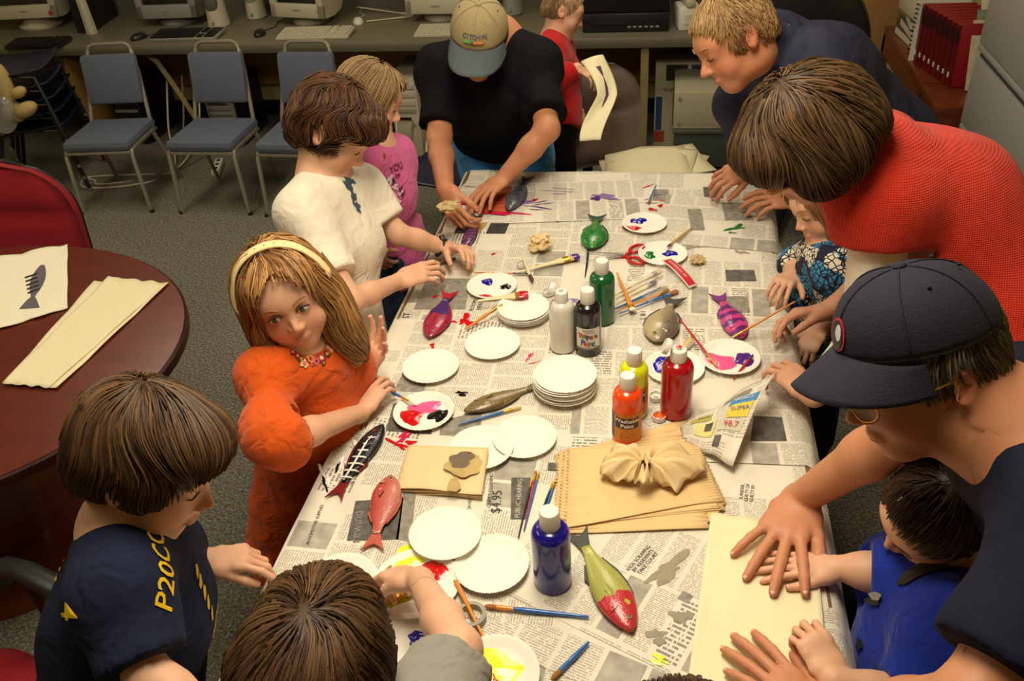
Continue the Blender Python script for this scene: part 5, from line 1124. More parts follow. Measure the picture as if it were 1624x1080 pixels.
# =================================================================== PEOPLE: distance fields turned into one continuous surface
class Prim:
    __slots__ = ('fn', 'lo', 'hi', 'k', 'sub')
    def __init__(s, fn, lo, hi, k, sub=False): s.fn, s.lo, s.hi, s.k, s.sub = fn, np.asarray(lo, float), np.asarray(hi, float), k, sub
def smin(a, b, k):
    h = np.clip(.5+.5*(b-a)/k, 0, 1); return b+(a-b)*h-k*h*(1-h)
def cone(a, b, ra, rb, k=.02):
    a, b = np.asarray(a, float), np.asarray(b, float); ab = b-a; L2 = max(1e-9, ab@ab); R = max(ra, rb)
    def fn(x, y, z):
        t = np.clip(((x-a[0])*ab[0]+(y-a[1])*ab[1]+(z-a[2])*ab[2])/L2, 0, 1)
        return np.sqrt((x-a[0]-t*ab[0])**2+(y-a[1]-t*ab[1])**2+(z-a[2]-t*ab[2])**2)-(ra+(rb-ra)*t)
    return Prim(fn, np.minimum(a, b)-R, np.maximum(a, b)+R, k)
def ellcone(a, b, wa, da, wb, db, side, k=.03):
    """limb with an oval section: half-widths wa..wb along 'side', half-depths da..db across it"""
    a, b = np.asarray(a, float), np.asarray(b, float); ab = b-a; L = np.linalg.norm(ab); ax = ab/L; s = nrm(np.asarray(side, float)-ax*(np.asarray(side, float)@ax)); c = np.cross(ax, s); R = max(wa, wb, da, db)
    def fn(x, y, z):
        px, py, pz = x-a[0], y-a[1], z-a[2]
        t = np.clip((px*ax[0]+py*ax[1]+pz*ax[2])/L, 0, 1); w = wa+(wb-wa)*t; d = da+(db-da)*t
        u = px*s[0]+py*s[1]+pz*s[2]; v = px*c[0]+py*c[1]+pz*c[2]; e = px*ax[0]+py*ax[1]+pz*ax[2]-t*L; m = np.minimum(w, d)
        q = np.sqrt((u/w)**2+(v/d)**2+(e/m)**2); g = np.sqrt((u/w**2)**2+(v/d**2)**2+(e/m**2)**2)+1e-9
        return np.where(q < .2, (q-1)*m, q*(q-1)/g)
    return Prim(fn, np.minimum(a, b)-R, np.maximum(a, b)+R, k)
def ellip(c, r, R=None, k=.02, sub=False):
    c, r = np.asarray(c, float), np.asarray(r, float); R = np.eye(3) if R is None else np.asarray(R, float); m = r.max(); mn = r.min()
    def fn(x, y, z):
        px, py, pz = x-c[0], y-c[1], z-c[2]
        u = (px*R[0, 0]+py*R[1, 0]+pz*R[2, 0]); v = (px*R[0, 1]+py*R[1, 1]+pz*R[2, 1]); w = (px*R[0, 2]+py*R[1, 2]+pz*R[2, 2])
        q = np.sqrt((u/r[0])**2+(v/r[1])**2+(w/r[2])**2); g = np.sqrt((u/r[0]**2)**2+(v/r[1]**2)**2+(w/r[2]**2)**2)+1e-9
        return np.where(q < .15, (q-1)*mn, q*(q-1)/g)
    return Prim(fn, c-m, c+m, k, sub)
def grow(p, e):
    f0 = p.fn; return Prim(lambda x, y, z: f0(x, y, z)-e, p.lo-e, p.hi+e, p.k, p.sub)
def field(prims, x, y, z):
    D = None
    for p in prims:
        d = p.fn(x, y, z)
        if D is None: D = d; continue
        D = -smin(-D, d, p.k) if p.sub else smin(D, d, p.k)
    return D
def fpts(prims, Q): return field(prims, Q[:, 0], Q[:, 1], Q[:, 2])
def fgrad(prims, Q, e=.002):
    g = np.empty_like(Q)
    for i in range(3):
        o = np.zeros(3); o[i] = e; g[:, i] = fpts(prims, Q+o)-fpts(prims, Q-o)
    return g/np.maximum(1e-9, np.linalg.norm(g, axis=1, keepdims=True))
def grid(prims, lo, hi, h, disp=None, cuts=()):
    lo = np.asarray(lo, float); n = np.maximum(4, np.ceil((np.asarray(hi, float)-lo)/h).astype(int)+1)
    ax = [(lo[i]+h*np.arange(n[i])).astype(np.float32) for i in range(3)]; D = np.full(tuple(n), 1., np.float32)
    for p in prims:
        m = p.k+2.5*h; i0 = np.clip(np.floor((p.lo-m-lo)/h).astype(int), 0, n); i1 = np.clip(np.ceil((p.hi+m-lo)/h).astype(int)+1, 0, n)
        if (i1 <= i0).any(): continue
        w = tuple(slice(a, b) for a, b in zip(i0, i1)); d = p.fn(ax[0][w[0]][:, None, None], ax[1][w[1]][None, :, None], ax[2][w[2]][None, None, :])
        D[w] = -smin(-D[w], d, p.k) if p.sub else smin(D[w], d, p.k)
    if disp is not None: D += disp(ax[0][:, None, None], ax[1][None, :, None], ax[2][None, None, :])
    for c, nn, R in cuts:           # flat cut inside a ball: hems and cuffs
        i0 = np.clip(np.floor((c-R-lo)/h).astype(int), 0, n); i1 = np.clip(np.ceil((c+R-lo)/h).astype(int)+1, 0, n)
        if (i1 <= i0).any(): continue
        w = tuple(slice(a, b) for a, b in zip(i0, i1)); X, Y, Z = ax[0][w[0]][:, None, None]-c[0], ax[1][w[1]][None, :, None]-c[1], ax[2][w[2]][None, None, :]-c[2]
        pl = X*nn[0]+Y*nn[1]+Z*nn[2]; D[w] = np.where(X*X+Y*Y+Z*Z < R*R, np.maximum(D[w], pl), D[w])
    return surface_nets(D, lo, h)
_CO = np.array([(i, j, k) for i in (0, 1) for j in (0, 1) for k in (0, 1)])
_ED = [(a, b) for a in range(8) for b in range(a+1, 8) if np.abs(_CO[a]-_CO[b]).sum() == 1]
def surface_nets(D, lo, h):
    Sg = D < 0; n = np.array(D.shape); c = np.zeros(tuple(n-1), np.int8)
    for q in _CO: c += Sg[q[0]:n[0]-1+q[0], q[1]:n[1]-1+q[1], q[2]:n[2]-1+q[2]]
    act = (c > 0) & (c < 8); idx = np.argwhere(act)
    if len(idx) == 0: return np.zeros((0, 3)), np.zeros((0, 4), int)
    vid = np.full(act.shape, -1, np.int64); vid[act] = np.arange(len(idx))
    vals = np.stack([D[idx[:, 0]+q[0], idx[:, 1]+q[1], idx[:, 2]+q[2]] for q in _CO], 1).astype(np.float64)
    acc = np.zeros((len(idx), 3)); cnt = np.zeros(len(idx))
    for a, b in _ED:
        va, vb = vals[:, a], vals[:, b]; m = (va < 0) != (vb < 0); t = np.where(m, va/np.where(m, va-vb, 1), 0)
        acc += np.where(m[:, None], _CO[a]+t[:, None]*(_CO[b]-_CO[a]), 0); cnt += m
    V = lo+h*(idx+acc/cnt[:, None]); F = []
    for ax in range(3):
        s0 = [slice(1, -1)]*3; s0[ax] = slice(0, n[ax]-1); s1 = list(s0); s1[ax] = slice(1, n[ax]); A, B = Sg[tuple(s0)], Sg[tuple(s1)]
        e = np.argwhere(A != B)
        if len(e) == 0: continue
        inv = A[e[:, 0], e[:, 1], e[:, 2]]; e = e+1; e[:, ax] -= 1; u, v = (ax+1) % 3, (ax+2) % 3
        q = []
        for du, dv in ((0, 0), (1, 0), (1, 1), (0, 1)):
            w = e.copy(); w[:, u] -= 1-du; w[:, v] -= 1-dv; q.append(vid[w[:, 0], w[:, 1], w[:, 2]])
        q = np.stack(q, 1); q[~inv] = q[~inv][:, ::-1]; F.append(q)
    F = np.vstack(F); F = F[(F >= 0).all(1)]; return V, F
def bounds(prims, m=.02):
    ps = [p for p in prims if not p.sub]; return np.min([p.lo for p in ps], 0)-m, np.max([p.hi for p in ps], 0)+m
def joined(parts):
    V = []; F = []; o = 0
    for v, f in parts:
        if len(v) == 0: continue
        V.append(v); F.append(f+o); o += len(v)
    return np.vstack(V), np.vstack(F)
def drop_inside(V, F, lo, hi):
    c = V[F].mean(1); inside = ((c > lo) & (c < hi)).all(1); return V, F[~inside]
def relax(V, F, it=1, lam=.5):
    for _ in range(it):
        acc = np.zeros_like(V); cnt = np.zeros(len(V))
        for a, b in ((0, 1), (1, 2), (2, 3), (3, 0)):
            np.add.at(acc, F[:, a], V[F[:, b]]); np.add.at(cnt, F[:, a], 1); np.add.at(acc, F[:, b], V[F[:, a]]); np.add.at(cnt, F[:, b], 1)
        V = V+lam*(acc/np.maximum(cnt, 1)[:, None]-V)*(cnt > 0)[:, None]
    return V
def cv(v): return np.asarray(v[0])*CR+np.asarray(v[1])*CU+np.asarray(v[2])*CF     # camera-basis vector to room
# ------------------------------------------------------------------ skin, hair, cloth materials
def skin_mat(name, col, blush):
    m, n, b = newmat(name); tc = n.n('ShaderNodeTexCoord'); a = n.n('ShaderNodeTexNoise'); a.inputs['Scale'].default_value = 14; a.inputs['Detail'].default_value = 4; n.link(tc.outputs['Object'], a.inputs[0])
    at = n.n('ShaderNodeAttribute', attribute_name='tint'); sp = n.n('ShaderNodeSeparateColor'); n.link(at.outputs['Color'], sp.inputs[0])
    base = n.mix(a.outputs['Fac'], tuple(v*.92 for v in col), tuple(min(1, v*1.06) for v in col))
    c = n.mix(sp.outputs[0], base, blush); c = n.mix(sp.outputs[1], c, S(186, 96, 86)); n.link(c, b.inputs['Base Color'])
    b.inputs['Roughness'].default_value = .5; b.inputs['Specular IOR Level'].default_value = .35; b.inputs['Subsurface Weight'].default_value = .12; b.inputs['Subsurface Radius'].default_value = (.012, .005, .003); b.inputs['Subsurface Scale'].default_value = .6
    f = n.n('ShaderNodeTexNoise'); f.inputs['Scale'].default_value = 320; n.link(tc.outputs['Object'], f.inputs[0]); bp = n.n('ShaderNodeBump'); bp.inputs['Strength'].default_value = .12; bp.inputs['Distance'].default_value = .002; n.link(f.outputs['Fac'], bp.inputs['Height']); n.link(bp.outputs[0], b.inputs['Normal'])
    return m
SK = {'kid': skin_mat('skin_child', S(220, 170, 138), S(212, 128, 104)), 'man': skin_mat('skin_adult', S(196, 134, 98), S(188, 96, 74)), 'wom': skin_mat('skin_woman', S(212, 160, 128), S(200, 116, 96))}
def hair_mat(name, dark, light, rough=.5):
    m, n, b = newmat(name); at = n.n('ShaderNodeAttribute', attribute_name='rnd'); tc = n.n('ShaderNodeTexCoord'); a = n.n('ShaderNodeTexNoise'); a.inputs['Scale'].default_value = 40; a.inputs['Detail'].default_value = 5; n.link(tc.outputs['Object'], a.inputs[0])
    f = n.math('ADD', n.math('MULTIPLY', at.outputs['Fac'], .75), n.math('MULTIPLY', a.outputs['Fac'], .3)); r = n.n('ShaderNodeValToRGB'); e = r.color_ramp.elements; e[0].position = .12; e[0].color = dark+(1,); e[1].position = .95; e[1].color = light+(1,); n.link(f, r.inputs[0])
    n.link(r.outputs[0], b.inputs['Base Color']); b.inputs['Roughness'].default_value = rough; b.inputs['Specular IOR Level'].default_value = .3; return m
def cloth(name, col, rough=.85, var=.08, fold=.5, fs=16., weave=.15, ws=600.):
    m, n, b = newmat('cloth_'+name); tc = n.n('ShaderNodeTexCoord'); a = n.n('ShaderNodeTexNoise'); a.inputs['Scale'].default_value = 60; n.link(tc.outputs['Object'], a.inputs[0])
    n.link(n.mix(a.outputs['Fac'], tuple(v*(1-var) for v in col), tuple(min(1, v*(1+var)) for v in col)), b.inputs['Base Color']); b.inputs['Roughness'].default_value = rough; b.inputs['Specular IOR Level'].default_value = .15; b.inputs['Sheen Weight'].default_value = .12 if max(col) > .1 else .0
    f = n.n('ShaderNodeTexNoise'); f.inputs['Scale'].default_value = fs; f.inputs['Detail'].default_value = 2; f.inputs['Distortion'].default_value = 1.2; n.link(tc.outputs['Object'], f.inputs[0])
    w = n.n('ShaderNodeTexNoise'); w.inputs['Scale'].default_value = ws; n.link(tc.outputs['Object'], w.inputs[0])
    b1 = n.n('ShaderNodeBump'); b1.inputs['Strength'].default_value = fold; b1.inputs['Distance'].default_value = .018; n.link(f.outputs['Fac'], b1.inputs['Height'])
    b2 = n.n('ShaderNodeBump'); b2.inputs['Strength'].default_value = weave; b2.inputs['Distance'].default_value = .003; n.link(w.outputs['Fac'], b2.inputs['Height']); n.link(b1.outputs[0], b2.inputs['Normal']); n.link(b2.outputs[0], b.inputs['Normal'])
    return m
HM = {'brown': hair_mat('hair_brown', S(34, 23, 14), S(112, 80, 50)), 'dark': hair_mat('hair_dark', S(20, 13, 9), S(76, 50, 30)), 'light': hair_mat('hair_light_brown', S(92, 62, 30), S(188, 142, 84)), 'blond': hair_mat('hair_blond', S(112, 84, 50), S(190, 154, 104)), 'girl': hair_mat('hair_girl', S(106, 72, 38), S(196, 146, 88)), 'auburn': hair_mat('hair_auburn', S(30, 18, 11), S(104, 66, 38)), 'bronde': hair_mat('hair_sandy', S(100, 78, 50), S(178, 146, 100)), 'chestnut': hair_mat('hair_chestnut', S(36, 26, 16), S(114, 84, 54)), 'grey': hair_mat('hair_grey', S(28, 24, 22), S(140, 130, 116))}
BROW = {id(HM['light']): mat('brow_light', S(168, 128, 84), .8), id(HM['blond']): mat('brow_blond', S(176, 132, 78), .8), id(HM['brown']): mat('brow_brown', S(84, 58, 40), .8), id(HM['grey']): mat('brow_grey', S(90, 80, 70), .8)}
# ------------------------------------------------------------------ head
def head_prims(o, Rm, H, kid=True, k0=1.):
    X = lambda q: o+Rm@(np.asarray(q, float)*H)
    A = []
    e = lambda c, r, k=.05, sub=False, rot=None: A.append(ellip(X(c), np.asarray(r)*H, Rm if rot is None else Rm@rot, k*H, sub))
    c = lambda a, b, ra, rb, k=.04: A.append(cone(X(a), X(b), ra*H, rb*H, k*H))
    e((0, -.05, .09), (.335, .415, .355)); e((0, .10, -.13), (.285 if kid else .262, .275, .355), .08)
    e((0, .205, -.41), (.115, .10, .085) if kid else (.14, .125, .11), .10)
    for s in (-1, 1):
        e((s*(.15 if kid else .135), .20, -.20), (.135, .125, .14) if kid else (.12, .12, .13), .06)
        e((s*.16, .04, -.33), (.08, .15, .08), .08)
    e((0, .27, .08), (.23, .11, .13), .08)
    for s in (-1, 1): e((s*.125, .405, -.005), (.075, .07, .045), .05, True)
    for s in (-1, 1): e((s*.13, .285, -.012), (.078, .075, .062), .02)
    nz = .045 if kid else .062
    c((0, .340, -.01), (0, .405+nz*.5, -.145), .022 if kid else .028, .034 if kid else .048, .035)
    for s in (-1, 1): e((s*.042, .385, -.165), (.034, .04, .03), .025)
    lw = .95 if kid else 1.; e((0, .342, -.285), (.085*lw, .042, .024), .02); e((0, .337, -.322), (.070*lw, .042, .026), .02)
    e((0, .405, -.303), (.08*lw, .03, .005), .010, True)
    for s in (-1, 1):
        e((s*.335, -.06, -.05), (.032, .085, .125), .012, False, rotx(.25)@rotz(s*-.35))
        e((s*.365, -.035, -.04), (.024, .05, .08), .012, True, rotx(.25)@rotz(s*-.35))
    return A
def hand_prims(w, d, nrm_, right, s=1., curl=(.35, .4, .45, .5), spread=.12, thumb=(.75, .35), bend2=1.1):
    """wrist, finger direction, dorsal direction; thumb leaves the side of the palm near its base"""
    y = nrm(d); z = nrm(np.asarray(nrm_, float)-y*(np.asarray(nrm_, float)@y)); x = np.cross(y, z); th = -1 if right else 1
    M = np.array([x, y, z]).T; X = lambda q: np.asarray(w)+M@(np.asarray(q, float)*s); A = []
    A.append(ellcone(X((0, -.012, 0)), X((0, .03, 0)), .026*s, .019*s, .036*s, .016*s, x, .012*s))
    A.append(ellcone(X((0, .03, 0)), X((0, .082, .001)), .037*s, .016*s, .040*s, .013*s, x, .012*s))
    A.append(ellip(X((th*.024, .03, -.008)), (.020*s, .032*s, .016*s), M, .012*s))
    base = [(th*.030, .088), (th*.0105, .093), (-th*.009, .090), (-th*.027, .081)]; ln = [(.042, .025, .021), (.047, .029, .022), (.044, .027, .022), (.034, .020, .019)]; rd = [.0088, .009, .0086, .0076]; tips = []
    for i in range(4):
        a = spread*(1.5-i)*th*.9; b = np.array((base[i][0], base[i][1], .001)); cu = curl[i]; p = b.copy(); ang = cu*.75
        prev = X(b-np.array((0, .014, 0)))
        pts = [b]
        for j in range(3):
            dd = np.array((math.sin(a)*math.cos(ang), math.cos(a)*math.cos(ang), -math.sin(ang))); p = p+dd*ln[i][j]; pts.append(p.copy()); ang += cu*bend2*(1., .8, 0)[j]
        rr = [rd[i]*1.05, rd[i], rd[i]*.92, rd[i]*.80]
        A.append(cone(prev, X(pts[0]), rr[0]*s, rr[0]*s, .010*s))
        for j in range(3): A.append(cone(X(pts[j]), X(pts[j+1]), rr[j]*s, rr[j+1]*s, .0032*s))
        tips.append((X(pts[3]), nrm(X(pts[3])-X(pts[2])), rr[3]*s))
    out, fl = thumb; p = np.array((th*.026, .024, -.006)); pts = [p]; a = out
    for j, l in enumerate((.040, .032, .026)):
        dd = np.array((th*math.sin(a), math.cos(a), -fl*(.5+.25*j))); dd /= np.linalg.norm(dd); p = p+dd*l; pts.append(p.copy()); a -= .16
    for j, (r0, r1) in enumerate(((.0145, .0112), (.0112, .0104), (.0104, .0085))): A.append(cone(X(pts[j]), X(pts[j+1]), r0*s, r1*s, (.012, .004, .004)[j]*s))
    tips.append((X(pts[3]), nrm(X(pts[3])-X(pts[2])), .0085*s))
    return A, tips, M
# ------------------------------------------------------------------ hair
def make_hair(parent, o, Rm, H, vol, cuts, m, n=1700, length=.45, crown=(0, -.12, .46), width=.020, grav=.35, wave=.0, seed=0, lift=.012, name='hair', fn_flow=None, part=None, clump=.35, ragged=.10):
    """vol: hair volume (head units); cuts: volumes with no hair; strands are ribbons combed over the volume from the crown"""
    rg = np.random.default_rng(seed+11); n = int(n*1.55); width = width*.54
    cg = rg.uniform(-1, 1, (4, 3))*np.array([[14], [19], [27], [36]]); cp = rg.uniform(0, 6, (4, 3))
    def tuft(Q): return sum(np.sin(Q@cg[i]+cp[i, 0]+1.3*np.sin(Q@cg[(i+1) % 4]*.5)) for i in range(4))/4.
    V, F = grid([grow(c_, -.018) for c_ in vol]+[Prim((lambda x, y, z, f=c_.fn: f(x, y, z)-.025), c_.lo-.025, c_.hi+.025, .03, True) for c_ in cuts], *bounds(vol, .03), .022 if length < .9 else .026)
    V = relax(V, F, 1)
    # seeds on the outside of the volume
    g = fgrad(vol, V); ok = np.abs(fpts(vol, V)+.018) < .012; ok &= (g@np.array((0, 0, 1))) > -.75
    src = V[ok]; gi = rg.integers(0, len(src), n); Pq = src[gi]+rg.normal(0, .012, (n, 3)); off = rg.uniform(-.012, lift, n)+.002+.030*tuft(Pq)*min(1., clump*2)*np.where(rg.random(n) < .06, 1.8, 1); thr = -rg.uniform(.0, ragged, n)
    cr = np.array(crown, float); path = []; wid = []; stp = length/6*rg.uniform(.6, 1.15, n)
    alive = np.ones(n); ph = rg.uniform(0, 6.28, n)
    for k in range(7):
        for _ in range(2):
            d = fpts(vol, Pq); G = fgrad(vol, Pq, .004); Pq = Pq-G*(d-(off))[:, None]
        path.append(Pq.copy()); 
        fl = Pq-cr
        if part is not None: fl = fl*np.array((1., .35, 1.))
        fl = fl/np.maximum(1e-6, np.linalg.norm(fl, axis=1, keepdims=True)); fl[:, 2] -= grav
        if fn_flow is not None: fl = fn_flow(Pq, fl)
        fl = fl+clump*np.stack([np.sin(Pq@cg[0]*.8+cp[0, 1]), np.sin(Pq@cg[1]*.7+cp[1, 1]), .6*np.sin(Pq@cg[0]*.7+cp[2, 1])], 1)+wave*np.stack([np.sin(ph+k*1.6), np.cos(ph*1.3+k*1.4), 0*ph], 1)
        fl -= G*np.sum(fl*G, 1, keepdims=True); fl /= np.maximum(1e-6, np.linalg.norm(fl, axis=1, keepdims=True))
        nx = Pq+fl*stp[:, None]
        if cuts:
            cd = np.min([c_.fn(nx[:, 0], nx[:, 1], nx[:, 2]) for c_ in cuts], 0); alive = alive*(cd > thr)
        Pq = np.where((alive > 0)[:, None], nx, Pq+fl*stp[:, None]*.04)
    path = np.stack(path, 1)                           # n,8,3
    tan = np.gradient(path, axis=1); tan /= np.maximum(1e-6, np.linalg.norm(tan, axis=2, keepdims=True)); G = fgrad(vol, path.reshape(-1, 3), .004).reshape(path.shape)
    sd = np.cross(tan, G); sd /= np.maximum(1e-6, np.linalg.norm(sd, axis=2, keepdims=True))
    w = width*np.array([.45, .85, 1, 1, .9, .6, .12])[None, :, None]*rg.uniform(.6, 1.3, (n, 1, 1))
    RV = np.stack([path-sd*w*.5-G*.008, path+G*w*.28, path+sd*w*.5-G*.008], 2).reshape(-1, 3)   # n,8,3(cross),3
    b = (np.arange(n)*21)[:, None]; q = []
    for k in range(6):
        for j in (0, 1): q.append(np.array([k*3+j, k*3+j+1, (k+1)*3+j+1, (k+1)*3+j])[None, :]+b)
    RF = np.concatenate(q, 0)
    VV, FF = joined([(V-g*.006, F), (RV, RF)]); W = (VV*H)@Rm.T+o
    ob = mesh(name, W, FF, m, parent, True, True)
    at = ob.data.attributes.new('rnd', 'FLOAT', 'POINT'); at.data.foreach_set('value', np.concatenate([np.full(len(V), .25), np.repeat(rg.uniform(0, 1, n), 21)]).astype(np.float32))
    return ob
def HE(c, r, rot=None, k=.06): return ellip(c, r, rot, k)
# ------------------------------------------------------------------ a person
PEOPLE = {}
def person(key, label, hd, fw, up, H, kid, skin, J, hands, shirt, trousers=None, sleeve=.5, hem=None, girth=1., tint=True, shirt_loose=.010, legs=None, eyes='down', neck_r=None, shirt_k=None, fine=.0045, shirt_wr=.003, shoe=None, brow=None, torso_w=None, armr=None, collar=None, chest_d=None, extra=None):
    ad = 0 if kid else 1; o = np.asarray(hd, float)
    y = nrm(fw); z = nrm(np.asarray(up)-y*(np.asarray(up)@y)); Rm = np.array([np.cross(y, z), y, z]).T
    g = girth; pel, che, nk = J['pel'], J['che'], J['nk']; sr, sl = J['shr'], J['shl']; side = nrm(sr-sl); sw = np.linalg.norm(sr-sl)/2
    ra = armr or ((.034, .029, .021) if kid else (.049, .042, .029))
    hipw, hipd = (.105*g, .082*g) if kid else (.155*g, .11*g); chw, chd = (max(.09, sw*.86)*1., .082*g) if kid else (max(.14, sw*.80), .118*g)
    if chest_d: chd = chest_d
    feet = J.get('feet', np.array((pel[0], pel[1], 0)))
    gx, gy = (feet[0], feet[1]); base = np.array((gx, gy, 0.))
    t = thing('person', label, 'person', base)
    A = head_prims(o, Rm, H, kid); nh = len(A)
    nr = neck_r or (.036 if kid else .058)*(H/.21 if kid else H/.235)
    hn = o+Rm@(np.array((0, -.14, -.28))*H); body = A+[cone(nk, hn, nr*1.12, nr, .03)]
    tor = [ellcone(pel, che, hipw, hipd, chw, chd, side, .05), ellcone(che, (sr+sl)/2*.75+nk*.25, chw, chd, sw*.72, chd*.72, side, .06)]
    shp = [cone(sr, sl, ra[0]*1.25, ra[0]*1.25, .05), cone(nk, sr*.75+nk*.25, nr*1.1, ra[0]*1.05, .05), cone(nk, sl*.75+nk*.25, nr*1.1, ra[0]*1.05, .05)]
    arms = {}
    for s in 'rl':
        a, e, w = J['sh'+s], J['el'+s], J['wr'+s]
        arms[s] = [cone(a, e, ra[0]*1.08, ra[1], .03), cone(e, e*.62+w*.38, ra[1]*1.0, ra[1]*.98, .02), cone(e*.65+w*.35, w, ra[1]*.97, ra[2], .02)]
    lg = []
    hipc = .055 if kid else .085; lr = (.068, .05, .036) if kid else (.09, .062, .045)
    kn = {}; an = {}
    for q, s in (('r', 1), ('l', -1)):
        hp = pel+side*s*hipc; ft = J.get('ft'+q, base+np.array((side[0], side[1], 0))*s*hipc*1.1+np.array((0, 0, .0))); k_ = J.get('kn'+q, (hp+ft)/2+np.array((0, 0, .02))); kn[q] = k_; an[q] = ft+np.array((0, 0, .08))
        lg += [cone(hp, k_, lr[0], lr[1], .03), cone(k_, an[q], lr[1]*.98, lr[2], .02)]
    fdir = J.get('fdir', nrm(np.cross((0, 0, 1), side)*1.))
    if (fdir@np.array([Rm[0, 1], Rm[1, 1], 0])) < 0: fdir = -fdir
    fl = .14 if kid else .18
    shoes = [ellcone(an[q]*np.array((1, 1, 0))+np.array((0, 0, .04))-fdir*.03, an[q]*np.array((1, 1, 0))+np.array((0, 0, .035))+fdir*fl, .034+.008*ad, .038, .036+.008*ad, .028, np.cross(fdir, (0, 0, 1)), .02) for q in 'rl']
    body = body+[grow(p, -.012) for p in tor]+shp+arms['r']+arms['l']+lg
    tips = []; hb = []
    for s in 'rl':
        if s in hands:
            h_ = hands[s]; hd_ = nrm(h_['d'])
            for _ in range(12):      # lift the fingers until they rest on the table top
                hp_, tp, M = hand_prims(J['wr'+s], hd_, h_.get('n', (0, 0, 1)), s == 'r', h_.get('s', .74 if kid else 1.), h_.get('curl', (.35, .4, .45, .5)), h_.get('spread', .12), h_.get('thumb', (.75, .35)))
                lows = [q[0][2]-q[2] for q in tp if -.01 < q[0][0] < TW+.01 and TY0 < q[0][1] < TY1+.01]; need = T+.0105-min(lows) if lows else 0
                if need <= .0005: break
                hd_ = nrm(hd_+np.array((0, 0, need*5.)))
            body = body+hp_; tips += [(q, M) for q in tp]; lo, hi = bounds(hp_, .012); hb.append((lo, hi, h_.get('s', .74 if kid else 1.)))
    lo, hi = bounds(body); V0, F0 = grid(body, lo, hi, .0095 if kid else .011)
    parts = []
    hlo, hhi = bounds(A[:nh], .004); boxes = [(hlo, hhi, fine if kid else fine*1.08)]+[(a, b, max(.0026, .0034*s_)) for a, b, s_ in hb]
    for s in 'rl':       # forearms finely too
        l_, h_ = bounds(arms[s][1:], .006)
        if max(h_-l_) < .5: boxes.append((l_, h_, .0075))
    for i, (a, b, hh) in enumerate(boxes):
        v, f = grid([p for p in body if ((p.lo-p.k < b) & (p.hi+p.k > a)).all()], a, b, hh)
        for a2, b2, h2 in boxes:
            if h2 < hh-1e-6: v, f = drop_inside(v, f, a2+hh, b2-hh)
        parts.append((v, f)); V0, F0 = drop_inside(V0, F0, a+.010, b-.010)
    parts.append((relax(V0, F0, 1, .5), F0)); V, F = joined(parts); F = F[:, ::1]
    # drop unused vertices
    used = np.unique(F); rem = np.full(len(V), -1); rem[used] = np.arange(len(used)); V = V[used]; F = rem[F]
    # hands and arms rest on the table instead of sinking into it
    on = (V[:, 0] > -.006) & (V[:, 0] < TW+.006) & (V[:, 1] > TY0-.006) & (V[:, 1] < TY1+.006) & (V[:, 2] < T+.0062) & (V[:, 2] > T-.012); V[on, 2] = T+.0062
    # nails are part of the same body surface, with their own material slot
    nb = len(F); nails = [(V, F)]
    for (tp, dr, r_), M_ in tips:
        zc = nrm(M_[:, 2]-dr*(M_[:, 2]@dr)); nails.append(grid([ellip(tp+zc*r_*.62+dr*r_*.10, (r_*.62, r_*.80, r_*.34), np.array([np.cross(dr, zc), dr, zc]).T)], tp-r_*2.2, tp+r_*2.2, r_*.24))
    V, F = joined(nails)
    bo = mesh('body', V, F, SK[skin], t, True, True, mats=[SK[skin], mat('nail', S(222, 168, 144), .35, .05, 20)], fm=(np.arange(len(F)) >= nb).astype(int))
    Lc = (V-o)@Rm/H; tn = np.zeros((len(V), 4), np.float32); tn[:, 3] = 1
    for s in (-1, 1): tn[:, 0] += .55*np.exp(-(((Lc[:, 0]-s*.16)/.09)**2+((Lc[:, 1]-.3)/.12)**2+((Lc[:, 2]+.19)/.09)**2))
    tn[:, 0] += .6*np.exp(-((Lc[:, 0]/.05)**2+((Lc[:, 1]-.43)/.06)**2+((Lc[:, 2]+.15)/.05)**2))+.35*np.exp(-(((np.abs(Lc[:, 0])-.36)/.05)**2+((Lc[:, 1]+.05)/.1)**2+((Lc[:, 2]+.04)/.13)**2))
    tn[:, 1] = (.5 if kid else .5)*np.exp(-((Lc[:, 0]/.075)**4+((Lc[:, 1]-.37)/.05)**2+((Lc[:, 2]+.305)/.032)**4))
    for (tp, dr, r_), M_ in tips: tn[:, 0] += .5*np.exp(-(np.linalg.norm(V-tp, axis=1)/(r_*1.6))**2)
    at = bo.data.attributes.new('tint', 'FLOAT_COLOR', 'POINT'); at.data.foreach_set('color', np.clip(tn, 0, 1).ravel())
    # eyes, lashes, brows
    X = lambda q: o+Rm@(np.asarray(q, float)*H)
    fdist = lambda q: q
    def onface(x_, z_, off=.004):
        q = np.array([(x_, .25, z_)]); 
        for _ in range(24):
            w_ = (q*H)@Rm.T+o; d = fpts(A, w_)/H; q[:, 1] -= np.clip(d-off, -.05, .05)*.9
        return q[0]
    hm = BROW.get(id(brow)) or mat('brow_dark', S(60, 42, 30), .8); bw_ = .55 if kid else 1.
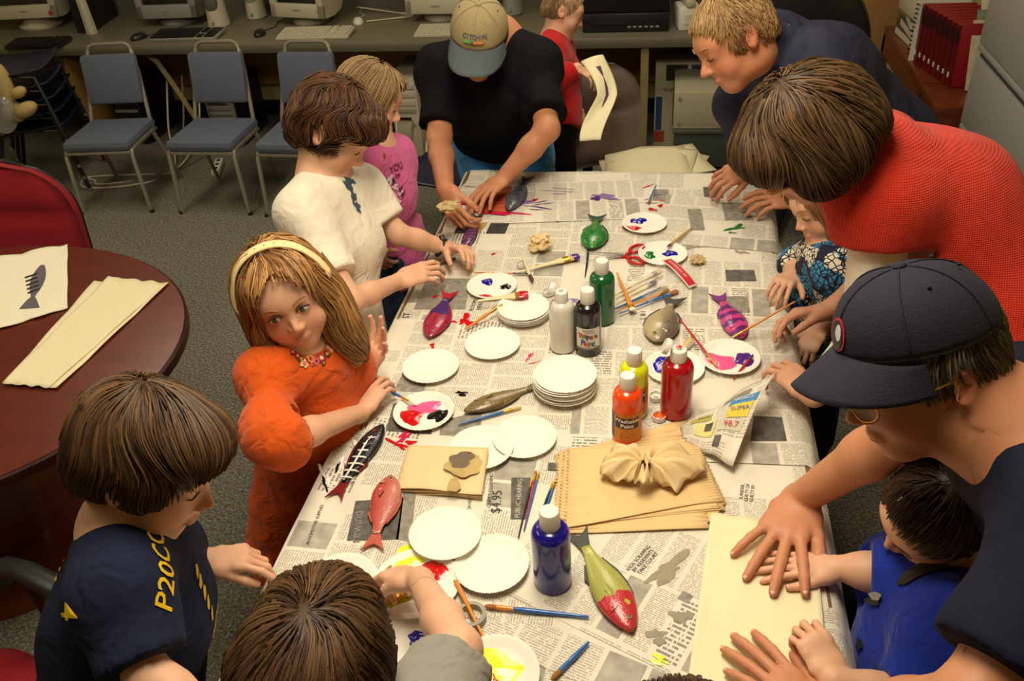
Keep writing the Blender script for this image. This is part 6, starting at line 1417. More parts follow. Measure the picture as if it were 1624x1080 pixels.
    for s in (-1, 1):
        pts = [X(onface(s*(.06+.145*k/5), .075+.030*math.sin(k/5*2.6), .006)) for k in range(6)]
        MB().tube(pts, [H*.006*bw_, H*.013*bw_, H*.014*bw_, H*.013*bw_, H*.010*bw_, H*.004*bw_], 6, flat=.5, up=Rm[:, 1]).build('eyebrow', hm, t, smooth=True, world=True)
        if eyes == 'open':
            c = onface(s*.13, -.012, .0); ec = X(c-np.array((0, .018, 0)))
            eb = MB().ball(ec, (H*.060, H*.030, H*.030), 16, 10, Rm).build('eye', mat('eye_white', S(214, 204, 192), .2, .02), t, smooth=True, world=True)
            gz = J.get('gaze', (0.0, -.006)); MB().ball(ec+Rm@np.array((gz[0]*H, .014*H, gz[1]*H)), (H*.031, H*.020, H*.031), 12, 8, Rm).build('iris', mat('iris_grey', S(66, 70, 66), .15), t, smooth=True, world=True); MB().ball(ec+Rm@np.array((gz[0]*H, .025*H, gz[1]*H)), (H*.012, H*.009, H*.012), 10, 6, Rm).build('pupil', M_blk, t, smooth=True, world=True)
            pts = [X(onface(s*(.064+.13*k/6), -.004+.030*math.sin(math.pi*k/6), .012)) for k in range(7)]; MB().tube(pts, H*.0085, 6).build('upper_eyelid', mat('lash_line', S(92, 56, 42), .6), t, smooth=True, world=True)
            pts = [X(onface(s*(.07+.12*k/6), -.018-.022*math.sin(math.pi*k/6), .006)) for k in range(7)]; MB().tube(pts, H*.005, 6).build('lower_eyelid', SK[skin], t, smooth=True, world=True)
        else:
            pts = [X(onface(s*(.066+.125*k/6), -.024-.026*math.sin(math.pi*k/6), .006)) for k in range(7)]; MB().tube(pts, [H*.003, H*.0045, H*.005, H*.0055, H*.0055, H*.005, H*.003], 6).build('eyelashes', mat('lash_dark', S(44, 28, 20), .6), t, smooth=True, world=True)
    # clothes
    e_ = shirt_loose; rg = np.random.default_rng(len(key)*7+ord(key[0])); K = rg.normal(0, 1, (5, 3)); K = K/np.linalg.norm(K, axis=1, keepdims=True)*np.array([[24], [33], [41], [58], [75]]); ph = rg.uniform(0, 6, 5)
    def disp(x, y_, z_):
        d = 0
        for i in range(5): d = d+shirt_wr*(1, .8, .7, .45, .3)[i]*np.sin(K[i, 0]*x+K[i, 1]*y_+K[i, 2]*z_+ph[i]+1.5*np.sin(9*x+13*z_))
        return d.astype(np.float32) if hasattr(d, 'astype') else d
    sh = [grow(p, e_) for p in tor]+[grow(p, e_*.8) for p in shp[:1]]
    sh += [cone(nk*.72+(sr)*.28, sr, ra[0]*1.15+e_*.4, ra[0]*1.25+e_*.6, .05), cone(nk*.72+sl*.28, sl, ra[0]*1.15+e_*.4, ra[0]*1.25+e_*.6, .05)]
    if collar: sh.append(cone(nk-(hn-nk)*.1, nk+(hn-nk)*collar, nr*1.5, nr*1.22, .04))
    if extra: sh += extra
    cuts = []
    for s in 'rl':
        a, e, w = J['sh'+s], J['el'+s], J['wr'+s]; slv = sleeve if np.isscalar(sleeve) else sleeve[s]
        L1 = np.linalg.norm(e-a); L2 = np.linalg.norm(w-e); tot = slv*(L1+L2) if slv > 1 else None
        if slv <= 1:      # ends on the upper arm
            c = a+(e-a)*slv; sh.append(cone(a, a+(e-a)*min(1.2, slv+.08), ra[0]*1.02+e_*.7, ra[1]*1.05+e_*1.5+ra[0]*.10, .07)); cuts.append((c, nrm(e-a), ra[0]*1.9+.02))
        else:
            q = slv-1; c = e+(w-e)*q; sh += [cone(a, e, ra[0]*1.02+e_*.7, ra[1]+e_*1.1, .06), cone(e, e+(w-e)*min(1.05, q+.06), ra[1]+e_*1.1, (ra[1]+(ra[2]-ra[1])*q)+e_*1.1, .03)]; cuts.append((c, nrm(w-e), ra[1]*1.5+.02))
    if hem is not None:
        c = pel+(pel-che)*hem; sh.append(ellcone(che*.3+pel*.7, c+(pel-che)*.06, chw*1.0+e_, chd*1.02+e_, hipw*1.24+e_, hipd*1.34+e_, side, .04)); cuts.append((c, nrm(pel-che), .26 if kid else .34))
    lo, hi = bounds(sh, .03); Vs, Fs = grid(sh, lo, hi, .0085 if kid else .0095, disp, cuts); Vs = relax(Vs, Fs, 1, .35)
    so = mesh('shirt', Vs, Fs, shirt, t, True, True)
    if trousers is not None:
        lend = legs or 1.0; tp = []
        for i, p in enumerate(lg): tp.append(grow(p, .012))
        tcut = []
        if lend < 1:
            tp = []; 
            for q, s in (('r', 1), ('l', -1)):
                hp = pel+side*s*hipc; c = hp+(kn[q]-hp)*lend*1.6; tp.append(cone(hp, c+(c-hp)*.06, lr[0]+.016, lr[0]+.006, .03)); tcut.append((c, nrm(c-hp), .13))
        tp += [ellcone(pel+(pel-che)*.12, pel*.8+che*.2, hipw+.008, hipd+.008, hipw+.006, hipd+.006, side, .04)]
        lo, hi = bounds(tp, .03); Vt, Ft = grid(tp, lo, hi, .013, lambda x, y_, z_: (disp(x, y_, z_)*1.3), tcut); mesh('trousers', relax(Vt, Ft, 1), Ft, trousers, t, True, True)
    for p in shoes:
        v, f = grid([p], p.lo-.02, p.hi+.02, .008); v[:, 2] = np.maximum(v[:, 2], .002); mesh('shoe', v, f, shoe or M_blkr, t, True, True)
    PEOPLE[key] = dict(t=t, o=o, R=Rm, H=H, shirt=sh, body=body, face=A, so=so, disp=disp, J=J)
    return t, o, Rm, H
def hit(prims, px, py, d0, d1, disp=None):
    """where the ray of a photograph pixel meets a surface"""
    e = CF+CR*(px-812)/FOC-CU*(py-540)/FOC; ts = np.linspace(d0, d1, 500); Q = CAM+ts[:, None]*e; D = fpts(prims, Q)
    if disp is not None: D = D+disp(Q[:, 0], Q[:, 1], Q[:, 2])
    k = np.argmax(D < 0) if (D < 0).any() else int(np.argmin(D)); q = Q[k]; return q, fgrad(prims, q[None], .004)[0]
def stick(prims, V, off, it=6, disp=None):
    V = np.array(V, float)
    for _ in range(it):
        D = fpts(prims, V)
        if disp is not None: D = D+disp(V[:, 0], V[:, 1], V[:, 2])
        V = V-fgrad(prims, V, .004)*(D-off)[:, None]
    return V
def cloth_print(key, name, txt, px, py, size, d0, d1, dirpx, m, off=.0022, bold=.0006):
    """lettering printed on a shirt, following its surface"""
    pp = PEOPLE[key]; q, n_ = hit(pp['shirt'], px, py, d0, d1, pp['disp']); q2, _ = hit(pp['shirt'], px+dirpx[0], py+dirpx[1], d0, d1, pp['disp']); d = nrm(q2-q); d = nrm(d-n_*(d@n_)); u = np.cross(n_, d)
    ob = text_mesh(name, txt, size, np.array([d, u, n_]).T, q, m, pp['t'], True, bold=bold)
    if ob is None: return
    L0 = np.array(pp['t'].location); V = np.array([v.co[:] for v in ob.data.vertices])+L0; V = stick(pp['shirt'], V, off, 5, pp['disp'])-L0
    ob.data.vertices.foreach_set('co', V.astype(np.float32).ravel()); ob.data.update(); return ob
def cloth_patch(key, name, px, py, rx, ry, d0, d1, m, rot=0., seed=0, off=.002, rough=.2, n=20, on='shirt'):
    pp = PEOPLE[key]; ds = pp['disp'] if on == 'shirt' else None; q, n_ = hit(pp[on], px, py, d0, d1, ds); s_ = nrm(np.cross((0, 0, 1), n_)) if abs(n_[2]) < .95 else np.array((1., 0, 0)); u = np.cross(n_, s_); rg = random.Random(seed); p1, p2 = rg.uniform(0, 6), rg.uniform(0, 6); V = [q]
    for i in range(1, 4):
        for j in range(n):
            a = 2*math.pi*j/n; w = i/3*(1+rough*(math.sin(3*a+p1)*.5+math.sin(5*a+p2)*.5)); x_, y_ = rx*w*math.cos(a), ry*w*math.sin(a); V.append(q+s_*(x_*math.cos(rot)-y_*math.sin(rot))+u*(x_*math.sin(rot)+y_*math.cos(rot)))
    F = [(0, 1+j, 1+(j+1) % n) for j in range(n)]+[(1+i*n+j, 1+(i+1)*n+j, 1+(i+1)*n+(j+1) % n, 1+i*n+(j+1) % n) for i in range(2) for j in range(n)]
    return mesh(name, stick(pp[on], V, off, 5, ds), F, m, pp['t'], True, True)
# =================================================================== THE PEOPLE
def j(px, py, d): return P(px, py, d=d)
def jz(px, py, z): return P(px, py, z=z)
def pose(**k):
    if 'che' not in k: k['che'] = (k['shr']+k['shl'])/2*.68+k['pel']*.32
    return k
def to(a, px, py, z): return nrm(P(px, py, z=z)-a)
EARCUT = lambda r=.11: [ellip((s*.42, -.05, -.07), (r, .13, .17)) for s in (-1, 1)]
def mop(face=(.52, -.20), low=.46, ears=True):
    return [HE((0, -.06, .12), (.385, .475, .40)), HE((0, -.27, -.08), (.32, .25, .30)), HE((.25, -.06, .02), (.135, .30, .22)), HE((-.25, -.06, .02), (.135, .30, .22)), HE((0, .20, .24), (.31, .25, .21))], [ellip((0, face[0], face[1]), (.46, .40, .39)), ellip((0, -.05, -.80), (.8, .8, low))]+(EARCUT() if ears else [])
def crop(t=.0, low=.56):
    return [HE((0, -.06, .10), (.355+t, .44+t, .375+t)), HE((0, -.24, -.06), (.30+t, .24+t, .28))], [ellip((0, .50, -.05), (.46, .40, .42)), ellip((0, -.05, -.74), (.8, .8, low))]+EARCUT(.13)
def longhair(ln=.5, w=.16, sp=.30, dz=.35):
    return [HE((0, -.06, .11), (.385, .47, .39)), HE((sp, -.04, -dz), (w, .27, ln), None, .12), HE((-sp, -.04, -dz), (w, .27, ln), None, .12), HE((0, -.27, -.30), (.34, .22, ln), None, .12), HE((0, .16, .22), (.30, .28, .20))], [ellip((0, .50, -.13), (.335, .42, .54))]
# ---- girl in orange, standing at the left edge
o = j(452, 464, 1.78); J = pose(nk=j(475, 562, 1.87), shr=j(424, 600, 1.80), elr=j(440, 704, 1.66), wrr=jz(570, 655, T+.032), shl=j(548, 582, 2.0), ell=j(545, 655, 2.1), wrl=jz(578, 592, T+.045), pel=P(486, 800, x=-.15), gaze=(.008, -.004))
t, o, Rm, H = person('girl', 'girl in an orange top and cream headband looking up at the left edge', o, cv((.30, -.56, -.78)), cv((-.30, .80, -.55)), .222, True, 'kid', J,
    {'r': dict(d=to(J['wrr'], 606, 628, T+.02), n=(0, -.2, 1), curl=(.5, .55, .6, .6), thumb=(.5, .4), s=.78), 'l': dict(d=nrm(np.array((.45, .28, .75))), n=(.3, .5, -.6), curl=(.25, .2, .3, .35), spread=.25, thumb=(.9, .2), s=.78)},
    cloth('orange', S(206, 84, 20), fold=.7, fs=20), cloth('khaki_leggings', S(120, 104, 74)), sleeve=1.12, hem=.55, eyes='open', brow=HM['light'], shirt_loose=.013, shirt_wr=.0025, girth=1.2, extra=[ellip(J['shr']+(J['elr']-J['shr'])*q, (.041, .041, .010), np.array(frame(J['elr']-J['shr'], (0, 1, 0))).T, .012) for q in (.62, .78, .94)]+[ellip(J['elr']+(J['wrr']-J['elr'])*.09, (.041, .041, .010), np.array(frame(J['wrr']-J['elr'])).T, .012)])
vol, cuts = longhair(.60, .17, .32, .44); make_hair(t, o, Rm, H, vol, cuts, HM['girl'], 2600, 1.0, (0, .0, .47), .022, 1.1, .16, 1, .03, clump=.5, ragged=.03)
def band(o, Rm, H, vol, yb, w, m, name='headband'):
    V = []
    n = 34
    for i in range(n+1):
        a = -1.75+3.5*i/n
        for s in (-1, 1):
            q = np.array([[math.sin(a)*.42, yb+s*w-.04*math.cos(a), .1+math.cos(a)*.42]]); q = stick(vol, q, .026+.008*(s*0), 6); V.append(o+Rm@(q[0]*H))
    o_ = mesh(name, V, [(2*i, 2*i+1, 2*i+3, 2*i+2) for i in range(n)], m, t, True, True); md = o_.modifiers.new('thickness', 'SOLIDIFY'); md.thickness = .004; return V
Vb = band(o, Rm, H, vol, .06, .048, mat('headband_cream', S(226, 206, 150), .6, .1, 40))
for i in range(12, 24): MB().ball((np.array(Vb[2*i])*.5+np.array(Vb[2*i+1])*.5)+Rm[:, 2]*.002, .0028, 8, 6).build('headband_bead', [mat('bead_brown', S(110, 70, 50)), M_white][i % 2], t, smooth=True, world=True)
FL = [mat('thread_red', S(160, 30, 50)), mat('thread_brown', S(84, 44, 30)), mat('thread_cream', S(222, 190, 140)), mat('thread_gold', S(200, 140, 60)), mat('thread_pink', S(214, 96, 110))]
for k, (px, py, r) in enumerate(((463, 560, .006), (476, 570, .008), (481, 577, .009), (491, 569, .008), (500, 573, .007), (508, 568, .010), (517, 562, .008), (523, 552, .009), (521, 544, .007), (495, 577, .005), (470, 566, .006), (512, 576, .005))):
    cloth_patch('girl', 'embroidered_flower', px, py, r, r, 1.5, 2.2, FL[k % 5], 0, k, .0025, .35); cloth_patch('girl', 'embroidered_flower', px, py, r*.45, r*.45, 1.5, 2.2, FL[(k+2) % 5], 0, k, .004, .1)
# ---- boy in the white T-shirt
o = j(532, 206, 2.24); J = pose(nk=j(508, 282, 2.30), shr=j(478, 335, 2.20), elr=j(556, 478, 2.16), wrr=jz(632, 446, T+.07), shl=j(575, 298, 2.44), ell=j(632, 372, 2.46), wrl=jz(712, 394, T+.035), pel=P(545, 545, x=-.17))
t, o, Rm, H = person('white', 'boy in a white T-shirt and black wristwatch leaning over the table', o, cv((.80, -.58, .10)), cv((.42, .82, -.38)), .232, True, 'kid', J,
    {'r': dict(d=to(J['wrr'], 690, 425, T+.09), n=(-.2, -.5, .8), curl=(.55, .6, .65, .7), thumb=(.45, .5), s=.82), 'l': dict(d=to(J['wrl'], 758, 432, T+.005), n=(.25, .3, .9), curl=(.35, .6, .75, .85), thumb=(.5, .9), s=.82)},
    cloth('white_tee', S(232, 224, 204), fold=.45, fs=14), cloth('dark_jeans', S(40, 44, 56)), sleeve=.72, hem=.22, brow=HM['brown'], shirt_loose=.014, shirt_wr=.0022)
vol, cuts = mop((.52, -.13), .46); make_hair(t, o, Rm, H, vol, cuts, HM['auburn'], 2400, .42, (-.05, -.2, .47), .024, .25, .15, 2, .05, clump=.7)
d = nrm(J['ell']-J['wrl']); c = J['wrl']+d*.03; s_, n_, _ = frame(d)
w = MB(); pts = [c+(.024*math.cos(k*math.pi/10))*s_+(.024*math.sin(k*math.pi/10))*n_ for k in range(21)]; w.tube(pts, .010, 8, cap=False, flat=.25, up=d); wt = thing('wristwatch', 'black wristwatch on the arm of the boy in white', 'watch', c); w.build('strap', M_blk, wt, smooth=True, world=True); MB().lathe([(.013, 0), (.014, .004), (.012, .007), (.0001, .007)], c+n_*.022, 16, np.array([s_, d, n_]).T).build('watch_case', M_blk, wt, world=True); MB().lathe([(.010, .0072), (.0001, .0076)], c+n_*.022, 16, np.array([s_, d, n_]).T).build('watch_face', mat('watch_grey', S(96, 100, 96), .2), wt, world=True)
M_print = mat('print_slate', S(60, 78, 96), .8, .4, 80)
for k, (px, py, rx, ry, ro) in enumerate(((548, 280, .016, .010, .5), (553, 296, .012, .02, .2), (560, 312, .014, .012, .9), (566, 328, .010, .016, .1), (556, 288, .008, .016, 1.2))): cloth_patch('white', 'shirt_print', px, py, rx, ry, 2.1, 2.7, M_print, ro, k, .0022, .5)
# ---- girl in pink
o = j(590, 155, 2.5); J = pose(nk=j(590, 228, 2.56), shr=j(566, 262, 2.50), elr=j(572, 340, 2.52), wrr=j(582, 400, 2.62), shl=j(625, 250, 2.68), ell=j(638, 330, 2.80), wrl=j(640, 390, 2.86), pel=P(625, 400, x=-.17))
t, o, Rm, H = person('pink', 'girl in a pink top with glitter print behind the boy in white', o, cv((.93, -.34, .12)), cv((.22, .88, -.40)), .208, True, 'kid', J,
    {'r': dict(d=(.3, .3, -.6), n=(0, -1, .3)), 'l': dict(d=(.3, .3, -.6), n=(0, -1, .3))}, cloth('pink', S(206, 96, 150), fold=.5), cloth('blue_jeans', S(50, 62, 92)), sleeve=.75, hem=.3, brow=HM['light'])
vol, cuts = longhair(.28, .15, .27); make_hair(t, o, Rm, H, vol, cuts, HM['bronde'], 1800, .8, (0, .0, .47), .022, .8, .06, 3, .02, ragged=.03)
MB().lathe([(.030, 0), (.036, .004), (.030, .012)], J['nk']+np.array((0, 0, -.012)), 20, None, cap=False).build('collar', mat('collar_blue', S(110, 150, 190), .8), t, world=True)
M_gl = mat('print_white', S(226, 200, 206), .4, .2, 80); M_plum = mat('print_plum', S(90, 30, 70))
cloth_print('pink', 'lettering', 'YOU', 628, 266, .030, 2.3, 3.0, (8, -4), M_plum); cloth_print('pink', 'lettering', 'OF', 630, 279, .016, 2.3, 3.0, (8, -3), M_plum)
for k, (px, py, r) in enumerate(((617, 286, .016), (612, 300, .018), (620, 313, .02), (628, 322, .016), (610, 322, .012), (634, 306, .012), (625, 296, .011))): cloth_patch('pink', 'shirt_print', px, py, r, r*.8, 2.3, 3.0, [M_gl, mat('print_rose', S(226, 150, 186)), M_gl][k % 3], k, k, .002+.0004*k, .5)
for px, py in ((613, 291), (622, 286)): cloth_patch('pink', 'shirt_print', px, py, .006, .009, 2.3, 3.0, mat('print_navy', S(40, 50, 84)), .2, 2, .006, .1)
for px, py in ((634, 300), (637, 308)): cloth_patch('pink', 'shirt_print', px, py, .012, .005, 2.3, 3.0, M_plum, .6, 4, .005, .5)
cloth_patch('pink', 'pendant', 608, 247, .006, .006, 2.3, 3.0, M_gold, 0, 2, .004, .1)
# ---- man in the khaki cap
o = j(760, 62, 2.74); J = pose(nk=j(790, 62, 2.92), shr=j(700, 112, 2.90), elr=j(697, 218, 2.86), wrr=j(706, 300, 2.68), shl=j(850, 102, 2.93), ell=j(868, 205, 2.80), wrl=jz(797, 285, T+.06), pel=P(800, 238, y=.30), che=j(780, 150, 3.0), feet=np.array((.12, .36, 0)))
t, o, Rm, H = person('khaki', 'man in a khaki cap, black shirt and blue shorts bending over the far end', o, cv((-.14, -.86, -.42)), cv((.0, .42, -.88)), .235, False, 'man', J,
    {'r': dict(d=to(J['wrr'], 715, 345, T+.03), n=(-.6, -.5, .4), curl=(.6, .65, .7, .75), thumb=(.5, .6), s=.95), 'l': dict(d=to(J['wrl'], 768, 335, T+.0), n=(.0, .2, 1), curl=(.3, .32, .35, .4), spread=.08, thumb=(.5, .5), s=.98)},
    cloth('black_tee', S(12, 12, 18), fold=.6, fs=10), cloth('blue_shorts', S(70, 150, 222), .5, fold=.6), sleeve=.82, hem=-.36, brow=HM['brown'], legs=.6, shirt_loose=.02, girth=.95, armr=(.047, .039, .027))
vol, cuts = crop(); make_hair(t, o, Rm, H, vol, cuts, HM['brown'], 700, .25, seed=4)
def cap(t, o, Rm, H, mc, mb_, name='cap', tilt=0., brimlen=.36, CZ=.15):
    """baseball cap: six-panel crown, curved brim, button, in head units"""
    W = lambda q: o+Rm@(rotx(tilt)@np.asarray(q, float)*H)
    n, k = 48, 14; V = []
    for i in range(k+1):
        ph_ = (math.pi/2)*i/k
        for q in range(n):
            a = 2*math.pi*q/n; r = math.cos(ph_)**.82; sm = 1-.018*math.exp(-((((a/(math.pi/3)) % 1)-.5)/.06)**2)*0 - .012*(abs(math.sin(3*a)) < .09)
            V.append(W((.385*r*math.cos(a)*sm, -.045+.455*r*math.sin(a)*sm, CZ+.40*math.sin(ph_)+.04*math.cos(ph_)*math.sin(a))))
    F = [(i*n+q, i*n+(q+1) % n, (i+1)*n+(q+1) % n, (i+1)*n+q) for i in range(k) for q in range(n)]
    co = thing(name, '', 'cap', t.location); 
    mesh('crown', V, F, mc, co, True, True).modifiers.new('thickness', 'SOLIDIFY').thickness = .004
    V = []
    for i in range(9):
        for q in range(25):
            u = q/24*2-1; a = u*1.18; x_, y_ = .385*math.sin(a), -.045+.455*math.cos(a); ext = brimlen*(1-abs(u)**2.6)**.6*(i/8)
            V.append(W((x_*(1+.10*i/8), y_+ext, CZ+.035+.03*(1-abs(u))-.16*(x_/.38)**2*(.4+.6*i/8)-.10*(i/8))))
    F = [(i*25+q, i*25+q+1, (i+1)*25+q+1, (i+1)*25+q) for i in range(8) for q in range(24)]
    mesh('brim', V, F, mb_, co, True, True).modifiers.new('thickness', 'SOLIDIFY').thickness = .005
    MB().ball(W((0, -.045, CZ+.405)), (H*.04, H*.04, H*.02), 12, 8, Rm).build('button', mc, co, smooth=True, world=True)
    for q in range(6):
        a = math.pi/6+q*math.pi/3+.0; pts = [W(((.385*math.cos(p)**.82+.004)*math.cos(a), -.045+(.455*math.cos(p)**.82+.004)*math.sin(a), CZ+.403*math.sin(p)+.04*math.cos(p)*math.sin(a))) for p in np.linspace(.05, 1.5, 14)]
        MB().tube(pts, H*.006, 5).build('panel_seam', mc, co, smooth=True, world=True)
        a2 = a+math.pi/6; p = .95; e = W(((.385*math.cos(p)**.82+.004)*math.cos(a2), -.045+(.455*math.cos(p)**.82+.004)*math.sin(a2), CZ+.406*math.sin(p))); MB().ball(e, H*.012, 8, 6).build('eyelet', mb_, co, smooth=True, world=True)
    def at(a, p, off=.008): return W(((.385*math.cos(p)**.82+off)*math.cos(a), -.045+(.455*math.cos(p)**.82+off)*math.sin(a), CZ+(.40+off)*math.sin(p)+.04*math.cos(p)*math.sin(a)))
    return co, at
co, at = cap(t, o, Rm, H, mat('cap_khaki', S(164, 148, 108), .9, .12, 60, .3, 300), mat('cap_denim', S(92, 102, 108), .9, .15, 80, .3, 300)); co['label'] = 'faded khaki cap with a denim blue brim on the bending man'
def cap_text(co, at, txt, a0, p0, size, m, da=.128):
    for k, ch in enumerate(txt):
        a = a0+(k-(len(txt)-1)/2)*da; c = at(a, p0); d = nrm(at(a+.05, p0)-c); u = nrm(at(a, p0+.06)-c); u = nrm(u-d*(u@d)); text_mesh('lettering', ch, size, np.array([d, u, np.cross(d, u)]).T, c, m, co, True, bold=.0005)
cap_text(co, at, 'CITCHIN', math.pi/2+.02, .52, .019, mat('thread_slate', S(86, 96, 96)))
for k in range(6):
    MB().ball(at(math.pi/2-.28+.11*k, .33, .004), (.008, .008, .005), 8, 6).build('embroidery', [mat('thread_green', S(90, 160, 70)), mat('thread_orange', S(214, 120, 50)), mat('thread_slate', S(86, 96, 96))][(0, 0, 2, 1, 1, 1)[k]], co, smooth=True, world=True)
# ---- boy in red behind the brown chair
o = j(895, 18, 3.62); J = pose(nk=j(878, 62, 3.68), shr=j(876, 88, 3.58), elr=j(888, 122, 3.46), wrr=j(916, 108, 3.46), shl=j(888, 80, 3.85), ell=j(895, 130, 3.9), wrl=j(910, 160, 3.8), pel=j(884, 190, 3.72))
t, o, Rm, H = person('red', 'small boy in a red long-sleeved shirt behind the brown chair', o, cv((.93, -.30, .10)), cv((.18, .93, -.32)), .198, True, 'kid', J,
    {'r': dict(d=cv((.8, -.5, 0)), n=cv((.3, .6, -.6)), curl=(.5, .5, .5, .5), s=.66), 'l': dict(d=cv((.5, -.8, 0)), n=cv((.3, .6, -.6)), s=.66)}, cloth('red', S(176, 18, 18), fold=.5), cloth('black_trousers', S(20, 20, 22)), sleeve=1.88, hem=.25, brow=HM['light'])
vol, cuts = crop(.0); make_hair(t, o, Rm, H, vol, cuts, HM['bronde'], 1500, .11, seed=5, width=.016, ragged=.03, wave=.3)
# ---- blond man in the navy shirt
o = j(1160, 60, 2.2); J = pose(nk=j(1232, 72, 2.33), shr=j(1212, 110, 2.52), elr=j(1170, 165, 2.55), wrr=jz(1192, 265, T+.10), shl=j(1305, 112, 2.22), ell=j(1345, 235, 2.30), wrl=jz(1272, 316, T+.06), pel=j(1385, 215, 2.62), feet=np.array((1.36, -.02, 0)), che=j(1300, 118, 2.45))
t, o, Rm, H = person('blond', 'man with short blond hair and a navy button shirt leaning in at the right', o, cv((-.72, -.52, .02)), cv((-.32, .84, -.30)), .238, False, 'man', J,
    {'r': dict(d=to(J['wrr'], 1160, 305, T+.03), n=(-.3, -.6, .6), curl=(.6, .65, .7, .7), thumb=(.5, .6), s=.95), 'l': dict(d=to(J['wrl'], 1195, 345, T+.01), n=(-.1, -.35, .9), curl=(.35, .4, .45, .5), thumb=(.6, .5), s=.98)},
    cloth('navy_shirt', S(44, 46, 66), .7, fold=.7, fs=12), cloth('black_slacks', S(18, 18, 20)), sleeve=1.5, hem=.1, brow=HM['blond'], shirt_loose=.022, girth=.92, collar=.7)
vol, cuts = crop(.012, .62); make_hair(t, o, Rm, H, vol, cuts, HM['blond'], 2600, .13, (0, -.1, .46), .016, .1, .35, 6, .02)
ax_ = nrm((o+Rm@(np.array((0, -.14, -.28))*H))-J['nk']); s_, n_, _ = frame(ax_); pts = [J['nk']+ax_*.035+.072*(s_*math.cos(a)+n_*math.sin(a)) for a in np.linspace(0, 2*math.pi, 24)]; MB().tube(pts, .024, 8, flat=.35, cap=False, up=ax_).build('collar', MATS['cloth_navy_shirt'], t, smooth=True, world=True)
pw = J['wrl']+nrm(P(1195, 345, z=T)-J['wrl'])*.105; ring = thing('ring', 'gold wedding ring on the blond man hand', 'ring', pw); MB().lathe([(.0095, -.002), (.0105, -.002), (.0105, .002), (.0095, .002), (.0095, -.002)], (0, 0, 0), 16, np.array(frame(nrm(P(1195, 345, z=T)-J['wrl']))).T, cap=False).build('band', M_gold, ring)
# ---- woman in the orange-red sweater
o = j(1272, 222, 1.60); J = pose(nk=j(1372, 250, 1.70), shr=j(1400, 236, 1.98), elr=j(1400, 440, 2.05), wrr=jz(1316, 492, T+.075), shl=j(1400, 328, 1.66), ell=j(1378, 540, 1.76), wrl=jz(1290, 626, T+.065), pel=j(1640, 560, 1.78), che=j(1480, 330, 1.80), feet=np.array((1.48, -1.05, 0)))
M_sw = cloth('sweater', S(206, 52, 32), .95, .1, .35, 7, .0, 260)
nn_ = NT(M_sw); bs_ = M_sw.node_tree.nodes['Principled BSDF']; tc_ = nn_.n('ShaderNodeTexCoord'); hh_ = None
for dr_, sc_ in (('X', 70), ('Z', 90)):
    wv = nn_.n('ShaderNodeTexWave', bands_direction=dr_); wv.inputs['Scale'].default_value = sc_; wv.inputs['Distortion'].default_value = 1.2; wv.inputs['Detail'].default_value = 1; wv.inputs['Detail Scale'].default_value = .6; nn_.link(tc_.outputs['Object'], wv.inputs[0]); hh_ = wv.outputs['Fac'] if hh_ is None else nn_.math('MULTIPLY', hh_, wv.outputs['Fac'])
kb_ = nn_.n('ShaderNodeBump'); kb_.inputs['Strength'].default_value = .6; kb_.inputs['Distance'].default_value = .004; nn_.link(hh_, kb_.inputs['Height']); old_ = bs_.inputs['Normal'].links[0].from_socket; nn_.link(old_, kb_.inputs['Normal']); nn_.link(kb_.outputs[0], bs_.inputs['Normal'])
t, o, Rm, H = person('woman', 'woman with a dark brown bob and orange-red sweater leaning over the table', o, cv((-.66, -.66, .16)), cv((-.34, .76, -.50)), .225, False, 'wom', J,
    {'r': dict(d=to(J['wrr'], 1215, 510, T+.06), n=(.1, .5, .8), curl=(.45, .55, .75, .8), thumb=(.35, .6), s=.92), 'l': dict(d=to(J['wrl'], 1236, 592, T+.06), n=(.2, -.4, .9), curl=(.55, .6, .6, .65), thumb=(.4, .7), s=.92)},
    M_sw, cloth('dark_trousers', S(24, 24, 28)), sleeve={'r': .5, 'l': .26}, hem=.1, brow=HM['brown'], shirt_loose=.016, shirt_wr=.0012, girth=1.0, armr=(.046, .040, .026), collar=.3, extra=[cone(J['shl'], J['che'], .062, .12, .08), cone(J['nk'], J['che'], .062, .13, .08), cone(J['shl']*.5+J['nk']*.5, J['pel']*.5+J['che']*.5, .07, .13, .08)])
M_wh = cloth('undershirt', S(230, 222, 200), .9, fold=.5)
for q in 'rl':
    a, e, w_ = J['sh'+q], J['el'+q], J['wr'+q]; en = e+(w_-e)*(.42 if q == 'r' else .86); pr_ = [cone(a, e, .056, .052, .02), cone(e, en+(w_-e)*.06, .052, .040, .03)]; lo, hi = bounds(pr_, .02); v, f = grid(pr_, lo, hi, .009, PEOPLE['woman']['disp'], [(en, nrm(w_-e), .08)]); mesh('undershirt_sleeve', v, f, M_wh, t, True, True)
vol = [HE((0, -.06, .13), (.42, .49, .415)), HE((0, -.38, -.08), (.39, .27, .36), None, .12), HE((.33, -.04, -.10), (.16, .36, .27), None, .10), HE((-.33, -.04, -.10), (.16, .36, .27), None, .10), HE((0, .30, .16), (.34, .22, .24))]; cuts = [ellip((0, .66, -.34), (.30, .36, .36))]
make_hair(t, o, Rm, H, vol, cuts, HM['chestnut'], 2900, .62, (0, -.14, .52), .024, .55, .16, 7, .045)
bc_ = J['wrl']+nrm(J['ell']-J['wrl'])*.03; s_, n_, d_ = frame(nrm(J['ell']-J['wrl'])); br = thing('bracelet', 'silver link bracelet on the woman wrist', 'bracelet', bc_)
for k in range(14): MB().ball((.031*math.cos(k*.449))*s_+(.031*math.sin(k*.449))*n_, (.006, .006, .004), 8, 6).build('link', M_steel, br, smooth=True)
hd_ = to(J['wrr'], 1215, 510, T+.06); tip_ = J['wrr']+hd_*.15
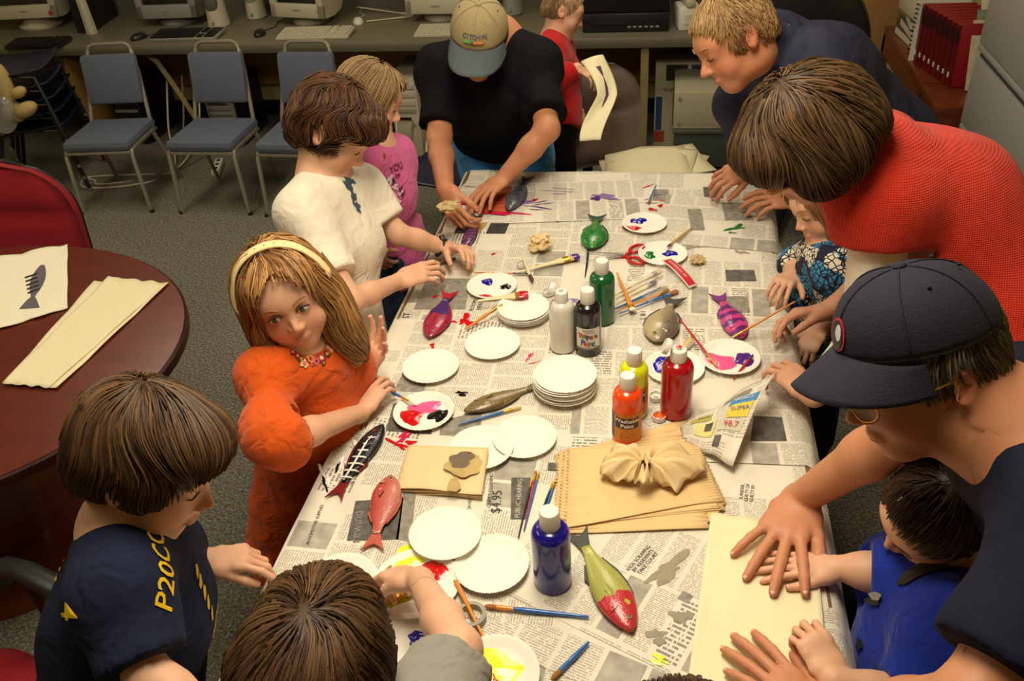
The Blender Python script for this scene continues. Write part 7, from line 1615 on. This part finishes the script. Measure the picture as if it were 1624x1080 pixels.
brush('thin yellow brush held by the woman over the pink fish', None, None, M_ho, M_gold, M_bt, .0032, world_pts=(J['wrr']+hd_*.085+np.array((0, .02, .03)), P(1160, 536, z=TZ+.012)), bristle=.014, ferr=.016)
# ---- girl in the floral top beside the woman
o = j(1306, 318, 2.2); J = pose(nk=j(1318, 392, 2.27), shr=j(1298, 412, 2.36), elr=j(1262, 420, 2.42), wrr=jz(1256, 438, T+.035), shl=j(1330, 430, 2.16), ell=j(1330, 480, 2.2), wrl=j(1300, 520, 2.25), pel=P(1300, 560, x=1.14))
m_fl, n, b = newmat('cloth_floral'); tc = n.n('ShaderNodeTexCoord'); vo = n.n('ShaderNodeTexVoronoi'); vo.inputs['Scale'].default_value = 22; n.link(tc.outputs['Object'], vo.inputs[0]); v2 = n.n('ShaderNodeTexVoronoi', feature='DISTANCE_TO_EDGE'); v2.inputs['Scale'].default_value = 70; n.link(tc.outputs['Object'], v2.inputs[0])
sc_ = n.n('ShaderNodeSeparateColor'); n.link(vo.outputs['Color'], sc_.inputs[0]); petal = n.mix(n.math('GREATER_THAN', sc_.outputs[0], .5), S(60, 140, 190), S(226, 220, 200)); petal = n.mix(n.math('LESS_THAN', v2.outputs['Distance'], .09), petal, S(16, 18, 30)); n.link(n.mix(n.math('GREATER_THAN', vo.outputs['Distance'], .62), petal, S(18, 26, 52)), b.inputs['Base Color']); b.inputs['Roughness'].default_value = .85
t, o, Rm, H = person('floral', 'girl with long hair in a blue floral top half hidden behind the woman', o, cv((-.82, -.50, -.05)), cv((-.25, .88, -.38)), .205, True, 'kid', J,
    {'r': dict(d=to(J['wrr'], 1236, 470, T+.015), n=(0, 0, 1), curl=(.45, .5, .5, .55), s=.74), 'l': dict(d=cv((-.5, -.8, 0)), n=(0, 0, 1))}, m_fl, cloth('navy_skirt', S(26, 30, 46)), sleeve={'r': 1.5, 'l': 1.3}, hem=.3, brow=HM['light'])
vol, cuts = longhair(.62, .13, .28); make_hair(t, o, Rm, H, vol, cuts, HM['girl'], 1500, .9, (0, .0, .47), .022, 1.1, .06, 8, .02)
# ---- man in the navy cap with glasses
o = j(1455, 580, 1.13); J = pose(nk=j(1580, 668, 1.13), shr=j(1610, 640, 1.38), elr=j(1452, 672, 1.36), wrr=jz(1268, 792, T+.04), shl=j(1720, 830, 1.02), ell=j(1545, 1120, .98), wrl=jz(1305, 1150, T+.035), pel=j(1820, 900, 1.45), feet=np.array((1.56, -1.75, 0)), knr=np.array((1.18, -1.42, .50)), ftr=np.array((1.22, -1.42, 0)))
t, o, Rm, H = person('navycap', 'man in a navy cap and glasses guiding the small boy at the right', o, cv((-.90, -.38, -.02)), cv((-.34, .86, -.28)), .228, False, 'man', J,
    {'r': dict(d=to(J['wrr'], 1208, 925, T+.0), n=(0, .1, 1), curl=(.12, .12, .12, .14), spread=.30, thumb=(.55, .15), s=1.15), 'l': dict(d=to(J['wrl'], 1200, 1078, T+.0), n=(.0, .0, 1), curl=(.12, .12, .12, .14), spread=.14, thumb=(.6, .2), s=1.0)},
    cloth('navy_tee', S(24, 26, 42), fold=.5, fs=10), cloth('black_jeans', S(16, 16, 18)), sleeve={'r': .8, 'l': .80}, hem=.1, brow=HM['grey'], shirt_loose=.02, girth=1.0)
vol, cuts = crop(.0, .44); make_hair(t, o, Rm, H, vol, cuts, HM['grey'], 1500, .22, (0, -.1, .46), .016, .4, .05, 9)
co, at = cap(t, o, Rm, H, mat('cap_navy', S(22, 22, 38), .9, .1, 80, .3, 400), mat('cap_navy_brim', S(22, 22, 40), .9, .1, 80, .3, 400), brimlen=.30, CZ=.20); co['label'] = 'navy baseball cap with a red and white emblem on the man in glasses'
def emblem(a0, p0, ra, rp, m, name, off=.010): 
    V = [at(a0, p0, off)]+[at(a0+ra*math.cos(q*math.pi/10), p0+rp*math.sin(q*math.pi/10), off) for q in range(20)]; mesh(name, V, [(0, 1+q, 1+(q+1) % 20) for q in range(20)], m, co, True, True)
emblem(math.pi/2, .34, .20, .25, mat('emblem_red', S(170, 40, 50)), 'emblem', .010); emblem(math.pi/2, .34, .16, .21, M_blk, 'emblem', .013); emblem(math.pi/2+.07, .38, .07, .12, mat('emblem_pale', S(190, 190, 196)), 'emblem', .016)
emblem(-math.pi/2, .22, .12, .13, mat('emblem_pale', S(190, 190, 196)), 'emblem', .010); emblem(-math.pi/2, .22, .07, .08, M_blk, 'emblem', .013)
gl = thing('glasses', 'thin metal framed glasses on the man in the navy cap', 'glasses', o); Xh = lambda q: o+Rm@(np.asarray(q, float)*H)
for s in (-1, 1):
    pts = [Xh((s*.145+.115*math.cos(a), .45-.05*abs(math.cos(a)) * (1 if s*math.cos(a) > 0 else 0), -.02+.085*math.sin(a))) for a in np.linspace(0, 2*math.pi, 22)]; MB().tube(pts, .0014, 6, cap=False).build('rim', M_gold, gl, smooth=True, world=True)
    mesh('lens', pts[:-1], [tuple(range(21))], mcl, gl, False, True); MB().tube([Xh((s*.26, .40, .0)), Xh((s*.335, .25, .01)), Xh((s*.35, -.02, .02)), Xh((s*.345, -.09, -.04))], .0014, 6).build('temple_arm', M_gold, gl, smooth=True, world=True)
MB().tube([Xh((-.035, .455, .0)), Xh((0, .47, .012)), Xh((.035, .455, .0))], .0014, 6).build('bridge', M_gold, gl, smooth=True, world=True)
# ---- small boy in blue
o = j(1493, 812, 1.40); J = pose(nk=j(1490, 915, 1.48), shr=j(1420, 905, 1.56), elr=j(1395, 908, 1.50), wrr=jz(1326, 900, T+.025), shl=j(1520, 1000, 1.34), ell=j(1425, 1110, 1.33), wrl=jz(1322, 1078, T+.04), pel=j(1450, 1180, 1.52), feet=np.array((1.32, -1.8, 0)))
t, o, Rm, H = person('blue', 'small boy with short dark hair in a royal blue zip shirt', o, cv((-.74, -.46, .22)), cv((.02, .62, -.75)), .228, True, 'kid', J,
    {'r': dict(d=to(J['wrr'], 1245, 905, T+.01), n=(0, 0, 1), curl=(.15, .15, .15, .15), s=.74, thumb=(.5, .1)), 'l': dict(d=to(J['wrl'], 1282, 1030, T+.03), n=(0, -.1, 1), curl=(.9, .95, 1., 1.), s=.74, thumb=(.4, .7))}, cloth('royal_blue', S(26, 48, 150), fold=.6), cloth('dark_pants', S(26, 26, 30)), sleeve={'r': 1.2, 'l': .9}, hem=.25, brow=HM['dark'], shirt_loose=.014)
vol, cuts = crop(.0, .55); make_hair(t, o, Rm, H, vol, cuts, HM['dark'], 1900, .2, (0, -.15, .46), .016, .3, .06, 10)
cloth_patch('blue', 'collar_panel', 1462, 905, .016, .045, 1.2, 1.7, M_blk, .6, 1, .003, .1); cloth_patch('blue', 'zip_pull', 1392, 945, .012, .007, 1.2, 1.7, M_silver, .6, 2, .005, .2); cloth_patch('blue', 'zip_flap', 1388, 952, .016, .008, 1.2, 1.7, M_blk, .8, 2, .0035, .3); cloth_patch('blue', 'zip_pull', 1365, 1022, .010, .010, 1.2, 1.7, M_blk, .8, 3, .004, .3)
# ---- boy in the navy T-shirt, bottom left
o = j(242, 728, 1.32); J = pose(nk=j(192, 838, 1.36), shr=j(185, 935, 1.26), elr=j(235, 1075, 1.22), wrr=j(330, 1130, 1.2), shl=j(250, 868, 1.55), ell=j(275, 915, 1.62), wrl=j(326, 888, 1.56), pel=j(190, 1120, 1.52), feet=np.array((-.24, -2.0, 0)))
t, o, Rm, H = person('navy', 'boy in a navy T-shirt with yellow lettering at the lower left', o, cv((.90, -.40, .02)), cv((.26, .86, -.40)), .240, True, 'kid', J,
    {'l': dict(d=nrm(P(388, 900, d=1.58)-J['wrl']), n=cv((-.1, .8, -.5)), curl=(.4, .7, .9, 1.), thumb=(.3, .6), s=.8), 'r': dict(d=cv((.9, -.2, 0)), n=cv((0, .8, -.5)))}, cloth('navy_kid', S(28, 34, 58), fold=.5), cloth('grey_shorts', S(60, 60, 62)), sleeve={'r': .85, 'l': .8}, hem=.25, brow=HM['brown'], shirt_loose=.020, girth=1.2)
vol, cuts = mop((.54, -.15), .46); make_hair(t, o, Rm, H, vol, cuts, HM['brown'], 3000, .46, (-.03, -.18, .48), .020, .25, .03, 11, .02)
M_yl = mat('print_yellow', S(222, 180, 20), .7, .1, 60)
cloth_print('navy', 'lettering', 'P20CO', 262, 892, .050, 1.1, 1.9, (-12, -30), M_yl); cloth_print('navy', 'lettering', 'ARISTE', 358, 985, .022, 1.1, 1.9, (-6, -24), M_yl); cloth_print('navy', 'lettering', '4', 108, 970, .05, 1.1, 1.9, (4, 20), M_yl); cloth_print('navy', 'lettering', 'E', 96, 905, .05, 1.1, 1.9, (4, 20), M_yl)
for k in range(5): cloth_patch('navy', 'shirt_print', 310+6*k, 905+17*k, .012, .004, 1.1, 1.9, M_yl, .9, k, .0025, .2)
cloth_patch('navy', 'shirt_print', 345, 965, .022, .004, 1.1, 1.9, M_yl, -.5, 2, .0025, .2); cloth_patch('navy', 'shirt_tag', 96, 808, .007, .012, 1.1, 1.9, M_white, .1, 2, .003, .2)
# ---- child in grey at the near end, seen from above
o = j(506, 1066, 1.03); J = pose(nk=j(520, 1190, 1.10), shr=j(660, 1180, 1.06), elr=j(728, 1030, 1.18), wrr=jz(664, 918, T+.115), shl=j(420, 1220, 1.1), ell=j(380, 1330, 1.2), wrl=j(450, 1290, 1.25), pel=np.array((.34, -2.32, .70)), feet=np.array((.34, -2.34, 0)))
t, o, Rm, H = person('grey', 'brown-haired child in a grey shirt reaching over the plates, back to camera', o, cv((.10, .46, .78)), cv((-.08, .72, -.62)), .228, True, 'kid', J,
    {'r': dict(d=to(J['wrr'], 605, 905, T+.07), n=(.15, .35, .9), curl=(.6, .75, .85, .9), thumb=(.3, .7), s=.8), 'l': dict(d=cv((.3, .9, .3)), n=(0, 0, 1))}, cloth('grey_tee', S(142, 138, 128), fold=.6), cloth('grey_pants', S(50, 52, 58)), sleeve=.85, hem=.25, brow=HM['brown'], shirt_loose=.016)
vol, cuts = mop(); make_hair(t, o, Rm, H, vol, cuts, HM['brown'], 3600, .48, (.02, -.05, .50), .018, .25, .05, 12, .02)
# ---- child whose crown just shows at the bottom edge
o = j(1086, 1262, .93); J = pose(nk=j(1090, 1330, 1.0), shr=j(1200, 1330, 1.0), elr=j(1230, 1450, 1.05), wrr=j(1200, 1500, 1.1), shl=j(980, 1330, 1.0), ell=j(950, 1450, 1.05), wrl=j(980, 1500, 1.1), pel=np.array((.80, -2.42, .72)), feet=np.array((.80, -2.42, 0)))
t, o, Rm, H = person('tip', 'dark-haired child at the near end, only the crown in view', o, cv((.0, .50, .80)), cv((0, .75, -.6)), .22, True, 'kid', J, {}, cloth('green_tee', S(60, 76, 60)), cloth('brown_pants', S(70, 60, 50)), sleeve=.8, hem=.25)
vol, cuts = mop(); make_hair(t, o, Rm, H, vol, cuts, HM['dark'], 1500, .4, seed=13)
